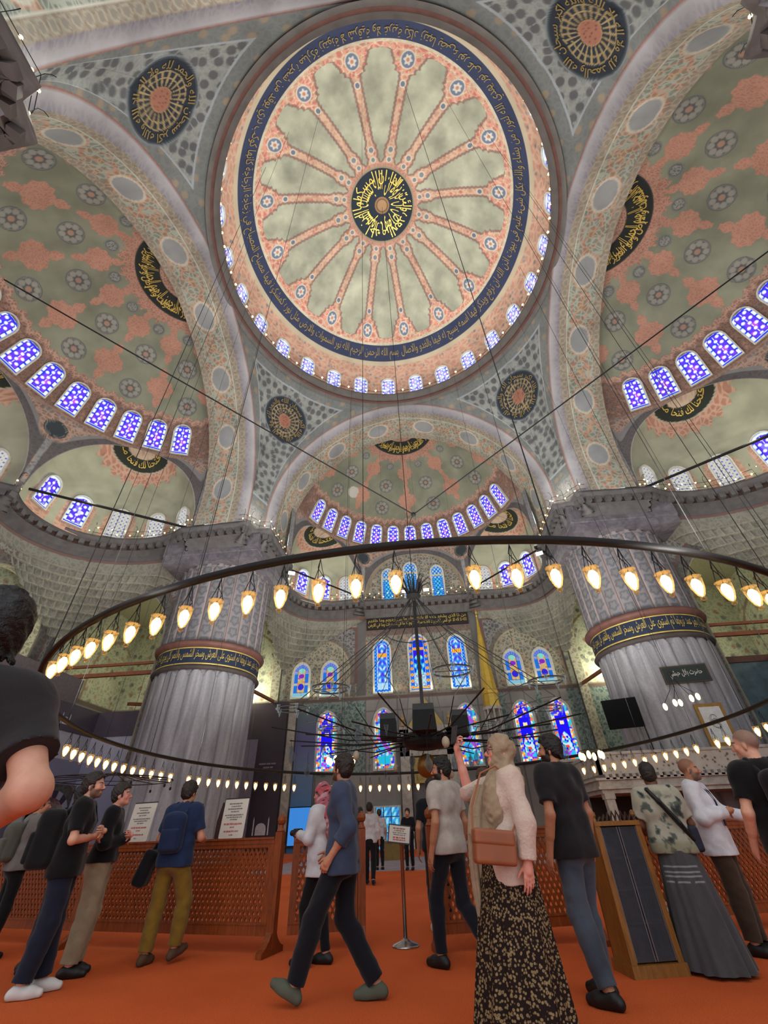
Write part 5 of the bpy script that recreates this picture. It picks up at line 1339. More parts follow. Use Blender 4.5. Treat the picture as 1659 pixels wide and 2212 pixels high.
# --- iron tie rods across the half domes
def rod(p, q, r, label, mat=IRON):
    b = MB(); b.tube([p, q], r, 8); return tag(b.build('tie_rod', mat), label, 'tie rod')
rod((-15.5, 9.9, 18.35), (-24.2, 4.2, 18.6), .085, 'dark iron tie rod crossing the left small half dome above its cornice')
rod((15.5, 9.9, 18.35), (24.2, 4.2, 18.6), .085, 'dark iron tie rod crossing the right small half dome above its cornice')
rod((-10.1, 16.6, 18.3), (-5.2, 22.8, 18.35), .07, 'dark iron tie rod crossing the far left small half dome')
rod((9.9, 16.6, 18.3), (5.0, 22.8, 18.35), .07, 'dark iron tie rod crossing the far right small half dome')
WOODR = plain('red_brown_timber', (138, 82, 54), .6, 0, .15, 3)
def beam(p, q, w, label):
    p = Vector(p); q = Vector(q); d = (q - p); L = d.length; M = Matrix.Translation(p) @ d.to_track_quat('X', 'Z').to_matrix().to_4x4()
    b = MB(); b.box(0, L, -w / 2, w / 2, -w / 2, w / 2, M); return tag(b.build('tie_beam', WOODR), label, 'beam')
beam((-16.4, 13.0, 9.5), (-24.6, 13.0, 9.5), .22, 'thick red-brown tie beam running left from the left pier, lower one')
beam((-16.4, 13.4, 10.25), (-24.6, 13.4, 10.25), .16, 'thin red-brown tie beam running left from the left pier, upper one')
beam((-13.0, 16.4, 9.6), (-12.6, 23.8, 9.9), .2, 'red-brown tie beam from the left pier back to the mihrab wall')
beam((13.0, 16.4, 9.6), (12.6, 23.8, 9.9), .2, 'red-brown tie beam from the right pier back to the mihrab wall')
beam((16.4, 13.0, 9.5), (24.6, 13.0, 9.5), .22, 'thick red-brown tie beam running right from the right pier, lower one')
beam((16.4, 13.4, 10.25), (24.6, 13.4, 10.25), .16, 'thin red-brown tie beam running right from the right pier, upper one')
beam((-20.5, 16.6, 8.6), (-16.2, 23.8, 9.6), .2, 'red-brown tie beam slanting behind the grey hoarding')
beam((20.5, 16.6, 8.6), (16.2, 23.8, 9.6), .2, 'red-brown tie beam slanting behind the right pier')
# --- railings with strings of little bulbs on the cornices
SB = MB(); SB.ball((0, 0, 0), .055, 8, 6); SBM = SB.mesh('bulb', True); SBM.materials.append(BULB_S)
def railing(path, z, label, step=.85, hgt=1.0, hook=True, bulbs=2, off=.25):
    P = resample(np.array(path, float), step); t = np.gradient(P, axis=0); t /= np.linalg.norm(t, axis=1)[:, None]; nr = np.stack([-t[:, 1], t[:, 0]], -1); P = P + nr * off
    b = MB()
    for zz in (.35, .72): b.tube([(p[0], p[1], z + zz) for p in P], .014, 5)
    for p, n in zip(P, nr):
        pts = [(p[0], p[1], z), (p[0], p[1], z + hgt * .95)]
        if hook: pts += [(p[0] - n[0] * .12, p[1] - n[1] * .12, z + hgt * 1.08), (p[0] - n[0] * .28, p[1] - n[1] * .28, z + hgt * 1.0)]
        b.tube(pts, .013, 4)
    o = b.build('light_railing', WIRE); tag(o, label, 'railing')
    Q = resample(P, step / bulbs)
    for i, q in enumerate(Q):
        k = link('bulb', SBM, None, o); k.location = (q[0], q[1], z + (.72 if i % 2 else .35) + .04)
    return o
railing(PIER_L, 18.0, 'iron railing with small bulbs on the cornice of the left pier'); railing(mir(PIER_L), 18.0, 'iron railing with small bulbs on the cornice of the right pier')
railing(EX_SIDE, 18.0, 'iron railing with small bulbs before the left small half dome'); railing(mir(EX_SIDE), 18.0, 'iron railing with small bulbs before the right small half dome')
railing(EX_FRONT, 18.0, 'iron railing with small bulbs before the far left small half dome'); railing(MIDL, 18.0, 'iron railing with small bulbs below the lunette windows'); railing(mir(EX_FRONT), 18.0, 'iron railing with small bulbs before the far right small half dome')
railing([(-9.15, -14), (-9.1, -11.35), (-9.75, -11.15), (-10.1, -10.25), (-13.5, -10.15)], 18.0, 'railing with small bulbs on the near left pier cornice', step=1.2)
railing([(13.5, -9.75), (10.5, -9.8), (10.35, -10.6), (9.85, -10.85), (9.85, -14)], 18.0, 'railing with small bulbs on the near right pier cornice', step=1.2)
n = 120; b = MB(); rr = 10.95; b.tube([(rr * math.cos(2 * PI * k / n), rr * math.sin(2 * PI * k / n), 32.55) for k in range(n)], .016, 4, True)
for k in range(30): a = 2 * PI * k / 30; b.tube([(rr * math.cos(a), rr * math.sin(a), 32.02), (rr * math.cos(a), rr * math.sin(a), 32.6)], .014, 4)
o = b.build('light_railing', WIRE); tag(o, 'circle of small bulbs on a rail round the foot of the great dome', 'railing')
SB2 = MB(); SB2.lathe([(.0, -.14), (.045, -.02), (.085, .05), (.05, .11), (.0, .13)], 8); SBM2 = SB2.mesh('bulb', True); SBM2.materials.append(BULB_S)
for k in range(84):
    a = 2 * PI * (k + .5) / 84; q = link('bulb', SBM2, None, o); q.location = (rr * math.cos(a), rr * math.sin(a), 32.62)
# --- floodlights
def flood(p, tgt, label):
    d = (Vector(tgt) - Vector(p)).normalized(); M = Matrix.Translation(p) @ d.to_track_quat('Z', 'Y').to_matrix().to_4x4()
    b = MB(); b.box(-.26, .26, -.14, .14, -.10, .06, M); b.tube([M @ Vector((0, 0, -.1)), M @ Vector((0, -.3, -.25))], .03, 6); o = b.build('floodlight', plain('grey_lamp_housing', (120, 120, 122), .5)); tag(o, label, 'lamp')
    k = MB(); k.box(-.24, .24, -.12, .12, .06, .075, M); k.build('lamp_face', FLOOD, o); return o
flood((-9.35, 15.0, 17.0), (-4, 4, 10), 'white floodlight under the far corner of the left pier cornice')
flood((9.35, 15.0, 17.0), (4, 4, 10), 'white floodlight under the far corner of the right pier cornice')
flood((-1.05, 22.6, 18.5), (-1, 0, 12), 'white floodlight on the cornice left of the chandelier rod'); flood((.95, 22.6, 18.5), (1, 0, 12), 'white floodlight on the cornice right of the chandelier rod')
# ---------------------------------------------------------------- things along the walls
# hoarding on the left gallery: a tall grey sheet, a printed banner, corrugated sheet and pale cloth below
h1, M1 = wall_box('hoarding', (-21.2, -4), (-21.2, 15.1), 6.3, 7.75, .1, HOARD); tag(h1, 'long mauve grey banner with white mosque prints along the left gallery', 'banner')
for i, y in enumerate((3.4, 5.6, 7.8, 10.0, 12.4)):
    mosque_icon(M1, y + 4, 6.62, .42, 'printed_mosque', h1)
    if i % 2:
        b = MB(); b.box(y + 4.9, y + 5.7, -.075, -.06, 6.62, 6.70, M1); b.box(y + 5.0, y + 5.5, -.075, -.06, 6.76, 6.8, M1); b.build('faint_print_line', ICON, h1)
h2, M2 = wall_box('hoarding', (-21.2, 15.1), (-15.9, 15.1), 6.3, 7.75, .1, HOARD); tag(h2, 'short return of the mauve grey banner running into the left pier', 'banner')
h3, _ = wall_box('hoarding', (-21.35, -4), (-21.35, 12.9), 7.75, 9.2, .08, plain('flat_grey_sheet', (112, 106, 108), .8)); tag(h3, 'plain grey sheet above the printed banner on the left gallery', 'hoarding')
c1 = corrugated('corrugated_sheet', (-21.2, -4), (-21.2, 15.1), 4.95, 6.3, CORR); tag(c1, 'white corrugated sheeting under the left gallery banner', 'sheeting')
c2 = corrugated('corrugated_sheet', (-21.2, 15.1), (-15.9, 15.1), 4.95, 6.3, CORR); tag(c2, 'white corrugated sheeting beside the left pier', 'sheeting')
h4, _ = wall_box('hoarding', (-21.2, -4), (-21.2, 15.1), 3.75, 4.95, .06, LAVENDER); tag(h4, 'pale lavender sheet hung along the left gallery front', 'hoarding')
h5, _ = wall_box('hoarding', (-21.2, 15.1), (-15.9, 15.1), 0, 4.95, .06, LAVENDER); tag(h5, 'pale lavender sheet down to the floor beside the left pier', 'hoarding')
# arcade with striped arches under the left gallery
WHITEST = plain('pale_arch_stone', (176, 174, 190), .7); DARKST = plain('dark_arch_stone', (70, 56, 74), .7)
def striped_arcade(x, ys, hw, z0, zc, ztop, label):
    root = arch_wall('arcade', (x, ys[0] - hw - .5), (x, ys[0] + hw + .5), 0, ztop, hw + .5, hw, z0, zc, .5, label, (150, 150, 166))
    return root
for i, y in enumerate((1.2, 4.4, 7.6, 10.8, 13.6)):
    root = arch_wall('wall_arcade', (-21.3, y - 1.6), (-21.3, y + 1.6), 0, 3.75, 1.6, 1.2, 1.9, 3.1, .5, 'striped arch of the left gallery arcade, %s from the left pier' % ('fifth', 'fourth', 'third', 'second', 'nearest')[i], (160, 160, 176))
    for k in range(11):
        t = PI * (k + .5) / 11; b = MB(); r0, r1 = 1.2, 1.55
        a0, a1 = t - PI / 22, t + PI / 22
        poly = [(1.6 + r0 * math.cos(a0), 1.9 + r0 * math.sin(a0)), (1.6 + r1 * math.cos(a0), 1.9 + r1 * math.sin(a0)), (1.6 + r1 * math.cos(a1), 1.9 + r1 * math.sin(a1)), (1.6 + r0 * math.cos(a1), 1.9 + r0 * math.sin(a1))]
        M = Matrix(((0, 1, 0, -21.3), (1, 0, 0, y - 1.6), (0, 0, 1, 0), (0, 0, 0, 1)))
        b.prism(poly, .25, .28, M); b.build('voussoir', DARKST if k % 2 else WHITEST, root)
    bk = MB().box(-22.6, -22.5, y - 1.6, y + 1.6, 0, 3.4); struct(bk.build('wall_back', LAVENDER), 'pale wall seen through the left arcade', 'wall')
g, _ = wall_box('wall_gallery', (21.2, -4), (21.2, 15.1), 0, 8.4, .4, plain('blue_tile', (96, 116, 122), .5, 0, .25, 2.5)); struct(g, 'blue tiled gallery front on the right side', 'wall')
g, _ = wall_box('wall_gallery', (21.2, 15.1), (15.9, 15.1), 0, 8.4, .4, plain('blue_tile_return', (92, 112, 118), .5, 0, .25, 2.5)); struct(g, 'blue tiled gallery return beside the right pier', 'wall')
b = MB().box(15.9, 21.6, 14.8, 15.4, 8.4, 8.75); b.box(20.9, 21.6, -4, 15.4, 8.4, 8.75); struct(b.build('trim_8', RED_STONE), 'red stone moulding on top of the right gallery front', 'moulding')
# dark hoarding on the mihrab wall, left
d1, MD = wall_box('hoarding', (-20.5, 23.3), (-11.2, 23.3), 0, 9.7, .1, HOARD_D); tag(d1, 'tall dark mauve hoarding on the mihrab wall behind the left pier', 'hoarding')
d2, _ = wall_box('hoarding', (-20.5, 22.9), (-13.2, 22.9), 0, 7.0, .1, plain('slate_sheet', (124, 120, 140), .8)); tag(d2, 'paler slate sheet standing before the dark hoarding', 'hoarding')
mosque_icon(MD, 20.5 - 12.3, 1.05, .75, 'printed_mosque', d1)
b = MB()
for x_, l_, z_ in ((7.5, .55, 5.3), (8.1, .3, 5.3), (8.45, .35, 5.3), (7.85, .5, 5.06), (8.4, .2, 5.06)): b.box(x_, x_ + l_, -.075, -.06, z_, z_ + .11, MD)
b.build('faint_print_line', plain('faint_print', (128, 122, 136), .8), d1)
# marble column strip and the sheet with blue light painted in, left of the mihrab
b = MB().box(-11.1, -10.5, 23.4, 23.95, 0, 9.6); struct(b.build('column', MARBLE_PALE), 'pale marble strip between the dark hoarding and the blue-lit sheet', 'column')
def sheetmat():  # gradient paints blue and purple light into the sheet's colour
    m, nt, bs = new_mat('painted_blue_light_sheet'); c = coord(nt, 'Object'); sp = nt.nodes.new('ShaderNodeSeparateXYZ'); lk(nt, c, sp.inputs[0])
    mp = nt.nodes.new('ShaderNodeMapRange'); lk(nt, sp.outputs[2], mp.inputs[0]); mp.inputs[1].default_value = 0; mp.inputs[2].default_value = 9.0
    lk(nt, ramp(nt, mp.outputs[0], [(0, L4((70, 130, 190))), (.25, L4((90, 140, 190))), (.55, L4((110, 130, 160))), (.75, L4((100, 98, 150))), (1, L4((100, 120, 120)))]), bs.inputs['Base Color']); bs.inputs['Roughness'].default_value = .7; return m
b = MB().box(-10.4, -8.85, 23.55, 23.7, 0, 8.9); tag(b.build('banner', sheetmat()), 'sheet with blue light painted into its colour, hanging on the mihrab wall left of a stained window', 'banner')
scr = emit('blue_screen', (70, 150, 240), .75)
b = MB().box(-10.35, -7.9, 23.2, 23.4, .35, 2.6); sc_ = b.build('display_screen', plain('screen_frame', (28, 30, 36), .5)); tag(sc_, 'large bright blue screen standing low on the mihrab wall', 'screen')
b = MB().box(-10.28, -7.97, 23.17, 23.2, .42, 2.53); b.build('screen_face', scr, sc_)
# mihrab niche with gilded panel
mih = empty('mihrab', (-.1, 23.6, 0)); tag(mih, 'carved marble mihrab niche with gilded panel in the middle of the far wall', 'mihrab')
def cpart(name, mb, mat):
    for i, v in enumerate(mb.v): mb.v[i] = (v[0] + .1, v[1] - 23.6, v[2])
    return mb.build(name, mat, mih)
b = MB(); b.box(-2.2, -1.5, 23.3, 23.95, 0, 7.2); b.box(1.3, 2.0, 23.3, 23.95, 0, 7.2); b.box(-2.2, 2.0, 23.3, 23.95, 5.4, 7.4); cpart('surround', b, MARBLE_PALE)
b = MB(); b.prism([(-1.5, 7.4), (1.3, 7.4), (.6, 8.5), (-.1, 9.5), (-.8, 8.5)], 23.5, 23.9); cpart('gable', b, plain('gilt_crest', (176, 150, 84), .5, .2))
b = MB(); n = 18; pr = [(1.35 * math.cos(t), 1.0 * math.sin(t)) for t in np.linspace(0, PI, n)]
P_ = np.array([[(-.1 - x, 23.95 - .0 - y * .0 + (-.3 + y * .3), z) for z in (0, 4.6)] for x, y in pr]); 
o = link('niche', grid_mesh('niche', P_ - np.array([-.1, 23.6, 0])), plain('niche_marble', (104, 100, 98), .5), mih)
b = MB(); b.box(-1.25, 1.05, 23.45, 23.55, 3.7, 5.3); cpart('gilded_panel', b, plain('gilt_panel', (160, 136, 70), .5, .2, .25, 4))
for sx_ in (-1.9, 1.7):
    b = MB(); b.tube([(sx_, 23.1, 7.4), (sx_, 23.1, 8.3)], [.16, .03], 8); b.ball((sx_, 23.1, 7.9), .17); cpart('gilt_finial', b, plain('gilt_finial', (184, 156, 96), .4, .4))
# carved marble minbar with its gilded spire
mb_ = empty('minbar', (4.9, 21.5, 0)); tag(mb_, 'pulpit spire, a tall golden cone right of the tall windows', 'pulpit')
b = MB(); b.lathe([(.62, 8.05), (.60, 8.9), (.66, 8.95), (.66, 9.15), (.58, 9.25), (.05, 15.1), (.10, 15.2), (.03, 15.35), (.09, 15.5), (.01, 15.8)], 10); b.v = [(x + .0, y, z) for x, y, z in b.v]; b.build('gilded_spire', plain('gilded_cone', (190, 158, 62), .38, .35, .12, 3), mb_)
b = MB(); 
for k in range(8): a = 2 * PI * k / 8; b.tube([(.58 * math.cos(a), .58 * math.sin(a), 5.6), (.58 * math.cos(a), .58 * math.sin(a), 8.05)], .07, 8)
b.lathe([(.75, 5.3), (.75, 5.6), (.6, 5.62)], 10); b.lathe([(.7, 7.85), (.7, 8.06), (.5, 8.08)], 10); b.build('canopy_columns', MARBLE_PALE, mb_)
b = MB(); b.prism([(.7, 0), (.7, 5.3), (-.7, 5.3), (-.7, 0)], -.6, .6); b.build('tower', MARBLE_PALE, mb_)
# marble singers' lodge by the right pier
ld = empty('marble_lodge', (10.5, 10, 0)); tag(ld, 'raised marble gallery on posts with carved parapet beside the right pier', 'gallery')
def lp(name, mb, mat):
    for i, v in enumerate(mb.v): mb.v[i] = (v[0] - 10.5, v[1] - 10, v[2])
    return mb.build(name, mat, ld)
b = MB()
for i, (e, z0, z1) in enumerate(((.0, 1.98, 2.12), (.12, 2.12, 2.22), (.05, 2.22, 2.42), (.16, 2.42, 2.5))): b.box(6.75 - e, 19, 8.2 - e, 13.0, z0, z1)
lp('cornice', b, MARBLE_PALE)
b = MB()
for k in range(46): x = 7.0 + k * .26; b.box(x, x + .13, 8.04, 8.16, 2.44, 2.62)
lp('dentil_row', b, MARBLE_PALE)
def parapet_mat():
    m, nt, bs = new_mat('carved_parapet'); c = coord(nt); v = nt.nodes.new('ShaderNodeTexVoronoi'); v.inputs['Scale'].default_value = 5.5; lk(nt, c, v.inputs['Vector'])
    f = ramp(nt, v.outputs['Distance'], [(.0, L4((84, 74, 66))), (.18, L4((96, 86, 78))), (.3, L4((176, 168, 154))), (1, L4((190, 182, 168)))]); lk(nt, f, bs.inputs['Base Color']); bs.inputs['Roughness'].default_value = .6; return m
b = MB(); b.box(6.85, 19, 8.2, 8.32, 2.62, 3.3); b.box(6.85, 6.97, 8.2, 13, 2.62, 3.3); lp('parapet', b, parapet_mat())
b = MB(); b.box(6.8, 19, 8.15, 8.37, 3.3, 3.4); b.box(6.8, 7.02, 8.15, 13, 3.3, 3.4); lp('coping', b, MARBLE_PALE)
for x in (7.0, 8.6, 10.4, 12.2, 14.0):
    for y in (8.4, 12.6): b = MB(); b.box(x - .16, x + .16, y - .16, y + .16, 0, 1.98); b.box(x - .2, x + .2, y - .2, y + .2, 1.8, 1.98); b.box(x - .2, x + .2, y - .2, y + .2, 0, .2); lp('post', b, MARBLE_PALE)
b = MB(); b.box(7.2, 19, 11.6, 11.7, 0, 1.98); lp('back_screen', b, plain('dark_timber_screen', (46, 34, 28), .7))
# things on the right pier
def on_pier(ang, z, w, h, r=3.05, tilt=0):
    a = math.radians(ang); c = Vector((13.56 + r * math.cos(a), 13.56 + r * math.sin(a), z)); n = Vector((math.cos(a), math.sin(a), 0)); t = Vector((-n.y, n.x, 0))
    return Matrix(((t.x, n.x, 0, c.x), (t.y, n.y, 0, c.y), (0, 0, 1, c.z), (0, 0, 0, 1)))
M = on_pier(-98, 6.85, 0, 0); b = MB(); b.box(-1.05, 1.05, 0, .08, -.42, .42, M); pq = b.build('wall_plaque', plain('plaque_frame', (60, 48, 32), .5)); tag(pq, 'dark green plaque with white writing high on the right pier', 'plaque')
b = MB(); b.box(-.97, .97, .08, .095, -.35, .35, M); b.build('plaque_field', plain('bottle_green', (26, 38, 32), .5), pq)
warp_text('calligraphy', shape_ar('\u062d\u0636\u0631\u062a \u0628\u0644\u0627\u0644 \u062d\u0628\u0634\u064a'), lambda u, v: np.array([tuple(M @ Vector((-.75 + 1.5 * a_, .11, -.2 + .42 * b_))) for a_, b_ in zip(u, v)]), plain('plaque_writing', (190, 190, 180), .6), pq)
M = on_pier(-92, 4.55, 0, 0); b = MB(); b.box(-.62, .62, 0, .07, -.9, .9, M); pf = b.build('picture_frame', plain('gilt_frame', (150, 112, 48), .45, .2)); tag(pf, 'gold framed white calligraphy sheet on the right pier', 'picture')
b = MB(); b.box(-.47, .47, .07, .08, -.75, .75, M); b.build('sheet', plain('ivory_sheet', (206, 208, 206), .6), pf)
b = MB()
for k in range(14): b.tube([M @ Vector((.2 * math.cos(t) * (1 if k % 2 else .7), .09, .28 - .1 * k * .3 + .14 * math.sin(t))) for t in np.linspace(k, k + 2.2, 8)], .008, 4)
b.build('ink_strokes', plain('grey_ink', (110, 112, 110), .7), pf)
tv = empty('display_screen', (9.75, 11.2, 5.35), math.radians(-20)); tag(tv, 'black flat screen tilted on an arm before the right pier', 'screen')
b = MB(); b.box(-.8, .8, -.05, .05, -.66, .66, Matrix.Rotation(.12, 4, 'X')); b.build('panel', plain('black_glass', (6, 6, 8), .6, spec=.1), tv)
b = MB(); b.tube([(0, .05, 0), (.2, .9, .1)], .04, 6); b.build('bracket', IRON, tv); b = MB(); b.tube([(.75, 0, -.6), (.9, 0, -5.3)], .03, 6); b.build('stand_pole', IRON, tv)
# small lamp cluster hung before the right pier
sc2 = empty('small_chandelier', (11.2, 8.3, 6.35)); tag(sc2, 'small cluster of lit lamps hung on cords before the right pier', 'chandelier')
b = MB(); b.tube([(0, 0, 0), (-.3, .3, 9)], .012, 5); b.ball((0, 0, 0), .09)
pts = [(-.75, .0, -1.35), (-.38, -.2, -1.25), (0, .1, -1.2), (.4, -.15, -1.1), (.8, .05, -1.0)]
for p in pts: b.tube([(0, 0, 0), (p[0] * .35, p[1], p[2] * .5), (p[0], p[1], p[2] + .1)], .012, 5)
b.build('cords', WIRE, sc2)
SCB = MB(); SCB.ball((0, 0, 0), .085, 10, 8, (1, 1, 1.7)); SCBM = SCB.mesh('bulb', True); SCBM.materials.append(emit('cluster_bulb', (255, 214, 140), 8))
for p in pts: k = link('bulb', SCBM, None, sc2); k.location = p
# dark lamp frame hanging low on the left, pale rug up the aisle, small far things
fr = empty('hanging_lamp', (-8.8, 0.5, 2.5)); fr.scale = (.62, .62, .62); tag(fr, 'dark iron frame of long flat arms hung low at the left, its lamps unlit', 'lamp')
b = MB()
for a in np.linspace(0, 2 * PI, 14, endpoint=False): b.tube([(0, 0, .25), (1.3 * math.cos(a), 1.3 * math.sin(a), .02), (2.5 * math.cos(a), 2.5 * math.sin(a), -.05)], .018, 5)
b.tube([(2.5 * math.cos(t), 2.5 * math.sin(t), -.05) for t in np.linspace(0, 2 * PI, 48, endpoint=False)], .02, 5, True); b.tube([(1.3 * math.cos(t), 1.3 * math.sin(t), .02) for t in np.linspace(0, 2 * PI, 36, endpoint=False)], .014, 5, True)
b.build('arms', IRON, fr); b = MB(); b.tube([(0, 0, .25), (0, 0, 27)], .012, 5); b.build('hanging_rod', IRON, fr)
for k in range(9):
    a = 2 * PI * k / 9; b = MB(); b.tube([(2.5 * math.cos(a), 2.5 * math.sin(a), -.05), (2.5 * math.cos(a), 2.5 * math.sin(a), -.32)], .008, 4); b.lathe([(.0, -.42), (.05, -.38), (.05, -.30), (.02, -.28)], 10, (2.5 * math.cos(a), 2.5 * math.sin(a), 0)); b.build('dark_lamp', IRON, fr)
b = MB().box(-7, 5.5, 6.1, 14, 0, .014); tag(b.build('rug', plain('pale_mauve_rug', (150, 140, 150), .9, 0, .15, 1.5)), 'pale mauve rug laid across the far end of the aisle', 'rug')
b = MB(); b.box(-.42, .42, -.25, .25, 0, .62); b.box(-.46, .46, -.29, .29, .62, .68); b.box(-.46, .46, -.29, .29, 0, .06); o = b.build('chest', plain('ochre_wood', (120, 92, 40), .6)); o.location = (-1.95, 12.0, .014); tag(o, 'small ochre wooden chest at the far end of the aisle', 'chest')
def lamp_cluster(p, label, n=7, r=.5, k=1.0):
    o = empty('lamp_cluster', p); tag(o, label, 'lamp cluster'); b = MB(); b.tube([(0, 0, 0), (0, 0, 22)], .01, 5)
    b.tube([(r * math.cos(t), r * math.sin(t), 0) for t in np.linspace(0, 2 * PI, 24, endpoint=False)], .015, 5, True); b.tube([(-r, 0, 0), (r, 0, 0)], .01, 4); b.build('frame', IRON, o)
    for j in range(n): t = 2 * PI * j / n; q = link('bulb', SCBM, None, o); q.location = (r * math.cos(t), r * math.sin(t), -.14); q.scale = (.9 * k,) * 3
lamp_cluster((-3.4, 6.0, 3.45), 'small far cluster of lit bulbs over the aisle, behind the blue shirt'); lamp_cluster((5.4, 4.0, 3.0), 'small cluster of lit bulbs just left of the marble gallery', 6, .35, .9)
# ---------------------------------------------------------------- wooden lattice screen, signs, bookcase
def wood_mat(name, lo, hi):
    m, nt, b = new_mat(name); c = coord(nt); mp = nt.nodes.new('ShaderNodeMapping'); lk(nt, c, mp.inputs[0]); mp.inputs['Scale'].default_value = (6, 6, 1.2)
    n = noise(nt, 3, 5, mp.outputs[0], 1.5); lk(nt, ramp(nt, n.outputs[0], [(.3, L4(lo)), (.7, L4(hi))]), b.inputs['Base Color']); b.inputs['Roughness'].default_value = .42; b.inputs['Specular IOR Level'].default_value = .35
    bump(nt, b, n.outputs[0], .1, .01); return m
WOOD = wood_mat('warm_brown_wood', (112, 52, 18), (146, 72, 28)); WOOD_D = wood_mat('golden_brown_wood', (118, 78, 34), (148, 100, 46))
def lattice_screen(p0, p1, label, posts=(True, True), feet=True, ends=(0, 0)):
    p0 = Vector((p0[0], p0[1], 0)); p1 = Vector((p1[0], p1[1], 0)); d = p1 - p0; L = d.length; d.normalize(); n = Vector((-d.y, d.x, 0))
    root = empty('lattice_screen', p0, math.atan2(d.y, d.x)); tag(root, label, 'screen')
    W0, W1 = .06, L - .06; ZB, ZT = .20, 1.04
    def part(name, mb, mat=WOOD, sm=False): return mb.build(name, mat, root, sm)
    b = MB(); b.prism([(W0, 1.04), (W0, 1.09), (W1, 1.09), (W1, 1.04)], -.035, .035); b.box(W0, W1, -.05, .05, 1.088, 1.11); b.box(W0, W1, -.028, .028, 1.0, 1.04); part('top_rail', b)
    b = MB(); b.box(W0, W1, -.032, .032, .16, .27); b.box(W0, W1, -.04, .04, .255, .275); part('bottom_rail', b)
    for x in (W0, W1 - .09): b = MB(); b.box(x, x + .09, -.03, .03, .27, 1.0); part('stile', b)
    # pierced lattice: crossing slanted bars
    x0, x1, z0, z1 = W0 + .09, W1 - .09, .275, 1.0; b = MB(); stp, w = .066, .0135
    for sgn in (1, -1):
        c = -(z1 - z0) - .05
        while c < (x1 - x0) + (z1 - z0):
            pts = []
            # line x = x0 + c + sgn * t, z = z0 + t (slope 60 degrees)
            k = .58
            xa = x0 + c if sgn > 0 else x0 + c + (z1 - z0) * k
            f = lambda z: xa + sgn * (z - z0) * k
            za, zb = z0, z1
            for lim in (x0, x1):
                zz = z0 + sgn * (lim - xa) / k
                if sgn > 0: za, zb = (max(za, zz), zb) if lim == x0 else (za, min(zb, zz))
                else: za, zb = (za, min(zb, zz)) if lim == x0 else (max(za, zz), zb)
            if zb - za > .01: b.prism([(f(za) - w, za), (f(za) + w, za), (f(zb) + w, zb), (f(zb) - w, zb)], -.011 + .003 * sgn, .011 + .003 * sgn)
            c += stp
    z = z0 + stp * .86
    while z < z1: b.box(x0, x1, -.006, .006, z - .009, z + .009); z += stp * .86 * 2
    part('lattice', b)
    def post(x):
        b = MB(); b.box(x - .05, x + .05, -.045, .045, .05, 1.16); b.lathe([(.0475, 1.16), (.055, 1.17), (.035, 1.20), (.03, 1.235), (.048, 1.25), (.058, 1.285), (.052, 1.325), (.025, 1.345), (.018, 1.36), (.0, 1.365)], 14, (x, 0, 0)); o = part('post', b, WOOD, False)
        if feet: f_ = MB(); f_.prism([(-.02, 0), (-.24, 0), (-.24, .05), (-.17, .075), (-.10, .13), (-.05, .20), (.05, .20), (.10, .13), (.17, .075), (.24, .05), (.24, 0), (.02, 0)], -.04, .04, Matrix(((0, -1, 0, x), (1, 0, 0, 0), (0, 0, 1, 0), (0, 0, 0, 1)))); f_.build('foot', WOOD, o)
    for x, on in ((0, posts[0]), (L, posts[1])):
        if on: post(x)
    return root
lattice_screen((-8.6, -3.95), (-4.98, -4.86), 'wooden lattice screen panel at the far left behind the backpacked visitors', (True, True))
lattice_screen((-4.86, -4.88), (-1.98, -5.58), 'long wooden lattice screen panel the navy-shirted person leans on', (False, True))
lattice_screen((-1.86, -5.55), (-.92, -5.30), 'short wooden lattice screen panel left of the aisle', (False, True))
lattice_screen((.03, -5.72), (1.92, -5.28), 'wooden lattice screen panel right of the aisle, behind the person filming', (True, True))
lattice_screen((2.04, -5.25), (5.9, -4.45), 'wooden lattice screen panel at the right behind the white-shirted person', (False, True))
# notice boards on the far side of the screen: pale sheets with rows of small illegible marks
PAPER = plain('notice_paper', (206, 198, 186), .7, 0, .04); GREYINK = plain('grey_print', (120, 116, 112), .8); REDINK = plain('red_print', (176, 96, 88), .8)
def marks(parent, rows, M, w, mat1=GREYINK, mat2=REDINK, seed=1):
    rd = random.Random(seed); b1 = MB(); b2 = MB()
    for z, half, h, red in rows:
        x = -half
        while x < half - .012:
            l = rd.uniform(.012, .045); l = min(l, half - x); (b2 if red else b1).box(x, x + l, -.0065, -.0045, z - h * rd.uniform(.35, .5), z + h * rd.uniform(.35, .5), M); x += l + rd.uniform(.004, .012)
    b1.build('print', mat1, parent)
    if b2.v: b2.build('red_print', mat2, parent)
def notice(p, rz, w, h, tilt, label):
    o = empty('notice_board', p, rz); tag(o, label, 'sign'); M = Matrix.Rotation(tilt, 4, 'X')
    c = .03; b = MB(); b.prism([(-w / 2 + c, 0), (-w / 2, c), (-w / 2, h), (w / 2, h), (w / 2, c), (w / 2 - c, 0)], -.004, .004, M); b.build('sheet', PAPER, o)
    b = MB(); b.box(-w / 2, w / 2, -.006, .006, h, h + .014, M); b.build('top_strip', plain('black_strip', (30, 28, 28), .5), o)
    k = h / .46; rows = [(.405 * k, .12, .016, 0), (.375 * k, .08, .014, 0), (.345 * k, .13, .018, 0), (.315 * k, .07, .014, 0), (.275 * k, .16, .016, 0), (.25 * k, .13, .014, 0), (.225 * k, .06, .014, 0), (.175 * k, .15, .022, 1), (.14 * k, .04, .016, 1), (.095 * k, .13, .020, 1), (.055 * k, .03, .016, 1)]
    marks(o, rows, M, w, seed=int(p[0] * 10)); return o
notice((-4.42, -4.94, 1.09), math.radians(-14), .44, .50, -.10, 'white notice sheet standing on the screen, left of the navy-shirted person')
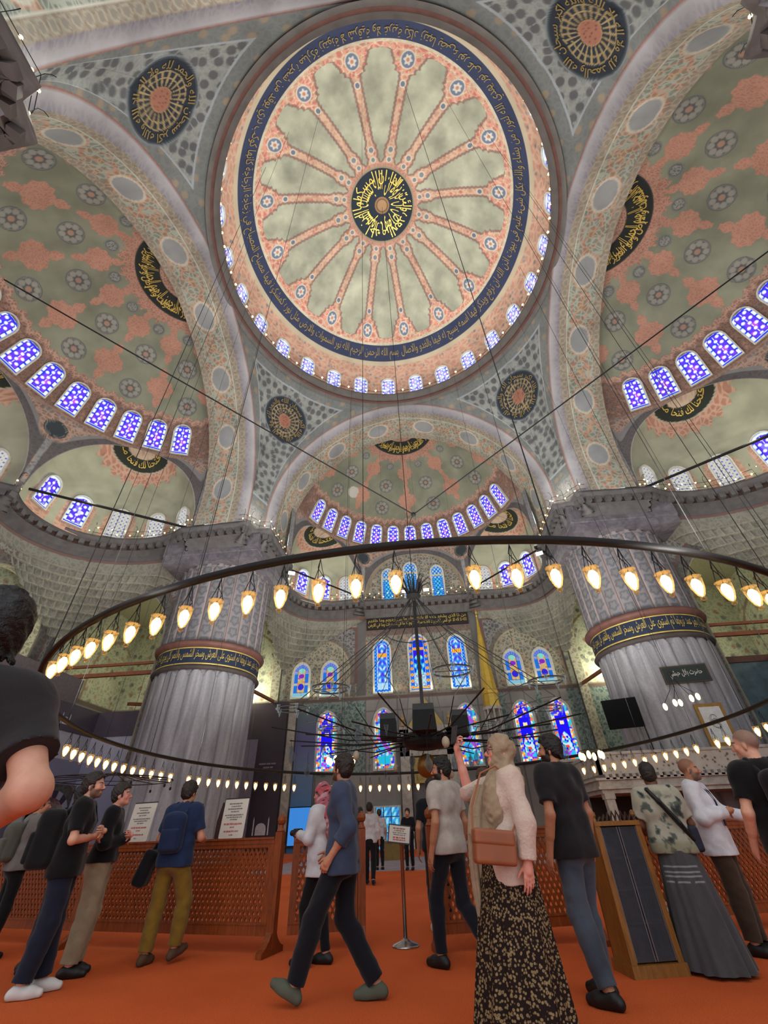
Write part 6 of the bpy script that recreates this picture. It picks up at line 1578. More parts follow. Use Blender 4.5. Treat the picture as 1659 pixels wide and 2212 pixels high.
notice((-2.78, -5.33, 1.09), math.radians(-14), .40, .48, -.10, 'white notice sheet standing on the screen, right of the navy-shirted person')
notice((2.74, -5.26, .02), math.radians(12), .22, .36, -.14, 'small white printed sheet leaning low against the screen by the bookcase')
for x, nm in ((-3.55, 'left'), (-3.20, 'right')):
    b = MB(); b.prism([(-.06, 0), (.06, 0), (.055, .22), (.0, .46), (-.055, .22)], -.03, .03, Matrix.Translation((x, -4.75, 1.1))); tag(b.build('pointed_finial', plain('dark_red_wood_' + nm, (58, 22, 24), .6)), 'dark red pointed piece rising behind the screen, %s one of two' % nm, 'finial')
# barrier post with a tilted framed notice
st = empty('sign_stand', (-.376, -5.28, 0)); tag(st, 'chrome post on a round base carrying a tilted framed notice in the aisle', 'sign stand')
CHROME = plain('brushed_chrome', (178, 176, 174), .25, .95, .06, 10)
b = MB(); b.lathe([(.165, 0), (.165, .012), (.15, .022), (.08, .045), (.035, .065), (.026, .075)], 32); b.build('base', CHROME, st, True)
b = MB(); b.lathe([(.024, .06), (.024, .97), (.03, .975), (.03, 1.0), (.012, 1.005), (.012, 1.03)], 20); b.build('pole', CHROME, st, True)
M = Matrix.Translation((-.02, -.03, 1.085)) @ Matrix.Rotation(.12, 4, 'Y') @ Matrix.Rotation(-.15, 4, 'X')
b = MB(); b.box(-.155, .155, -.008, .010, -.105, .105, M); fb = b.build('notice_frame', plain('black_frame', (26, 24, 26), .4), st)
b = MB(); b.box(-.14, .14, -.0095, -.008, -.09, .09, M); b.build('sheet', PAPER, fb)
M2 = M @ Matrix.Translation((0, -.006, 0)); marks(fb, [(.06, .09, .016, 1), (.035, .07, .012, 0), (.012, .09, .010, 0), (-.01, .08, .010, 0), (-.04, .085, .020, 1), (-.065, .085, .014, 1)], M2, .28, seed=5)
# glass-fronted bookcase
bc = empty('bookcase', (2.0, -6.56, 0), math.radians(11)); tag(bc, 'tall narrow wooden bookcase with carved crest and glass doors, right of the jeans', 'bookcase')
def bp_(name, mb, mat=WOOD_D): return mb.build(name, mat, bc)
W_2, D_2 = .24, .17
b = MB(); b.box(-W_2 - .03, W_2 + .03, -D_2 - .03, D_2, 0, .085); bp_('plinth', b)
for s_ in (-1, 1):
    b = MB(); b.box(s_ * W_2 - .025 * (s_ > 0) , s_ * W_2 + .025 * (s_ < 0), -D_2, D_2, .085, 1.14); bp_('side', b)
    b = MB(); b.lathe([(.022, 1.14), (.016, 1.17), (.026, 1.19), (.022, 1.22), (.0, 1.235)], 12, (s_ * (W_2 - .015), -D_2 + .02, 0)); bp_('finial', b)
    b = MB(); b.box(s_ * (W_2 - .012) - .028, s_ * (W_2 - .012) + .028, -D_2 - .012, -D_2 + .008, .085, 1.12); bp_('stile', b)
b = MB(); b.box(-W_2, W_2, D_2 - .012, D_2, .085, 1.14); bp_('back_panel', b, plain('dark_wood_back', (40, 26, 18), .6))
b = MB(); b.box(-W_2 - .015, W_2 + .015, -D_2 - .02, D_2, 1.10, 1.14); bp_('top', b)
b = MB()
for k in range(9): x = -.2 + .05 * k; b.tube([(x, -D_2, 1.14), (x + .03, -D_2 - .005, 1.14 + .05 + .035 * math.cos((k - 4) * .5)), (x + .055, -D_2, 1.15)], .012, 6)
bp_('carved_crest', b, plain('dark_carved_wood', (58, 36, 24), .5))
SHZ = (.11, .36, .60, .84)
for z in SHZ: b = MB(); b.box(-W_2 + .02, W_2 - .02, -D_2 + .02, D_2 - .012, z - .016, z); bp_('shelf', b)
GLZ = glass_mat('door_glass', (170, 176, 186), .25)
for s_ in (-1, 1):
    b = MB(); b.box(s_ * .01 if s_ > 0 else -W_2 + .04, W_2 - .04 if s_ > 0 else -.01, -D_2 + .0, -D_2 + .004, .10, 1.09); dr = bp_('door', b, GLZ)
    b = MB()
    for x in (.012, .195): b.box(s_ * x - .006, s_ * x + .006, -D_2 - .004, -D_2 + .006, .10, 1.09)
    b.build('glazing_bar', plain('grey_bar', (112, 112, 118), .35, .5), dr)
BOOKM = [plain('book_%d' % i, c, .6) for i, c in enumerate(((92, 40, 38), (58, 40, 36), (70, 54, 40), (44, 34, 38), (104, 62, 56)))]
rb = random.Random(3); MW = bc.matrix_basis if False else (Matrix.Translation((2.0, -6.56, 0)) @ Matrix.Rotation(math.radians(11), 4, 'Z'))
for si, z in enumerate(SHZ):
    x = -W_2 + .035
    while x < W_2 - .06:
        t = rb.uniform(.024, .038); h_ = rb.uniform(.15, .19); b = MB(); b.box(-t / 2, t / 2, -.06, .06, 0, h_); b.box(-t / 2 + .003, t / 2 - .003, -.0605, .058, h_, h_ + .0015)
        o = b.build('book', BOOKM[(si * 2 + rb.randrange(3)) % 5]); o.matrix_world = MW @ Matrix.Translation((x + t / 2, .02, z + .0005))
        tag(o, 'worn upright book on the bookcase, %s shelf' % ('lowest', 'second lowest', 'second highest', 'top')[si], 'book', 'books on the %s shelf of the bookcase' % ('lowest', 'second lowest', 'second highest', 'top')[si]); x += t + .003
# ---------------------------------------------------------------- people: smooth blended bodies meshed from distance fields
def _u(v): v = np.asarray(v, float); return v / max(1e-9, np.linalg.norm(v))
class Field:
    """signed distance grid with blended solids, meshed by surface nets"""
    def __init__(s, lo, hi, h):
        s.lo = np.array(lo, float); s.h = h
        s.n = np.maximum(4, np.ceil((np.array(hi, float) - s.lo) / h).astype(int) + 1)
        s.F = np.full(tuple(s.n), 1.0, np.float32)
    def _box(s, lo, hi, pad):
        a = np.clip(np.floor((np.array(lo) - pad - s.lo) / s.h).astype(int), 0, s.n - 1)
        b = np.clip(np.ceil((np.array(hi) + pad - s.lo) / s.h).astype(int) + 1, 1, s.n)
        if np.any(b <= a): return None, None
        ax = [s.lo[i] + s.h * np.arange(a[i], b[i]) for i in range(3)]
        X, Y, Z = np.meshgrid(*ax, indexing='ij', sparse=True)
        return (slice(a[0], b[0]), slice(a[1], b[1]), slice(a[2], b[2])), (X, Y, Z)
    def _put(s, sl, d, k, sub, clip, xyz):
        for p, n in clip or ():
            n = _u(n); d = np.maximum(d, (xyz[0] - p[0]) * n[0] + (xyz[1] - p[1]) * n[1] + (xyz[2] - p[2]) * n[2])
        f = s.F[sl]
        if sub:
            h = np.maximum(k - np.abs(f + d), 0) / max(k, 1e-6); s.F[sl] = np.maximum(f, -d) + h * h * k * .25
        else:
            h = np.maximum(k - np.abs(f - d), 0) / max(k, 1e-6); s.F[sl] = np.minimum(f, d) - h * h * k * .25
    def cap(s, a, b, ra, rb=None, k=.02, sub=False, clip=None, flat=None):
        rb = ra if rb is None else rb; a = np.array(a, float); b = np.array(b, float); r = max(ra, rb)
        sl, g = s._box(np.minimum(a, b) - r, np.maximum(a, b) + r, k + 3 * s.h)
        if sl is None: return
        ba = b - a; L2 = max(ba @ ba, 1e-12)
        px, py, pz = g[0] - a[0], g[1] - a[1], g[2] - a[2]
        t = np.clip((px * ba[0] + py * ba[1] + pz * ba[2]) / L2, 0, 1)
        qx, qy, qz = px - t * ba[0], py - t * ba[1], pz - t * ba[2]
        if flat is not None:
            n, f = flat; n = _u(n); dn = qx * n[0] + qy * n[1] + qz * n[2]; e = dn * (f - 1)
            qx, qy, qz = qx + e * n[0], qy + e * n[1], qz + e * n[2]
        d = np.sqrt(qx * qx + qy * qy + qz * qz) - (ra + (rb - ra) * t)
        s._put(sl, d.astype(np.float32), k, sub, clip, g)
    def ell(s, c, r, R=None, k=.02, sub=False, clip=None):
        c = np.array(c, float); r = np.array(r, float); m = r.max()
        sl, g = s._box(c - m, c + m, k + 3 * s.h)
        if sl is None: return
        x, y, z = g[0] - c[0], g[1] - c[1], g[2] - c[2]
        if R is not None:
            R = np.asarray(R); x, y, z = (x * R[0, 0] + y * R[1, 0] + z * R[2, 0], x * R[0, 1] + y * R[1, 1] + z * R[2, 1], x * R[0, 2] + y * R[1, 2] + z * R[2, 2])
        k0 = np.sqrt((x / r[0]) ** 2 + (y / r[1]) ** 2 + (z / r[2]) ** 2); k1 = np.sqrt((x / r[0] ** 2) ** 2 + (y / r[1] ** 2) ** 2 + (z / r[2] ** 2) ** 2)
        d = k0 * (k0 - 1) / np.maximum(k1, 1e-6)
        s._put(sl, d.astype(np.float32), k, sub, clip, g)
    def box(s, c, hs, r, R=None, k=.01, sub=False, clip=None):
        c = np.array(c, float); hs = np.array(hs, float); m = np.linalg.norm(hs) + r
        sl, g = s._box(c - m, c + m, k + 3 * s.h)
        if sl is None: return
        x, y, z = g[0] - c[0], g[1] - c[1], g[2] - c[2]
        if R is not None:
            R = np.asarray(R); x, y, z = (x * R[0, 0] + y * R[1, 0] + z * R[2, 0], x * R[0, 1] + y * R[1, 1] + z * R[2, 1], x * R[0, 2] + y * R[1, 2] + z * R[2, 2])
        qx, qy, qz = np.abs(x) - hs[0], np.abs(y) - hs[1], np.abs(z) - hs[2]
        d = np.sqrt(np.maximum(qx, 0) ** 2 + np.maximum(qy, 0) ** 2 + np.maximum(qz, 0) ** 2) + np.minimum(np.maximum(np.maximum(qx, qy), qz), 0) - r
        s._put(sl, d.astype(np.float32), k, sub, clip, g)
    def cut(s, p, n):
        n = _u(n); ax = [s.lo[i] + s.h * np.arange(s.n[i]) for i in range(3)]
        X, Y, Z = np.meshgrid(*ax, indexing='ij', sparse=True)
        s.F = np.maximum(s.F, ((X - p[0]) * n[0] + (Y - p[1]) * n[1] + (Z - p[2]) * n[2]).astype(np.float32))
    def mesh(s):
        F = s.F; F[0] = F[-1] = 1; F[:, 0] = F[:, -1] = 1; F[:, :, 0] = F[:, :, -1] = 1
        neg = F < 0; nx, ny, nz = F.shape
        c = neg[:-1, :-1, :-1].astype(np.int8)
        tot = sum(neg[i:nx - 1 + i, j:ny - 1 + j, k:nz - 1 + k].astype(np.int8) for i in (0, 1) for j in (0, 1) for k in (0, 1))
        act = (tot > 0) & (tot < 8); idx = np.argwhere(act)
        if not len(idx): return np.zeros((0, 3)), np.zeros((0, 4), int)
        ids = np.full(act.shape, -1, np.int64); ids[act] = np.arange(len(idx))
        acc = np.zeros((len(idx), 3)); cnt = np.zeros(len(idx))
        I, J, K = idx.T
        corners = [(i, j, k) for i in (0, 1) for j in (0, 1) for k in (0, 1)]
        val = {q: F[I + q[0], J + q[1], K + q[2]] for q in corners}
        for q in corners:
            for ax in range(3):
                if q[ax]: continue
                r = list(q); r[ax] = 1; r = tuple(r); a, b = val[q], val[r]; m = (a < 0) != (b < 0)
                t = np.where(m, a / np.where(m, a - b, 1), 0); p = np.zeros((len(idx), 3)); p[:] = q; p[:, ax] = t
                acc += p * m[:, None]; cnt += m
        V = s.lo + s.h * (idx + acc / cnt[:, None])
        Q = []
        for ax in range(3):
            o1, o2 = [(1, 2), (2, 0), (0, 1)][ax]
            A = [slice(1, -1)] * 3; A[ax] = slice(0, -1); B = list(A); B[ax] = slice(1, None)
            A[o1] = slice(1, -1); e = neg[tuple(A)] != neg[tuple(B)]
            w = np.argwhere(e)
            if not len(w): continue
            p = w.copy(); 
            for a_ in range(3):
                if a_ != ax: p[:, a_] += 1
            f = neg[p[:, 0], p[:, 1], p[:, 2]]
            d1 = np.zeros(3, int); d1[o1] = 1; d2 = np.zeros(3, int); d2[o2] = 1
            g = lambda q: ids[q[:, 0], q[:, 1], q[:, 2]]
            quad = np.stack([g(p - d1 - d2), g(p - d2), g(p), g(p - d1)], 1)
            quad[~f] = quad[~f][:, ::-1]
            Q.append(quad)
        return V, np.concatenate(Q)

def rot_zxy(yaw, pitch, roll):
    """columns: right, forward, up after turning; yaw left positive, pitch up positive"""
    cy, sy, cp, sp, cr, sr = math.cos(yaw), math.sin(yaw), math.cos(pitch), math.sin(pitch), math.cos(roll), math.sin(roll)
    Rz = np.array([[cy, -sy, 0], [sy, cy, 0], [0, 0, 1]]); Rx = np.array([[1, 0, 0], [0, cp, -sp], [0, sp, cp]]); Ry = np.array([[cr, 0, sr], [0, 1, 0], [-sr, 0, cr]])
    return Rz @ Rx @ Ry

def cloth_mat(name, col, rough=.85, var=.14, scale=9.0, weave=220, bmp=.25, attr=False):
    m, nt, b = new_mat(name)
    c = coord(nt); n1 = noise(nt, scale, 4, c, .6); n2 = noise(nt, weave, 2, c)
    k = L4(col)
    if attr:
        at = nt.nodes.new('ShaderNodeAttribute'); at.attribute_name = 'Col'
        base = mix_rgb(nt, 1, at.outputs['Color'], ramp(nt, n1.outputs[0], [(.3, (.9, .9, .9)), (.7, (1.08, 1.08, 1.08))]), 'MULTIPLY')
    else:
        lo = tuple(x * (1 - var) for x in k[:3]) + (1,); hi = tuple(min(1, x * (1 + var)) for x in k[:3]) + (1,)
        base = ramp(nt, n1.outputs[0], [(.3, lo), (.7, hi)])
    lk(nt, mix_rgb(nt, 1, base, ramp(nt, n2.outputs[0], [(.3, (.9, .9, .9)), (.7, (1.06, 1.06, 1.06))]), 'MULTIPLY'), b.inputs['Base Color'])
    b.inputs['Roughness'].default_value = rough; b.inputs['Specular IOR Level'].default_value = .15
    try: b.inputs['Sheen Weight'].default_value = .15
    except Exception: pass
    bump(nt, b, n1.outputs[0], bmp, .02)
    return m
def skin_mat():
    m, nt, b = new_mat('skin'); at = nt.nodes.new('ShaderNodeAttribute'); at.attribute_name = 'Col'
    n1 = noise(nt, 40, 4, coord(nt))
    lk(nt, mix_rgb(nt, 1, at.outputs['Color'], ramp(nt, n1.outputs[0], [(.3, (.93, .9, .9)), (.7, (1.05, 1.04, 1.03))]), 'MULTIPLY'), b.inputs['Base Color'])
    b.inputs['Roughness'].default_value = .5; b.inputs['Specular IOR Level'].default_value = .35
    b.inputs['Subsurface Weight'].default_value = .06; b.inputs['Subsurface Radius'].default_value = (.01, .004, .002)
    return m
SKIN = skin_mat()
_MATS = {}
def cloth(col, **k):
    key = (tuple(col), tuple(sorted(k.items())))
    if key not in _MATS: _MATS[key] = cloth_mat('cloth_%d' % len(_MATS), col, **k)
    return _MATS[key]
def hairm(col):
    key = ('hair', tuple(col))
    if key not in _MATS:
        m, nt, b = new_mat('hair_%d' % len(_MATS)); n1 = noise(nt, 60, 3, coord(nt), 2)
        k = L4(col); lk(nt, ramp(nt, n1.outputs[0], [(.3, tuple(x * .6 for x in k[:3])), (.7, tuple(min(1, x * 1.5) for x in k[:3]))]), b.inputs['Base Color'])
        b.inputs['Roughness'].default_value = .5; bump(nt, b, n1.outputs[0], .6, .01); _MATS[key] = m
    return _MATS[key]
SHOE_RUBBER = plain('shoe_sole', (60, 58, 56), .8)

def finish(name, fld, mat, parent, folds=0.0, fscale=9.0, colfn=None, world=None, seed=0):
    V, Q = fld.mesh()
    if not len(V): return None
    if folds:
        n = np.zeros_like(V); fn = np.cross(V[Q[:, 1]] - V[Q[:, 0]], V[Q[:, 2]] - V[Q[:, 0]])
        for k in range(4): np.add.at(n, Q[:, k], fn)
        n /= np.linalg.norm(n, axis=1)[:, None] + 1e-9
        w = vnoise(V[:, 0] * fscale + V[:, 2] * fscale * .5 + seed, V[:, 2] * fscale * 1.3 + V[:, 1] * fscale + seed, 3) - .5
        w2 = vnoise(V[:, 1] * fscale * 2 + V[:, 2] * 3, V[:, 2] * fscale * 2.2 - V[:, 0] * fscale, 9 + seed) - .5
        V = V + n * (folds * (w * 2 + w2))[:, None]
    col = colfn(V) if colfn else None
    return link(name, raw_mesh(name, V, np.ascontiguousarray(Q), True, None, col), mat, parent)

SKINS = {'fair': (214, 160, 134), 'tan': (190, 132, 104), 'olive': (176, 122, 92), 'brown': (112, 72, 50), 'pink': (222, 156, 136)}
def hand_prims(f, wr, fdir, dorsal, side, curl, s, spread=.0, thumb_close=.3, k=.006):
    """wrist, finger direction, back-of-hand direction; side +1 puts the thumb on the -(dir x dorsal) side"""
    y = _u(fdir); z = _u(np.asarray(dorsal) - y * (np.asarray(dorsal) @ y)); x = np.cross(y, z) * side     # x towards the thumb
    P = lambda a, b, c: np.asarray(wr) + s * (x * a + y * b + z * c)
    f.cap(wr, P(0, .035, 0), .025 * s, .026 * s, .015, flat=(z, 1.35))
    tips = [(.030, .088, [.042, .026, .020]), (.010, .094, [.047, .030, .021]), (-.011, .089, [.043, .028, .021]), (-.030, .080, [.033, .021, .018])]
    cl = curl if hasattr(curl, '__len__') else [curl] * 4
    for i, (px, py, seg) in enumerate(tips):
        f.cap(P(px * .55, .015, 0), P(px, py, 0), .014 * s, .0115 * s, .012, flat=(z, 1.15))
        p = P(px, py, 0); a = 0; d0 = y + x * (px * spread * 20); d0 = _u(d0); r = [.0096, .0086, .0076, .0066]
        if i == 3: r = [q * .88 for q in r]
        for j, L in enumerate(seg):
            a += cl[i] * (.75 if j == 0 else 1.0)
            d = d0 * math.cos(a) - z * math.sin(a); q = p + d * L * s
            f.cap(p, q, r[j] * s, r[j + 1] * s, .003); p = q
    t0 = P(.020, .022, -.006); td = _u(x * (.80 - .5 * thumb_close) + y * .62 - z * (.15 + .5 * thumb_close)); t1 = t0 + td * .040 * s
    td2 = _u(td + y * .35 - x * .5 * thumb_close - z * .2 * thumb_close); t2 = t1 + td2 * .031 * s; t3 = t2 + _u(td2 + y * .2) * .024 * s
    f.cap(t0, t1, .0155 * s, .0118 * s, .014); f.cap(t1, t2, .0112 * s, .0098 * s, .003); f.cap(t2, t3, .0096 * s, .0078 * s, .003)

DEF = dict(hip=(.09, 0, .92), kn=(.095, .025, .50), an=(.10, -.01, .085), sh=(.185, -.005, 1.425), el=(.245, -.03, 1.135), wr=(.255, .05, .885))
def person(name, label, loc, H, face, skin='tan', pose=None, look=(0, 0, 0), lean=(0, 0), hair=None, hair_style='short', beard=None, top=None, sleeve=.62, hem=.86, bottom=None,
           shoes=None, curl=.45, dorsal=None, h=.009, build=1.0, female=False, extra=None, collar=False, bald=None, hands=(True, True), loose=0.0, leg_loose=0.0, ankle_cut=.075, top_name='shirt', folds=.006, finger=None):
    """one visitor; pose gives joints in person space (x right, y ahead, z up) for a 1.75 m figure"""
    s = H / 1.75; pose = pose or {}
    J = {}
    for k_, v in DEF.items():
        for sd, sg in (('l', -1), ('r', 1)):
            J[k_ + '_' + sd] = np.array(pose.get(k_ + '_' + sd, (v[0] * sg, v[1], v[2])), float)
    lx, ly = lean
    def bend(p):                                        # upper body leans about the hips
        p = np.array(p, float); t = max(0, (p[2] - .95)); p[0] += lx * t; p[1] += ly * t; return p
    for k_ in ('sh_l', 'sh_r'): 
        if k_ not in pose: J[k_] = bend(J[k_])
    for sd in ('l', 'r'):
        for k_ in ('el_', 'wr_'):
            if k_ + sd not in pose: J[k_ + sd] = bend(J[k_ + sd])
    nb = bend((0, -.015, 1.475)); hc = np.array(pose.get('head', nb + np.array([0, .035, .155])), float)
    hz = pose.get('hipz', 0.0)
    for k_ in J: J[k_] = J[k_] * s
    nb = nb * s; hc = hc * s
    pel = np.array([0, 0, (.97 + hz)]) * s
    R = rot_zxy(math.radians(look[0]), math.radians(look[1]), math.radians(look[2]))
    HP = lambda a, b, c: hc + R @ (np.array([a, b, c]) * s)
    allp = np.array(list(J.values()) + [hc, pel]); lo = allp.min(0) - .24 * s; hi = allp.max(0) + .24 * s; lo[2] = min(lo[2], -.02); lo[2] = max(lo[2], -.06)
    shw = 1 if not female else .9
    def torso(f, o=0.0, k=.07, lowz=None, hemr=None):
        b = build
        q = lambda x, y, z: bend((x * b, y, z)) * s
        f.cap((J['sh_l'] * .80 + nb * .20) , (J['sh_r'] * .80 + nb * .20), (.070 + o) * s, None, k, flat=((0, 1, 0), .98))
        f.cap(q(-.085, .005, 1.28), q(.085, .005, 1.28), (.108 * b + o) * s, None, k)
        f.cap(q(-.075, 0, 1.10), q(.075, 0, 1.10), (.100 * b + o) * s, None, k)
        f.cap(q(-.075, 0, .97), q(.075, 0, .97), (.108 * b + o) * s, None, k)
        f.cap(nb + np.array([0, 0, -.03 * s]), nb + np.array([0, 0, -.10 * s]), (.062 + o) * s, (.09 + o) * s, .05)
        for sd in ('l', 'r'):
            f.ell(J['sh_' + sd] * .96 + np.array([0, 0, -.012 * s]), np.array((.064, .062, .066)) * s + o * s, None, k)
        if female:
            for x in (-.075, .075): f.ell(q(x, .085, 1.27), np.array((.07, .07, .075)) * s + o * s, None, .05)
    def arm(f, sd, r0, r1, r2, o, t0=0, t1=2.0, k=.03, clip_end=True):
        a, b, c = J['sh_' + sd], J['el_' + sd], J['wr_' + sd]
        if t1 <= 1:
            e = a + (b - a) * t1; n = _u(b - a); f.cap(a, e + n * .06 * s, (r0 + o) * s, (r0 + (r1 - r0) * t1 + o) * s, k, clip=[(e, n)] if clip_end else None)
        else:
            f.cap(a, b, (r0 + o) * s, (r1 + o) * s, k); e = b + (c - b) * (t1 - 1); n = _u(c - b)
            f.cap(b, e + n * .05 * s, (r1 + o) * s, (r1 + (r2 - r1) * (t1 - 1) + o) * s, k, clip=[(e, n)] if clip_end else None)
    # ---- body
    f = Field(lo, hi, h)
    torso(f, -.006, .06)
    for sd, sg in (('l', -1), ('r', 1)):
        arm(f, sd, .048 * build, .038, .027, 0, 0, 2.0, .03, False)
        f.cap(J['el_' + sd], (J['el_' + sd] * .45 + J['wr_' + sd] * .55), .039 * s, .036 * s, .02)
        hp, kn, an = J['hip_' + sd], J['kn_' + sd], J['an_' + sd]
        f.cap(hp, kn, .078 * s, .052 * s, .05); f.cap(kn, an, .050 * s, .036 * s, .03); f.cap(kn * .75 + an * .25 + np.array([0, -.012, 0]) * s, kn * .4 + an * .6, .050 * s, .038 * s, .03)
        fd = np.array(pose.get('foot_' + sd, (0, 1, 0)), float); fd = _u(fd)
        f.cap(an, an + fd * .13 * s + np.array([0, 0, -.05]) * s * (1 if fd[2] > -.3 else .4), .036 * s, .026 * s, .02)
        fdir = _u(J['wr_' + sd] - J['el_' + sd]); dd = (dorsal or {}).get(sd, (sg, .15, 0)); fdv = (finger or {}).get(sd, fdir)
        cu = curl[sd] if isinstance(curl, dict) else curl
        if hands[0 if sd == 'l' else 1]:
            y = _u(fdv); z = _u(np.array(dd, float) - y * (np.array(dd, float) @ y))
            # thumb faces ahead when the arm hangs
            tb = np.array((pose.get('thumb_' + sd, (0, 1, 0))), float); side = 1 if np.cross(y, z) @ tb > 0 else -1
            hand_prims(f, J['wr_' + sd], fdv, dd, side, cu, s * (.94 if female else 1.0))
    f.cap(nb, HP(0, -.022, -.055), .058 * s * (.9 if female else 1), .052 * s * (.9 if female else 1), .035)
    f.ell(HP(0, -.012, .035), np.array((.075, .095, .088)) * s, R, .02)
    f.ell(HP(0, .028, -.045), np.array((.058, .060, .076)) * s, R, .03)
    f.ell(HP(0, .070, -.098), np.array((.024, .020, .020)) * s, R, .03)
    for sg in (-1, 1):
        f.ell(HP(sg * .044, .004, -.068), np.array((.020, .034, .030)) * s, R, .03)
        f.ell(HP(sg * .040, .060, -.030), np.array((.024, .024, .022)) * s, R, .025)
        f.ell(HP(sg * .033, .098, -.004), np.array((.019, .017, .013)) * s, R, .012, True)
        f.ell(HP(sg * .032, .0735, -.006), np.array((.0135, .0135, .0125)) * s, R, .003)
        f.ell(HP(sg * .076, -.010, -.016), np.array((.010, .021, .032)) * s, R @ rot_zxy(sg * .35, -.2, 0), .006)
        f.ell(HP(sg * .012, .099, -.044), np.array((.010, .011, .008)) * s, R, .008)
    f.cap(HP(-.036, .080, .015), HP(.036, .080, .015), .013 * s, None, .02)
    f.cap(HP(0, .088, .004), HP(0, .112, -.036), .0085 * s, .0125 * s, .012)
    f.cap(HP(-.018, .0875, -.066), HP(.018, .0875, -.066), .0065 * s, None, .008); f.cap(HP(-.014, .086, -.078), HP(.014, .086, -.078), .0075 * s, None, .008)
    sk = np.array(SKINS[skin], float)
    def colour(V):
        c = np.empty((len(V), 4)); c[:, :3] = sk; c[:, 3] = 1
        L = (V - hc) @ R / s; x, y, z = L[:, 0], L[:, 1], L[:, 2]
        near = np.linalg.norm(L, axis=1) < .17
        def put(m, col): m = (m * near)[:, None]; c[:, :3] = c[:, :3] * (1 - m) + np.array(col) * m
        put(sstep(.03, .0, np.hypot(x / 1.0, (z + .03)) - .03) * (y > .09) * .25, (200, 110, 96))
        put(sstep(.035, .02, np.hypot(np.abs(x) - .045, z + .035)) * (y > .03) * .22, (206, 112, 96))
        lips = sstep(1.15, .85, np.hypot(x / .024, (z + .072) / .0125)) * (y > .07); put(lips * .65, (166, 84, 78))
        if beard is not None:
            jaw = sstep(-.035, -.055, z - .10 * (.07 - y) * (y < .07)) * (y > -.005) * (1 - sstep(1.25, .95, np.hypot(x / .024, (z + .072) / .0125)))
            jaw = np.maximum(jaw, sstep(.026, .02, np.abs(x)) * sstep(.012, .006, np.abs(z + .054)) * (y > .08)); jaw = np.maximum(jaw, (np.abs(y - .01) < .02) * (z < .0) * (z > -.09) * (np.abs(x) > .05))
            put(jaw * .88, beard)
        if bald is not None: put(sstep(.02, .05, -.55 * y + .85 * z + .02) * .75, bald)
        br = sstep(.0085, .005, np.abs(z - .019 + .12 * (np.abs(x) - .03) ** 2 * 10)) * (np.abs(x) > .014) * (np.abs(x) < .05) * (y > .06); put(br * .85, (46, 34, 28) if hair is None or sum(hair) < 200 else (120, 96, 76))
        e = np.hypot(np.abs(x) - .032, (z + .005) * 1.25); put(sstep(.0145, .0125, e) * (y > .07), (228, 220, 214)); put(sstep(.0075, .0055, e) * (y > .07), (40, 28, 22)); put(sstep(.003, .0, np.abs(e - .0145)) * (z > -.005) * (y > .07) * .8, (60, 40, 34))
        return c
    root = None
    V, Q = f.mesh()
    me = raw_mesh(name, V, np.ascontiguousarray(Q), True, None, colour(V)); root = link(name, me, SKIN)
    root.location = (loc[0], loc[1], loc[2] if len(loc) > 2 else 0); root.rotation_euler = (0, 0, math.radians(face))
    tag(root, label, 'person')
    # ---- trousers
    if bottom is not None:
        f = Field(lo, hi, max(h, .009)); kk = leg_loose
        wz = (.99 + hz) * s
        f.cap(np.array((-.075, 0, .95 + hz)) * s, np.array((.075, 0, .95 + hz)) * s, .113 * s * build, None, .05)
        f.cap(np.array((-.05, -.03, .90 + hz)) * s, np.array((.05, -.03, .90 + hz)) * s, .108 * s, None, .05)
        for sd in ('l', 'r'):
            hp, kn, an = J['hip_' + sd], J['kn_' + sd], J['an_' + sd]; n = _u(an - kn); e = an + n * (.085 - ankle_cut - .035) * s
            f.cap(hp, kn, (.092 + kk) * s, (.071 + kk) * s, .04); f.cap(kn, e + n * .05, (.071 + kk) * s, (.054 + kk * 1.2) * s, .03, clip=[(e, n)]); f.cap(kn * .75 + an * .25 + np.array([0, -.012, 0]) * s, kn * .4 + an * .6, (.068 + kk * .8) * s, (.056 + kk) * s, .03)
        f.cut((0, 0, wz), (0, 0, 1))
        finish('trousers', f, bottom, root, folds, 8, seed=3)
    # ---- top
    if top is not None:
        f = Field(lo, hi, max(h, .008))
        torso(f, .010 + loose, .06)
        f.cap(bend((-.075, 0, hem + .02)) * s, bend((.075, 0, hem + .02)) * s, (.118 * build + .008 + loose) * s, None, .07)
        f.cut((0, 0, hem * s), (0, 0, -1))
        for sd in ('l', 'r'):
            sl = sleeve[sd] if isinstance(sleeve, dict) else sleeve
            arm(f, sd, .055 * build, .047, .036, .012 + loose * .6, 0, sl, .035)
        f.cap(nb + np.array([0, .012, -.005]) * s, HP(0, 0, -.05), .066 * s, .075 * s, .006, True)
        f.cut(nb + np.array([0, 0, .05 * s]), (0, .35, 1))
        finish(top_name, f, top, root, folds, 7, colfn=extra, seed=1)
    if collar:
        f = Field(hc - .25 * s, hc + .2 * s, .006)
        a = nb + np.array([0, .008, .0]) * s
        f.cap(a + np.array([0, 0, -.02]) * s, a + (HP(0, 0, -.06) - a) * .55, .076 * s, .069 * s, .01, clip=[(a + (HP(0, 0, -.06) - a) * .42, (0, .5, 1))])
        f.cap(a + np.array([0, 0, -.06]) * s, HP(0, 0, 0), .064 * s, .060 * s, .004, True)
        f.ell(a + np.array([0, .085, .01]) * s, np.array((.022, .04, .07)) * s, None, .004, True)
        finish('collar', f, top, root)
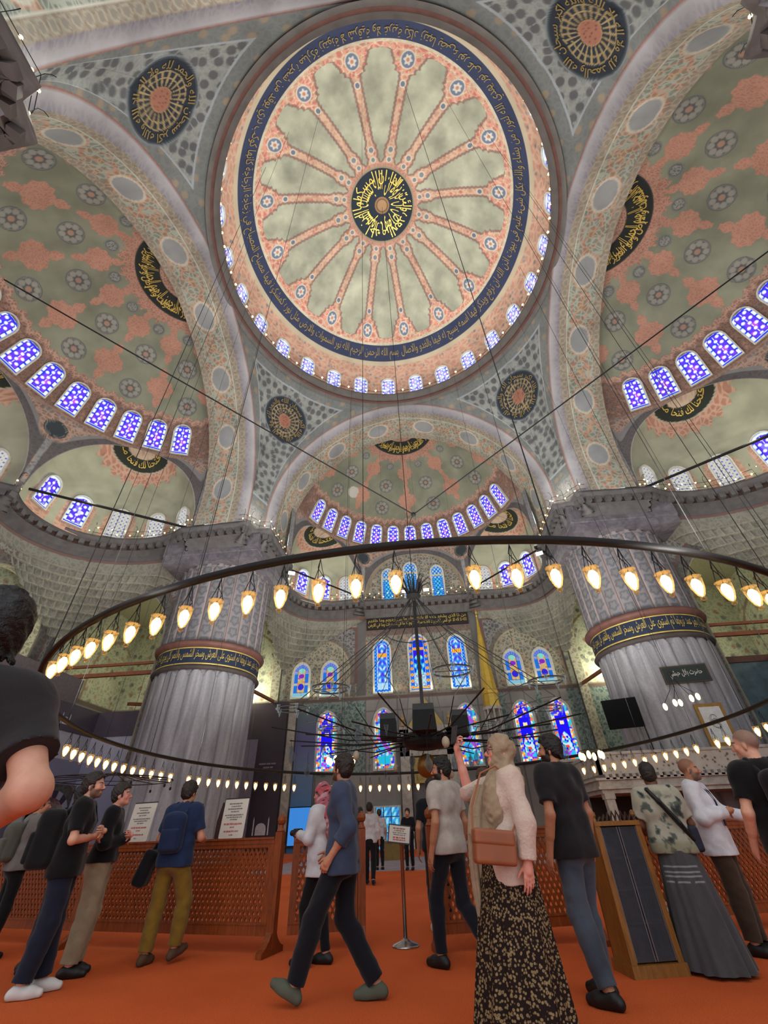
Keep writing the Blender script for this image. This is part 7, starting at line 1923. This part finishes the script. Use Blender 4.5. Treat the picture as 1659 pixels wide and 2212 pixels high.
    # ---- hair
    if hair is not None:
        f = Field(HP(0, 0, 0) - .2 * s, HP(0, 0, 0) + .2 * s, max(.0055, h * .75))
        g = .010 if hair_style == 'buzz' else .018
        cl = [(HP(0, .070, .066), -(R @ np.array((0, -.62, .80))))]
        f.ell(HP(0, -.016, .040), np.array((.076 + g, .096 + g, .088 + g * 1.1)) * s, R, .01, clip=[(HP(0, .064, .062), -(R @ np.array((0, -.66, .75))))])
        if hair_style in ('short', 'buzz', 'tuft'): f.ell(HP(0, -.062, -.018), np.array((.066 + g * .5, .044 + g * .5, .062)) * s, R, .03)
        if hair_style in ('short', 'tuft'):
            for k_ in range(26):
                a = RNG.uniform(-PI, PI); e = RNG.uniform(.1, 1.4); d = np.array((.082 * math.cos(a) * math.cos(e), -.016 + .10 * math.sin(a) * math.cos(e), .04 + .098 * math.sin(e)))
                if -.62 * d[1] + .8 * d[2] < .01: continue
                f.ell(HP(*d), np.array((.024, .024, .012)) * s, R, .016)
        if hair_style == 'tuft': 
            for q in range(7): f.cap(HP(-.05 + .017 * q, -.085, -.02), HP(-.055 + .018 * q, -.115 - .01 * (q % 2), -.075), .014 * s, .004 * s, .01)
        for sg in (-1, 1): f.cap(HP(sg * .074, .022, .02), HP(sg * .073, .020, -.022), .011 * s, .007 * s, .012)
        finish('hair', f, hairm(hair), root, .004, 60, seed=5)
    # ---- shoes
    if shoes is not None:
        for sd in ('l', 'r'):
            an = J['an_' + sd]; fd = _u(np.array(pose.get('foot_' + sd, (0, 1, 0)), float)); up = _u(np.array((0, 0, 1.0)) - fd * fd[2]); sole = an - up * .082 * s
            f = Field(an - .27 * s, an + .27 * s, max(.007, h * .8)); rr = np.cross(fd, up); Rf = np.stack([rr, fd, up], 1)
            f.cap(sole - fd * .055 * s + up * .038 * s, sole + fd * .10 * s + up * .036 * s, .040 * s, .045 * s, .03)
            f.cap(sole + fd * .10 * s + up * .034 * s, sole + fd * .168 * s + up * .028 * s, .044 * s, .034 * s, .03)
            f.cap(an - up * .01 * s - fd * .01, sole + fd * .06 * s + up * .04 * s, .043 * s, .042 * s, .04, clip=[(an + up * .012 * s, up)])
            f.cut(sole, -up)
            finish('shoe', f, shoes, root)
    root['_s'] = s
    return dict(root=root, J=J, HP=HP, R=R, s=s, hc=hc, nb=nb, bend=bend)

def at_person(P, name, fld, mat, label, cat, folds=0.0, parts=()):
    """a thing carried by a person: its own top-level object, set in the person's frame"""
    o = finish(name, fld, mat, None, folds, 7)
    o.location = P['root'].location; o.rotation_euler = P['root'].rotation_euler
    tag(o, label, cat)
    for nm, f2, m2 in parts: finish(nm, f2, m2, o, 0)
    return o
def backpack(P, label, mat, w=.15, d=.085, hgt=.22, zc=1.17, back=.20, strap=None, pocket=True):
    s = P['s']; b = P['bend']
    c = b((0, -back, zc)) * s; lo = c - .55 * s; hi = c + .55 * s
    f = Field(lo, hi, .010); f.box(c, np.array((w - .07, max(.01, d - .065), hgt - .08)) * s, .065 * s)
    f.ell(c + np.array((0, -.02, hgt * .55)) * s, np.array((w * .92, d * 1.1, .1)) * s, None, .04)
    g = Field(lo, hi, .009); parts = []
    if pocket:
        g.box(c + np.array((0, -d * .85, -.07)) * s, np.array((w - .06, .02, hgt * .38)) * s, .03 * s); parts.append(('pocket', g, mat))
    for sg in (-1, 1):
        q = Field(lo, hi, .008); pts = [b((sg * .085, -back + d * .8, zc + hgt * .75)), b((sg * .10, -.04, 1.505)), b((sg * .115, .075, 1.43)), b((sg * .125, .125, 1.30)), b((sg * .15, .09, 1.14)), b((sg * .16, -.06, zc - hgt * .6))]
        for a, e in zip(pts[:-1], pts[1:]): q.cap(a * s, e * s, .024 * s, None, .01, flat=((0, .6, .6), .9))
        parts.append(('strap', q, strap or mat))
    return at_person(P, 'backpack', f, mat, label, 'backpack', .003, parts)
# ---------------------------------------------------------------- the visitors
BLK = (17, 16, 18)
LEATHER_DK = plain('dark_leather', (24, 22, 22), .5)
# man in blue shirt, striding left
PB = person('person', 'person in long-sleeved blue shirt and dark trousers striding left across the carpet', (-.80, -7.34), 1.80, 88, 'tan',
    dict(hip_l=(-.09, .02, .90), hip_r=(.09, -.02, .90), an_l=(-.10, .36, .115), kn_l=(-.10, .23, .51), foot_l=(.05, .88, .40), an_r=(.10, -.29, .09), kn_r=(.10, .0, .50), foot_r=(.0, 1, -.03),
         el_l=(-.25, -.10, 1.14), wr_l=(-.23, .07, .925), el_r=(.25, -.02, 1.14), wr_r=(.22, .18, .95), hipz=-.02),
    look=(-28, 14, 0), lean=(0, .02), hair=(34, 24, 19), beard=(70, 48, 36), top=cloth((58, 68, 90), var=.08), sleeve=1.5, hem=.80, bottom=cloth((20, 21, 28)), shoes=plain('grey_green_suede', (84, 88, 74), .9), curl=1.0, h=.0065, collar=True, loose=.014, leg_loose=.014, build=1.08)
# woman in beige headscarf filming with her phone
def floral_mat():
    m, nt, b = new_mat('small_floral_cloth'); uv = coord(nt, 'UV')
    v = nt.nodes.new('ShaderNodeTexVoronoi'); v.inputs['Scale'].default_value = 58; lk(nt, uv, v.inputs['Vector'])
    c = ramp(nt, v.outputs['Distance'], [(0, L4((60, 44, 32))), (.10, L4((60, 44, 32))), (.16, L4((158, 138, 100))), (.38, L4((128, 108, 76))), (.48, L4((38, 29, 27)))])
    v2 = nt.nodes.new('ShaderNodeTexVoronoi'); v2.inputs['Scale'].default_value = 34; lk(nt, uv, v2.inputs['Vector'])
    n = noise(nt, 14, 3, uv); f = ramp(nt, n.outputs[0], [(.30, (0, 0, 0)), (.40, (1, 1, 1))])
    lk(nt, c, b.inputs['Base Color']); b.inputs['Roughness'].default_value = .9; b.inputs['Specular IOR Level'].default_value = .1
    return m
def skirt(P, name, mat, z0, z1, r0, r1, amp, nf, dy0=0.9, seed=0, cx=0.0, cy=0.0, colfn=None):
    s = P['s']; nu, nv = 220, 90; a = np.linspace(0, 2 * PI, nu, endpoint=False); v = np.linspace(0, 1, nv); A, Vv = np.meshgrid(a, v, indexing='ij')
    r = r0 + (r1 - r0) * (Vv ** .85); fold = amp * Vv ** 1.1 * (np.sin(A * nf + 1.3 * np.sin(A * 2 + seed) + .6 * Vv) + .5 * np.sin(A * nf * 1.9 + seed))
    r = r + fold; e = dy0 + (1 - dy0) * Vv
    P_ = np.stack([(cx * Vv + r * np.cos(A)) * s, (cy * Vv + r * e * np.sin(A)) * s, (z1 + (z0 - z1) * Vv) * s + .004 * np.sin(A * 9) * Vv], -1)
    rr = np.maximum(.1, r1 * .8); uv = np.stack([A * rr * s, P_[..., 2]], -1)
    me = grid_mesh(name, P_, uv, None if colfn is None else colfn(A, P_[..., 2] / s), close_u=True, flip=True)
    return link(name, me, mat, P['root'])
PW = person('person', 'person in beige headscarf and long floral skirt, filming upward with a raised phone', (.64, -8.28), 1.77, 94, 'pink',
    dict(el_r=(.17, .20, 1.37), wr_r=(.11, .255, 1.64), sh_r=(.17, -.05, 1.43), el_l=(-.285, -.12, 1.14), wr_l=(-.285, -.09, .915), an_l=(-.08, -.02, .085), an_r=(.08, .04, .085), thumb_l=(0, 1, 0), thumb_r=(-1, 0, .3)),
    look=(4, 10, 0), lean=(0, -.19), top=cloth((210, 186, 170), scale=40, bmp=.4, var=.05), sleeve=1.93, hem=.79, bottom=cloth((40, 30, 28)), curl={'l': .28, 'r': [1.0, .75, .95, 1.1]}, dorsal={'r': (.25, .9, -.1), 'l': (-1, -.1, 0)}, finger={'r': (-.05, .10, 1)},
    h=.0055, build=1.16, female=True, loose=.014, top_name='cardigan', folds=.008, shoes=cloth((30, 28, 28)))
skirt(PW, 'skirt', floral_mat(), .012, 1.0, .185, .335, .018, 11, .92, 2, 0, .05)
def headscarf(P, mat, tail=None, tail2=None, front=True, back=True, fw=1.0, colfn=None, drop=.0):
    s, R, hc, HP = P['s'], P['R'], P['hc'], P['HP']; b = P['bend']
    f = Field(hc - np.array((.38, .38, .55)) * s, hc + .24 * s, .0075)
    f.ell(HP(0, -.020, .036), np.array((.094, .118, .108)) * s, R, .01)
    f.ell(HP(0, -.012, -.06), np.array((.088, .094, .11)) * s, R, .05)
    nb = P['nb']
    f.cap(HP(0, -.02, -.10), nb + np.array((0, -.005, -.02)) * s, .088 * s, .105 * s, .06)
    f.cap(nb + np.array((-.10, .0, -.075)) * s, nb + np.array((.10, .0, -.075)) * s, .088 * s, None, .07)
    if drop: f.ell(b((-.07, .10, 1.24)) * s, np.array((.15, .10, .20)) * s, None, .07)
    if front: f.ell(b((0, .075, 1.30)) * s, np.array((.135 * fw, .085, .17)) * s, None, .06); f.ell(b((0, .06, 1.38)) * s, np.array((.13, .09, .12)) * s, None, .05)
    if back: f.ell(b((0, -.09, 1.36)) * s, np.array((.11, .05, .12)) * s, None, .06)
    # face opening
    f.ell(HP(0, .105, -.022), np.array((.060, .10, .092)) * s, R, .014, True)
    for t in (tail, tail2):
        if t:
            for a, e in zip(t[:-1], t[1:]): f.cap(np.array(a[:3]) * s, np.array(e[:3]) * s, a[3] * s, e[3] * s, .03, flat=(a[4], .34))
    return finish('headscarf', f, mat, P['root'], .013, 16, colfn=colfn, seed=4)
headscarf(PW, cloth((160, 138, 112), scale=14, bmp=.5), tail=None, fw=1.25, drop=.1)
# the scarf's long free end, hanging down her front
def strip(P, name, mat, pts, w, amp=.012, th=.006):
    s = P['s']; C = crom(pts, 12) if len(pts) > 2 else np.array(pts); n = len(C); nu = 24
    u = np.linspace(-1, 1, nu); V = []
    for i, c in enumerate(C):
        k = i / (n - 1); ww = w[0] + (w[1] - w[0]) * k
        o = amp * np.sin(u * 6 + k * 2.0) + amp * .6 * np.sin(u * 13 + k)
        V.append(np.stack([c[0] + u * ww * .25 + o * .9, c[1] + u * ww * .95 + 0 * o, np.full(nu, c[2])], -1) * s)
    V = np.array(V)
    o = link(name, grid_mesh(name, V, np.stack(np.meshgrid(np.linspace(0, 1, n), u, indexing='ij'), -1)), mat, P['root'])
    sol = o.modifiers.new('thick', 'SOLIDIFY'); sol.thickness = th
    return o
strip(PW, 'scarf_end', cloth((160, 138, 112), scale=14, bmp=.5), [(.02, .06, 1.40), (.02, .145, 1.24), (.0, .20, 1.0), (.0, .215, .75), (.0, .21, .58)], (.10, .05))
strip(PW, 'scarf_end', cloth((160, 138, 112), scale=14, bmp=.5), [(-.06, .05, 1.40), (-.10, .125, 1.25), (-.11, .165, 1.08)], (.12, .12))
def eyeglasses(P, mat):
    s, HP, R = P['s'], P['HP'], P['R']; b = MB()
    for sg in (-1, 1):
        ring = [HP(sg * (.033 + .024 * math.cos(t)), .106, -.006 + .018 * math.sin(t)) for t in np.linspace(0, 2 * PI, 18, endpoint=False)]
        b.tube(ring, .0022 * s, 6, True); b.tube([HP(sg * .057, .104, -.002), HP(sg * .076, .05, .004), HP(sg * .080, -.01, .004)], .0022 * s, 6)
    b.tube([HP(-.010, .108, -.002), HP(0, .110, .0), HP(.010, .108, -.002)], .0022 * s, 6)
    return b.build('eyeglasses', mat, P['root'])
eyeglasses(PW, plain('dark_frames', (40, 30, 28), .3))
def phone_at(P, c, R_, label, mat):
    s = P['s']; b = MB(); M = Matrix([[*map(float, R_[i]), float(c[i] * s)] for i in range(3)] + [[0, 0, 0, 1]])
    b.box(-.036, .036, -.0045, .0045, -.075, .075, M); o = b.build('phone', mat)
    k = MB(); k.box(-.033, .033, -.0055, -.0048, -.070, .070, M); k.build('screen', plain('dark_screen', (20, 22, 28), .2), o)
    k = MB(); k.box(-.030, -.010, .0045, .0065, .045, .068, M); k.build('camera_bump', mat, o)
    o.location = P['root'].location; o.rotation_euler = P['root'].rotation_euler; tag(o, label, 'phone'); return o
PH_M = plain('dark_phone_case', (46, 44, 46), .4)
phone_at(PW, (.085, .275, 1.79), rot_zxy(.55, .30, .05), 'dark phone held up high by the person in the beige headscarf', PH_M)
# handbag
s = PW['s']; TAN = plain('tan_leather', (150, 88, 56), .42, 0, .12, 5)
f = Field((-.55, -.2, .8), (-.1, .45, 1.5), .0075); f.box(np.array((-.315, .135, 1.005)) * s, np.array((.035, .125, .072)) * s, .022 * s, rot_zxy(.15, .10, 0)); hb = at_person(PW, 'handbag', f, TAN, 'tan leather handbag hanging at the hip of the person in beige headscarf', 'handbag')
f = Field((-.55, -.2, .8), (-.1, .5, 1.3), .006); f.box(np.array((-.325, .135, 1.065)) * s, np.array((.036, .128, .028)) * s, .018 * s, rot_zxy(.15, .10, 0)); finish('flap', f, TAN, hb)
b = MB(); b.tube([np.array(p) * s for p in ((-.30, .27, 1.07), (-.24, .245, 1.25), (-.15, .13, 1.47), (-.10, -.01, 1.52), (-.16, -.12, 1.40), (-.28, -.06, 1.15), (-.32, .0, 1.07))], .008, 6); b.build('strap', TAN, hb)
b = MB(); b.box(-.365, -.355, .10, .13, 1.035, 1.06, Matrix.Scale(s, 4)); b.build('clasp', GOLD, hb); b = MB(); b.ball(np.array((-.30, .27, 1.08)) * s, .016); b.build('ring', GOLD, hb)
b = MB(); w = PW['J']['wr_l']; b.lathe([(.031, -.012), (.036, -.010), (.036, .010), (.031, .012)], 20, tuple(w + np.array((0, .0, .03)))); b.ball(tuple(w + np.array((-.036, 0, .03))), .015, sc=(.5, 1, 1)); wt = b.build('wristwatch', GOLD, PW['root'], True)
# woman in pink scarf
PK = person('person', 'person in pink patterned headscarf and white jacket holding a black camera', (-1.30, -6.10), 1.64, 72, 'tan',
    dict(el_l=(-.24, .05, 1.16), wr_l=(-.09, .29, 1.20), el_r=(.24, .05, 1.16), wr_r=(.09, .29, 1.20), an_l=(-.09, .10, .085), an_r=(.09, -.08, .085), kn_l=(-.10, .12, .5)), look=(5, 4, 0), top=cloth((196, 194, 198)), sleeve=1.9, hem=.78,
    bottom=cloth((18, 17, 20)), shoes=LEATHER_DK, h=.009, female=True, loose=.012, curl=.8, top_name='jacket', dorsal={'l': (-.6, .3, .5), 'r': (.6, .3, .5)})
def pinkpat(V):
    w = worley(V[:, 0] * 30 + V[:, 1] * 17, V[:, 2] * 34 + V[:, 1] * 9, 2); c = np.empty((len(V), 4)); c[:, 3] = 1; c[:, :3] = (168, 92, 104); c[w[2] > .6, :3] = (196, 150, 158); c[(w[2] < .28) & (w[0] < .35), :3] = (52, 34, 46); c[(w[2] > .85), :3] = (190, 80, 84); return c
headscarf(PK, cloth((150, 90, 100), attr=True), front=False, back=True, colfn=pinkpat, tail=[(0, -.13, 1.44, .085, (0, 1, 0)), (0, -.175, 1.30, .10, (0, 1, 0)), (.02, -.165, 1.20, .08, (0, 1, 0))])
f = Field((-.3, .1, .9), (.3, .6, 1.5), .007); s = PK['s']; f.box(np.array((0, .37, 1.22)) * s, np.array((.055, .025, .035)) * s, .012 * s); f.cap(np.array((0, .38, 1.22)) * s, np.array((0, .46, 1.22)) * s, .034 * s, None, .006)
at_person(PK, 'camera', f, LEATHER_DK, 'black camera in the hands of the person in pink scarf', 'camera')
# grey tee
PG = person('person', 'bearded person in pale grey tee and dark jeans walking off by the screen post', (.25, -6.35), 1.84, 48, 'olive',
    dict(an_l=(-.09, .16, .085), kn_l=(-.09, .17, .50), an_r=(.10, -.28, .15), kn_r=(.10, -.02, .47), foot_r=(0, .8, -.5), el_l=(-.25, -.05, 1.13), wr_l=(-.25, .04, .875), el_r=(.25, -.04, 1.13), wr_r=(.25, .04, .88)),
    look=(34, 2, 0), hair=(14, 12, 12), beard=(26, 20, 18), top=cloth((172, 163, 155)), sleeve=.66, hem=.86, bottom=cloth((22, 24, 33)), shoes=LEATHER_DK, h=.008, loose=.012)
# black tee, jeans
PT = person('person', 'person in plain black tee and faded blue jeans, seen from behind beside the bookcase', (1.37, -7.42), 1.87, 34, 'olive',
    dict(an_l=(-.10, -.10, .085), an_r=(.10, .10, .085), kn_r=(.10, .12, .5), el_l=(-.26, -.06, 1.13), wr_l=(-.265, .03, .875), foot_l=(-.2, 1, 0)), look=(30, 3, 0), hair=(13, 12, 12), beard=(22, 18, 16), hair_style='tuft',
    top=cloth((30, 29, 32)), sleeve=.72, hem=.83, bottom=cloth((70, 78, 90), var=.35, scale=3.5), shoes=LEATHER_DK, h=.008, loose=.018, leg_loose=.014)
# tie-dye tee and grey wrap
def tiedye(V):
    c = np.empty((len(V), 4)); c[:, 3] = 1; t = fbm(V[:, 0] * 13 + V[:, 2] * 12, V[:, 2] * 11 - V[:, 0] * 12, 3); u = fbm(V[:, 0] * 22, V[:, 2] * 16 + V[:, 0] * 9, 5)
    c[:, :3] = (166, 164, 146); m = sstep(.47, .58, t + .25 * (u - .5)) * sstep(1.46, 1.25, V[:, 2]); c[:, :3] = c[:, :3] * (1 - m[:, None]) + np.array((84, 92, 84)) * m[:, None]
    m = (sstep(.58, .66, t) * sstep(.5, .6, u))[:, None]; c[:, :3] = c[:, :3] * (1 - m) + np.array((48, 54, 56)) * m
    m = (sstep(.98, .92, V[:, 2]) * .5)[:, None]; c[:, :3] = c[:, :3] * (1 - m) + np.array((120, 120, 92)) * m; return c
PD = person('person', 'person in tie-dye tee and long grey wrap skirt, seen from behind with a black strap', (2.58, -6.62), 1.66, -8, 'brown',
    dict(el_l=(-.26, .03, 1.15), wr_l=(-.20, .24, 1.10), el_r=(.26, .03, 1.15), wr_r=(.20, .25, 1.08)), look=(-12, 0, 0), hair=(28, 20, 16), hair_style='buzz', top=cloth((150, 150, 130), attr=True), sleeve=.78, hem=.90, bottom=cloth((60, 60, 62)), h=.009, build=1.08, loose=.014, shoes=cloth((180, 176, 170)), extra=tiedye)
def wrapcol(A, z):
    pt = Paint(A.shape, (74, 74, 76), 1); pt.put((z > .66) & (z < .80) & (np.abs(((z - .66) * 26) % 1 - .5) < .13) & (np.abs(np.cos(A - 4.4)) > .62) & (np.sin(A) < .2), (150, 152, 156)); pt.put(z > .985, (60, 60, 62)); pt.mul(.9 + .2 * fbm(A * 6, z * 3, 2)); return pt.c
skirt(PD, 'wrap_skirt', cloth((74, 74, 76), attr=True), .03, 1.02, .165, .31, .022, 9, .85, 1, .02, 0, wrapcol)
s = PD['s']; f = Field(np.array((-.35, -.35, .8)), np.array((.4, .35, 1.6)), .008); pts = [(-.11, .06, 1.47), (-.10, -.07, 1.475), (-.03, -.135, 1.36), (.10, -.135, 1.16), (.19, -.08, 1.02)]
for a, e in zip(pts[:-1], pts[1:]): f.cap(np.array(a) * s, np.array(e) * s, .026 * s, None, .01, flat=((0, 1, 0), .5))
sb = at_person(PD, 'shoulder_bag', f, LEATHER_DK, 'black cross-body strap bag worn by the person in tie-dye tee', 'bag')
f = Field(np.array((.05, -.3, .8)), np.array((.45, .25, 1.25)), .008); f.box(np.array((.225, -.02, 1.02)) * s, np.array((.02, .06, .085)) * s, .03 * s); finish('pouch', f, plain('navy_pouch', (30, 34, 52), .7), sb)
# white shirt with lanyard
PS = person('person', 'bald person in white shirt and lanyard, one hand on chest and one arm held out', (3.32, -6.0), 1.74, -128, 'olive',
    dict(el_r=(.27, .02, 1.14), wr_r=(.03, .25, 1.20), el_l=(-.33, .10, 1.20), wr_l=(-.44, .32, 1.14), an_l=(-.12, 0, .085), an_r=(.12, 0, .085)), look=(14, 3, 0), beard=(110, 88, 74), bald=(120, 84, 66),
    top=cloth((206, 206, 212)), sleeve=1.88, hem=.80, bottom=cloth((64, 50, 38)), shoes=LEATHER_DK, h=.0065, build=1.14, collar=True, loose=.018, leg_loose=.022, curl={'l': .22, 'r': .25}, finger={'r': (-1, .15, .1), 'l': (-.5, .8, -.15)}, dorsal={'r': (.1, 1, .3), 'l': (.1, .3, 1)})
s = PS['s']; b = MB()
for sg in (-1, 1): b.tube([np.array(p) * s for p in ((sg * .06, -.07, 1.50), (sg * .075, .03, 1.49), (sg * .055, .12, 1.40), (sg * .03, .155, 1.30), (0, .165, 1.16))], .007, 6)
LAN = plain('navy_lanyard', (30, 32, 56), .7); la = b.build('lanyard', LAN, PS['root']); b = MB(); b.box(-.03, .03, .16, .172, 1.06, 1.15, Matrix.Scale(s, 4)); b.build('badge', LAN, la)
# black tee with backpack, right edge
PR = person('person', 'balding person in black tee with black backpack at the right edge', (3.02, -7.85), 1.78, 2, 'fair', dict(el_l=(-.27, -.02, 1.14), wr_l=(-.24, .14, .92)), look=(40, 4, 0), bald=(116, 96, 84), top=cloth(BLK), sleeve=.7, hem=.86, bottom=cloth((140, 104, 52)), shoes=LEATHER_DK, h=.009, build=1.06, loose=.012)
bp = backpack(PR, 'black backpack with pale reflective strip on the balding person', cloth((26, 25, 28)), w=.16, hgt=.24, zc=1.2)
s = PR['s']; M = Matrix.Translation((0, 0, 0)); b = MB(); b.box(-.012, .012, -.34, -.33, 1.22, 1.44, Matrix.Scale(s, 4) @ Matrix.Rotation(.5, 4, 'Y')); b.build('reflective_strip', plain('reflective_grey', (170, 176, 176), .4), bp)
# navy shirt man leaning at the screen
PN = person('person', 'person in navy shirt and olive trousers leaning on the lattice screen', (-3.18, -6.0), 1.74, -4, 'tan',
    dict(an_l=(-.15, .02, .085), kn_l=(-.13, .04, .5), an_r=(.14, .13, .12), kn_r=(.17, .12, .52), foot_r=(.25, .9, .25), el_l=(-.29, .02, 1.14), wr_l=(-.20, .27, 1.12), el_r=(.29, .02, 1.14), wr_r=(.20, .27, 1.12)), look=(-6, 3, 0), hair=(38, 28, 22), hair_style='short',
    top=cloth((32, 46, 78)), sleeve=.75, hem=.86, bottom=cloth((122, 96, 34)), shoes=plain('brown_suede', (86, 62, 44), .9), h=.0085, build=1.06, collar=True, loose=.012, leg_loose=.016)
backpack(PN, 'navy blue backpack on the person leaning at the screen', cloth((28, 42, 72)), w=.15, d=.055, hgt=.22, zc=1.20, back=.175)
s = PN['s']; f = Field(np.array((-.6, -.35, .6)), np.array((-.1, .35, 1.2)), .009); f.box(np.array((-.345, -.03, .86)) * s, np.array((.03, .09, .13)) * s, .05 * s, rot_zxy(.3, 0, .28)); f.cap(np.array((-.33, -.02, 1.0)) * s, np.array((-.29, .03, 1.13)) * s, .014, None, .03); f.cap(np.array((-.36, .06, 1.0)) * s, np.array((-.29, .05, 1.13)) * s, .012, None, .03)
at_person(PN, 'tote_bag', f, cloth((20, 19, 24)), 'black tote bag hanging from the left arm of the person in navy', 'bag', .006)
# pair with folded arms, left
PL = person('person', 'person in black tee, dark jeans and white trainers with folded arms', (-3.86, -7.03), 1.78, -62, 'fair',
    dict(el_r=(.28, .02, 1.14), wr_r=(-.04, .20, 1.165), el_l=(-.28, .04, 1.13), wr_l=(.07, .245, 1.20), an_l=(-.10, .08, .085), an_r=(.10, -.04, .085)), look=(-12, 6, 0), hair=(36, 27, 22), beard=(112, 84, 68), top=cloth(BLK), sleeve=.78, hem=.84, bottom=cloth((28, 33, 50)), shoes=plain('white_trainer', (205, 203, 200), .6), h=.0075, build=1.1, loose=.016, leg_loose=.024, finger={'r': (-1, .25, .2), 'l': (1, .1, .25)}, dorsal={'r': (.1, .8, .5), 'l': (0, 1, .2)})
backpack(PL, 'large black backpack with pale bottle pocket on the person with white trainers', cloth((24, 24, 26)), w=.19, d=.12, hgt=.27, zc=1.16, back=.25)
PE = person('person', 'person in eyeglasses, black top and beige trousers with folded arms', (-3.92, -6.36), 1.72, -66, 'pink',
    dict(el_r=(.28, .02, 1.14), wr_r=(-.04, .20, 1.165), el_l=(-.28, .04, 1.13), wr_l=(.07, .245, 1.20)), look=(-6, 10, 0), hair=(40, 30, 26), top=cloth((18, 17, 22)), sleeve=1.85, hem=.95, bottom=cloth((150, 136, 110)), shoes=LEATHER_DK, h=.009, build=1.05, loose=.012, leg_loose=.03, finger={'r': (-1, .25, .2), 'l': (1, .1, .25)}, dorsal={'r': (.1, .8, .5), 'l': (0, 1, .2)})
eyeglasses(PE, plain('pale_frames', (170, 160, 150), .3))
P2 = person('person', 'dark-haired person all in black, half hidden behind the folded-arms pair', (-4.55, -6.2), 1.74, -50, 'tan', {}, look=(-10, 8, 0), hair=(14, 13, 14), hair_style='tuft', top=cloth((20, 20, 22)), sleeve=1.8, hem=.86, bottom=cloth((20, 19, 22)), shoes=LEATHER_DK, h=.011)
PGL = person('person', 'person in grey hooded top and black trousers at the far left, raising a phone', (-5.66, -5.55), 1.70, -36, 'tan',
    dict(el_r=(.27, .10, 1.20), wr_r=(.14, .30, 1.42), el_l=(-.25, .08, 1.18), wr_l=(-.04, .34, 1.40)), look=(-10, 6, 0), hair=(14, 13, 13), hair_style='tuft', top=cloth((112, 108, 104)), sleeve=1.85, hem=.88, bottom=cloth((18, 18, 21)), shoes=LEATHER_DK, h=.010, loose=.016, finger={'r': (-.2, .2, 1), 'l': (.3, .2, 1)}, dorsal={'r': (.5, .5, 0), 'l': (-.5, .5, 0)})
backpack(PGL, 'grey green backpack on the person in grey hooded top', cloth((84, 84, 76)), w=.16, hgt=.24, zc=1.2)
phone_at(PGL, (.09, .37, 1.49), rot_zxy(0, -.2, 1.2), 'phone held before the face of the person in grey hooded top', PH_M)
# close by on the left
PC = person('person', 'person in dark tee very close at the left edge, one bare elbow bent', (-1.205, -11.40), 1.79, 35, 'fair',
    dict(sh_r=(.19, -.01, 1.435), el_r=(.30, -.15, 1.225), wr_r=(.17, .08, 1.15), el_l=(-.24, .06, 1.18), wr_l=(-.10, .28, 1.22)), look=(52, 6, 0), hair=(16, 15, 16), hair_style='tuft', top=cloth((44, 41, 43)), sleeve=.66, hem=.86, bottom=cloth((30, 30, 34)), shoes=LEATHER_DK, h=.006, loose=.016, build=1.02)
# beyond the screen
person('person', 'person in black seen from behind beyond the lattice screen gap', (.08, -4.45), 1.76, 8, 'olive', {}, hair=(18, 15, 15), top=cloth((20, 20, 24)), sleeve=.7, bottom=cloth((30, 30, 36)), shoes=cloth((190, 188, 184)), h=.012)
person('person', 'brown-haired person mostly hidden behind the beige headscarf', (.86, -5.2), 1.80, 20, 'fair', {}, hair=(70, 50, 36), top=cloth((60, 56, 56)), sleeve=.7, bottom=cloth((24, 24, 30)), shoes=cloth((24, 24, 26)), h=.013)
person('person', 'distant person in white shirt and black trousers walking up the aisle', (-1.74, 1.82), 1.74, 0, 'tan', dict(an_l=(-.1, .15, .1), an_r=(.1, -.12, .1)), hair=(24, 18, 16), top=cloth((196, 192, 190)), sleeve=1.8, bottom=cloth((22, 22, 26)), shoes=cloth((24, 24, 26)), h=.016)
person('person', 'distant person in white top standing far up the aisle', (-2.0, 6.5), 1.72, 20, 'tan', {}, hair=(40, 30, 24), top=cloth((190, 188, 188)), sleeve=.8, bottom=cloth((22, 22, 26)), shoes=cloth((24, 24, 26)), h=.018)
person('person', 'distant person all in black facing the hall, far up the aisle', (-.92, 6.1), 1.70, 170, 'tan', dict(el_l=(-.26, .05, 1.15), wr_l=(-.05, .24, 1.1), el_r=(.26, .05, 1.15), wr_r=(.05, .24, 1.1)), hair=(24, 18, 16), top=cloth((20, 20, 24)), sleeve=1.8, bottom=cloth((20, 20, 24)), shoes=cloth((24, 24, 26)), h=.018)
person('person', 'distant person in dark top partly hidden by the aisle post', (-2.25, 3.4), 1.70, 20, 'tan', {}, hair=(20, 16, 14), top=cloth((34, 34, 40)), sleeve=1.8, bottom=cloth((150, 146, 140)), shoes=cloth((24, 24, 26)), h=.018)
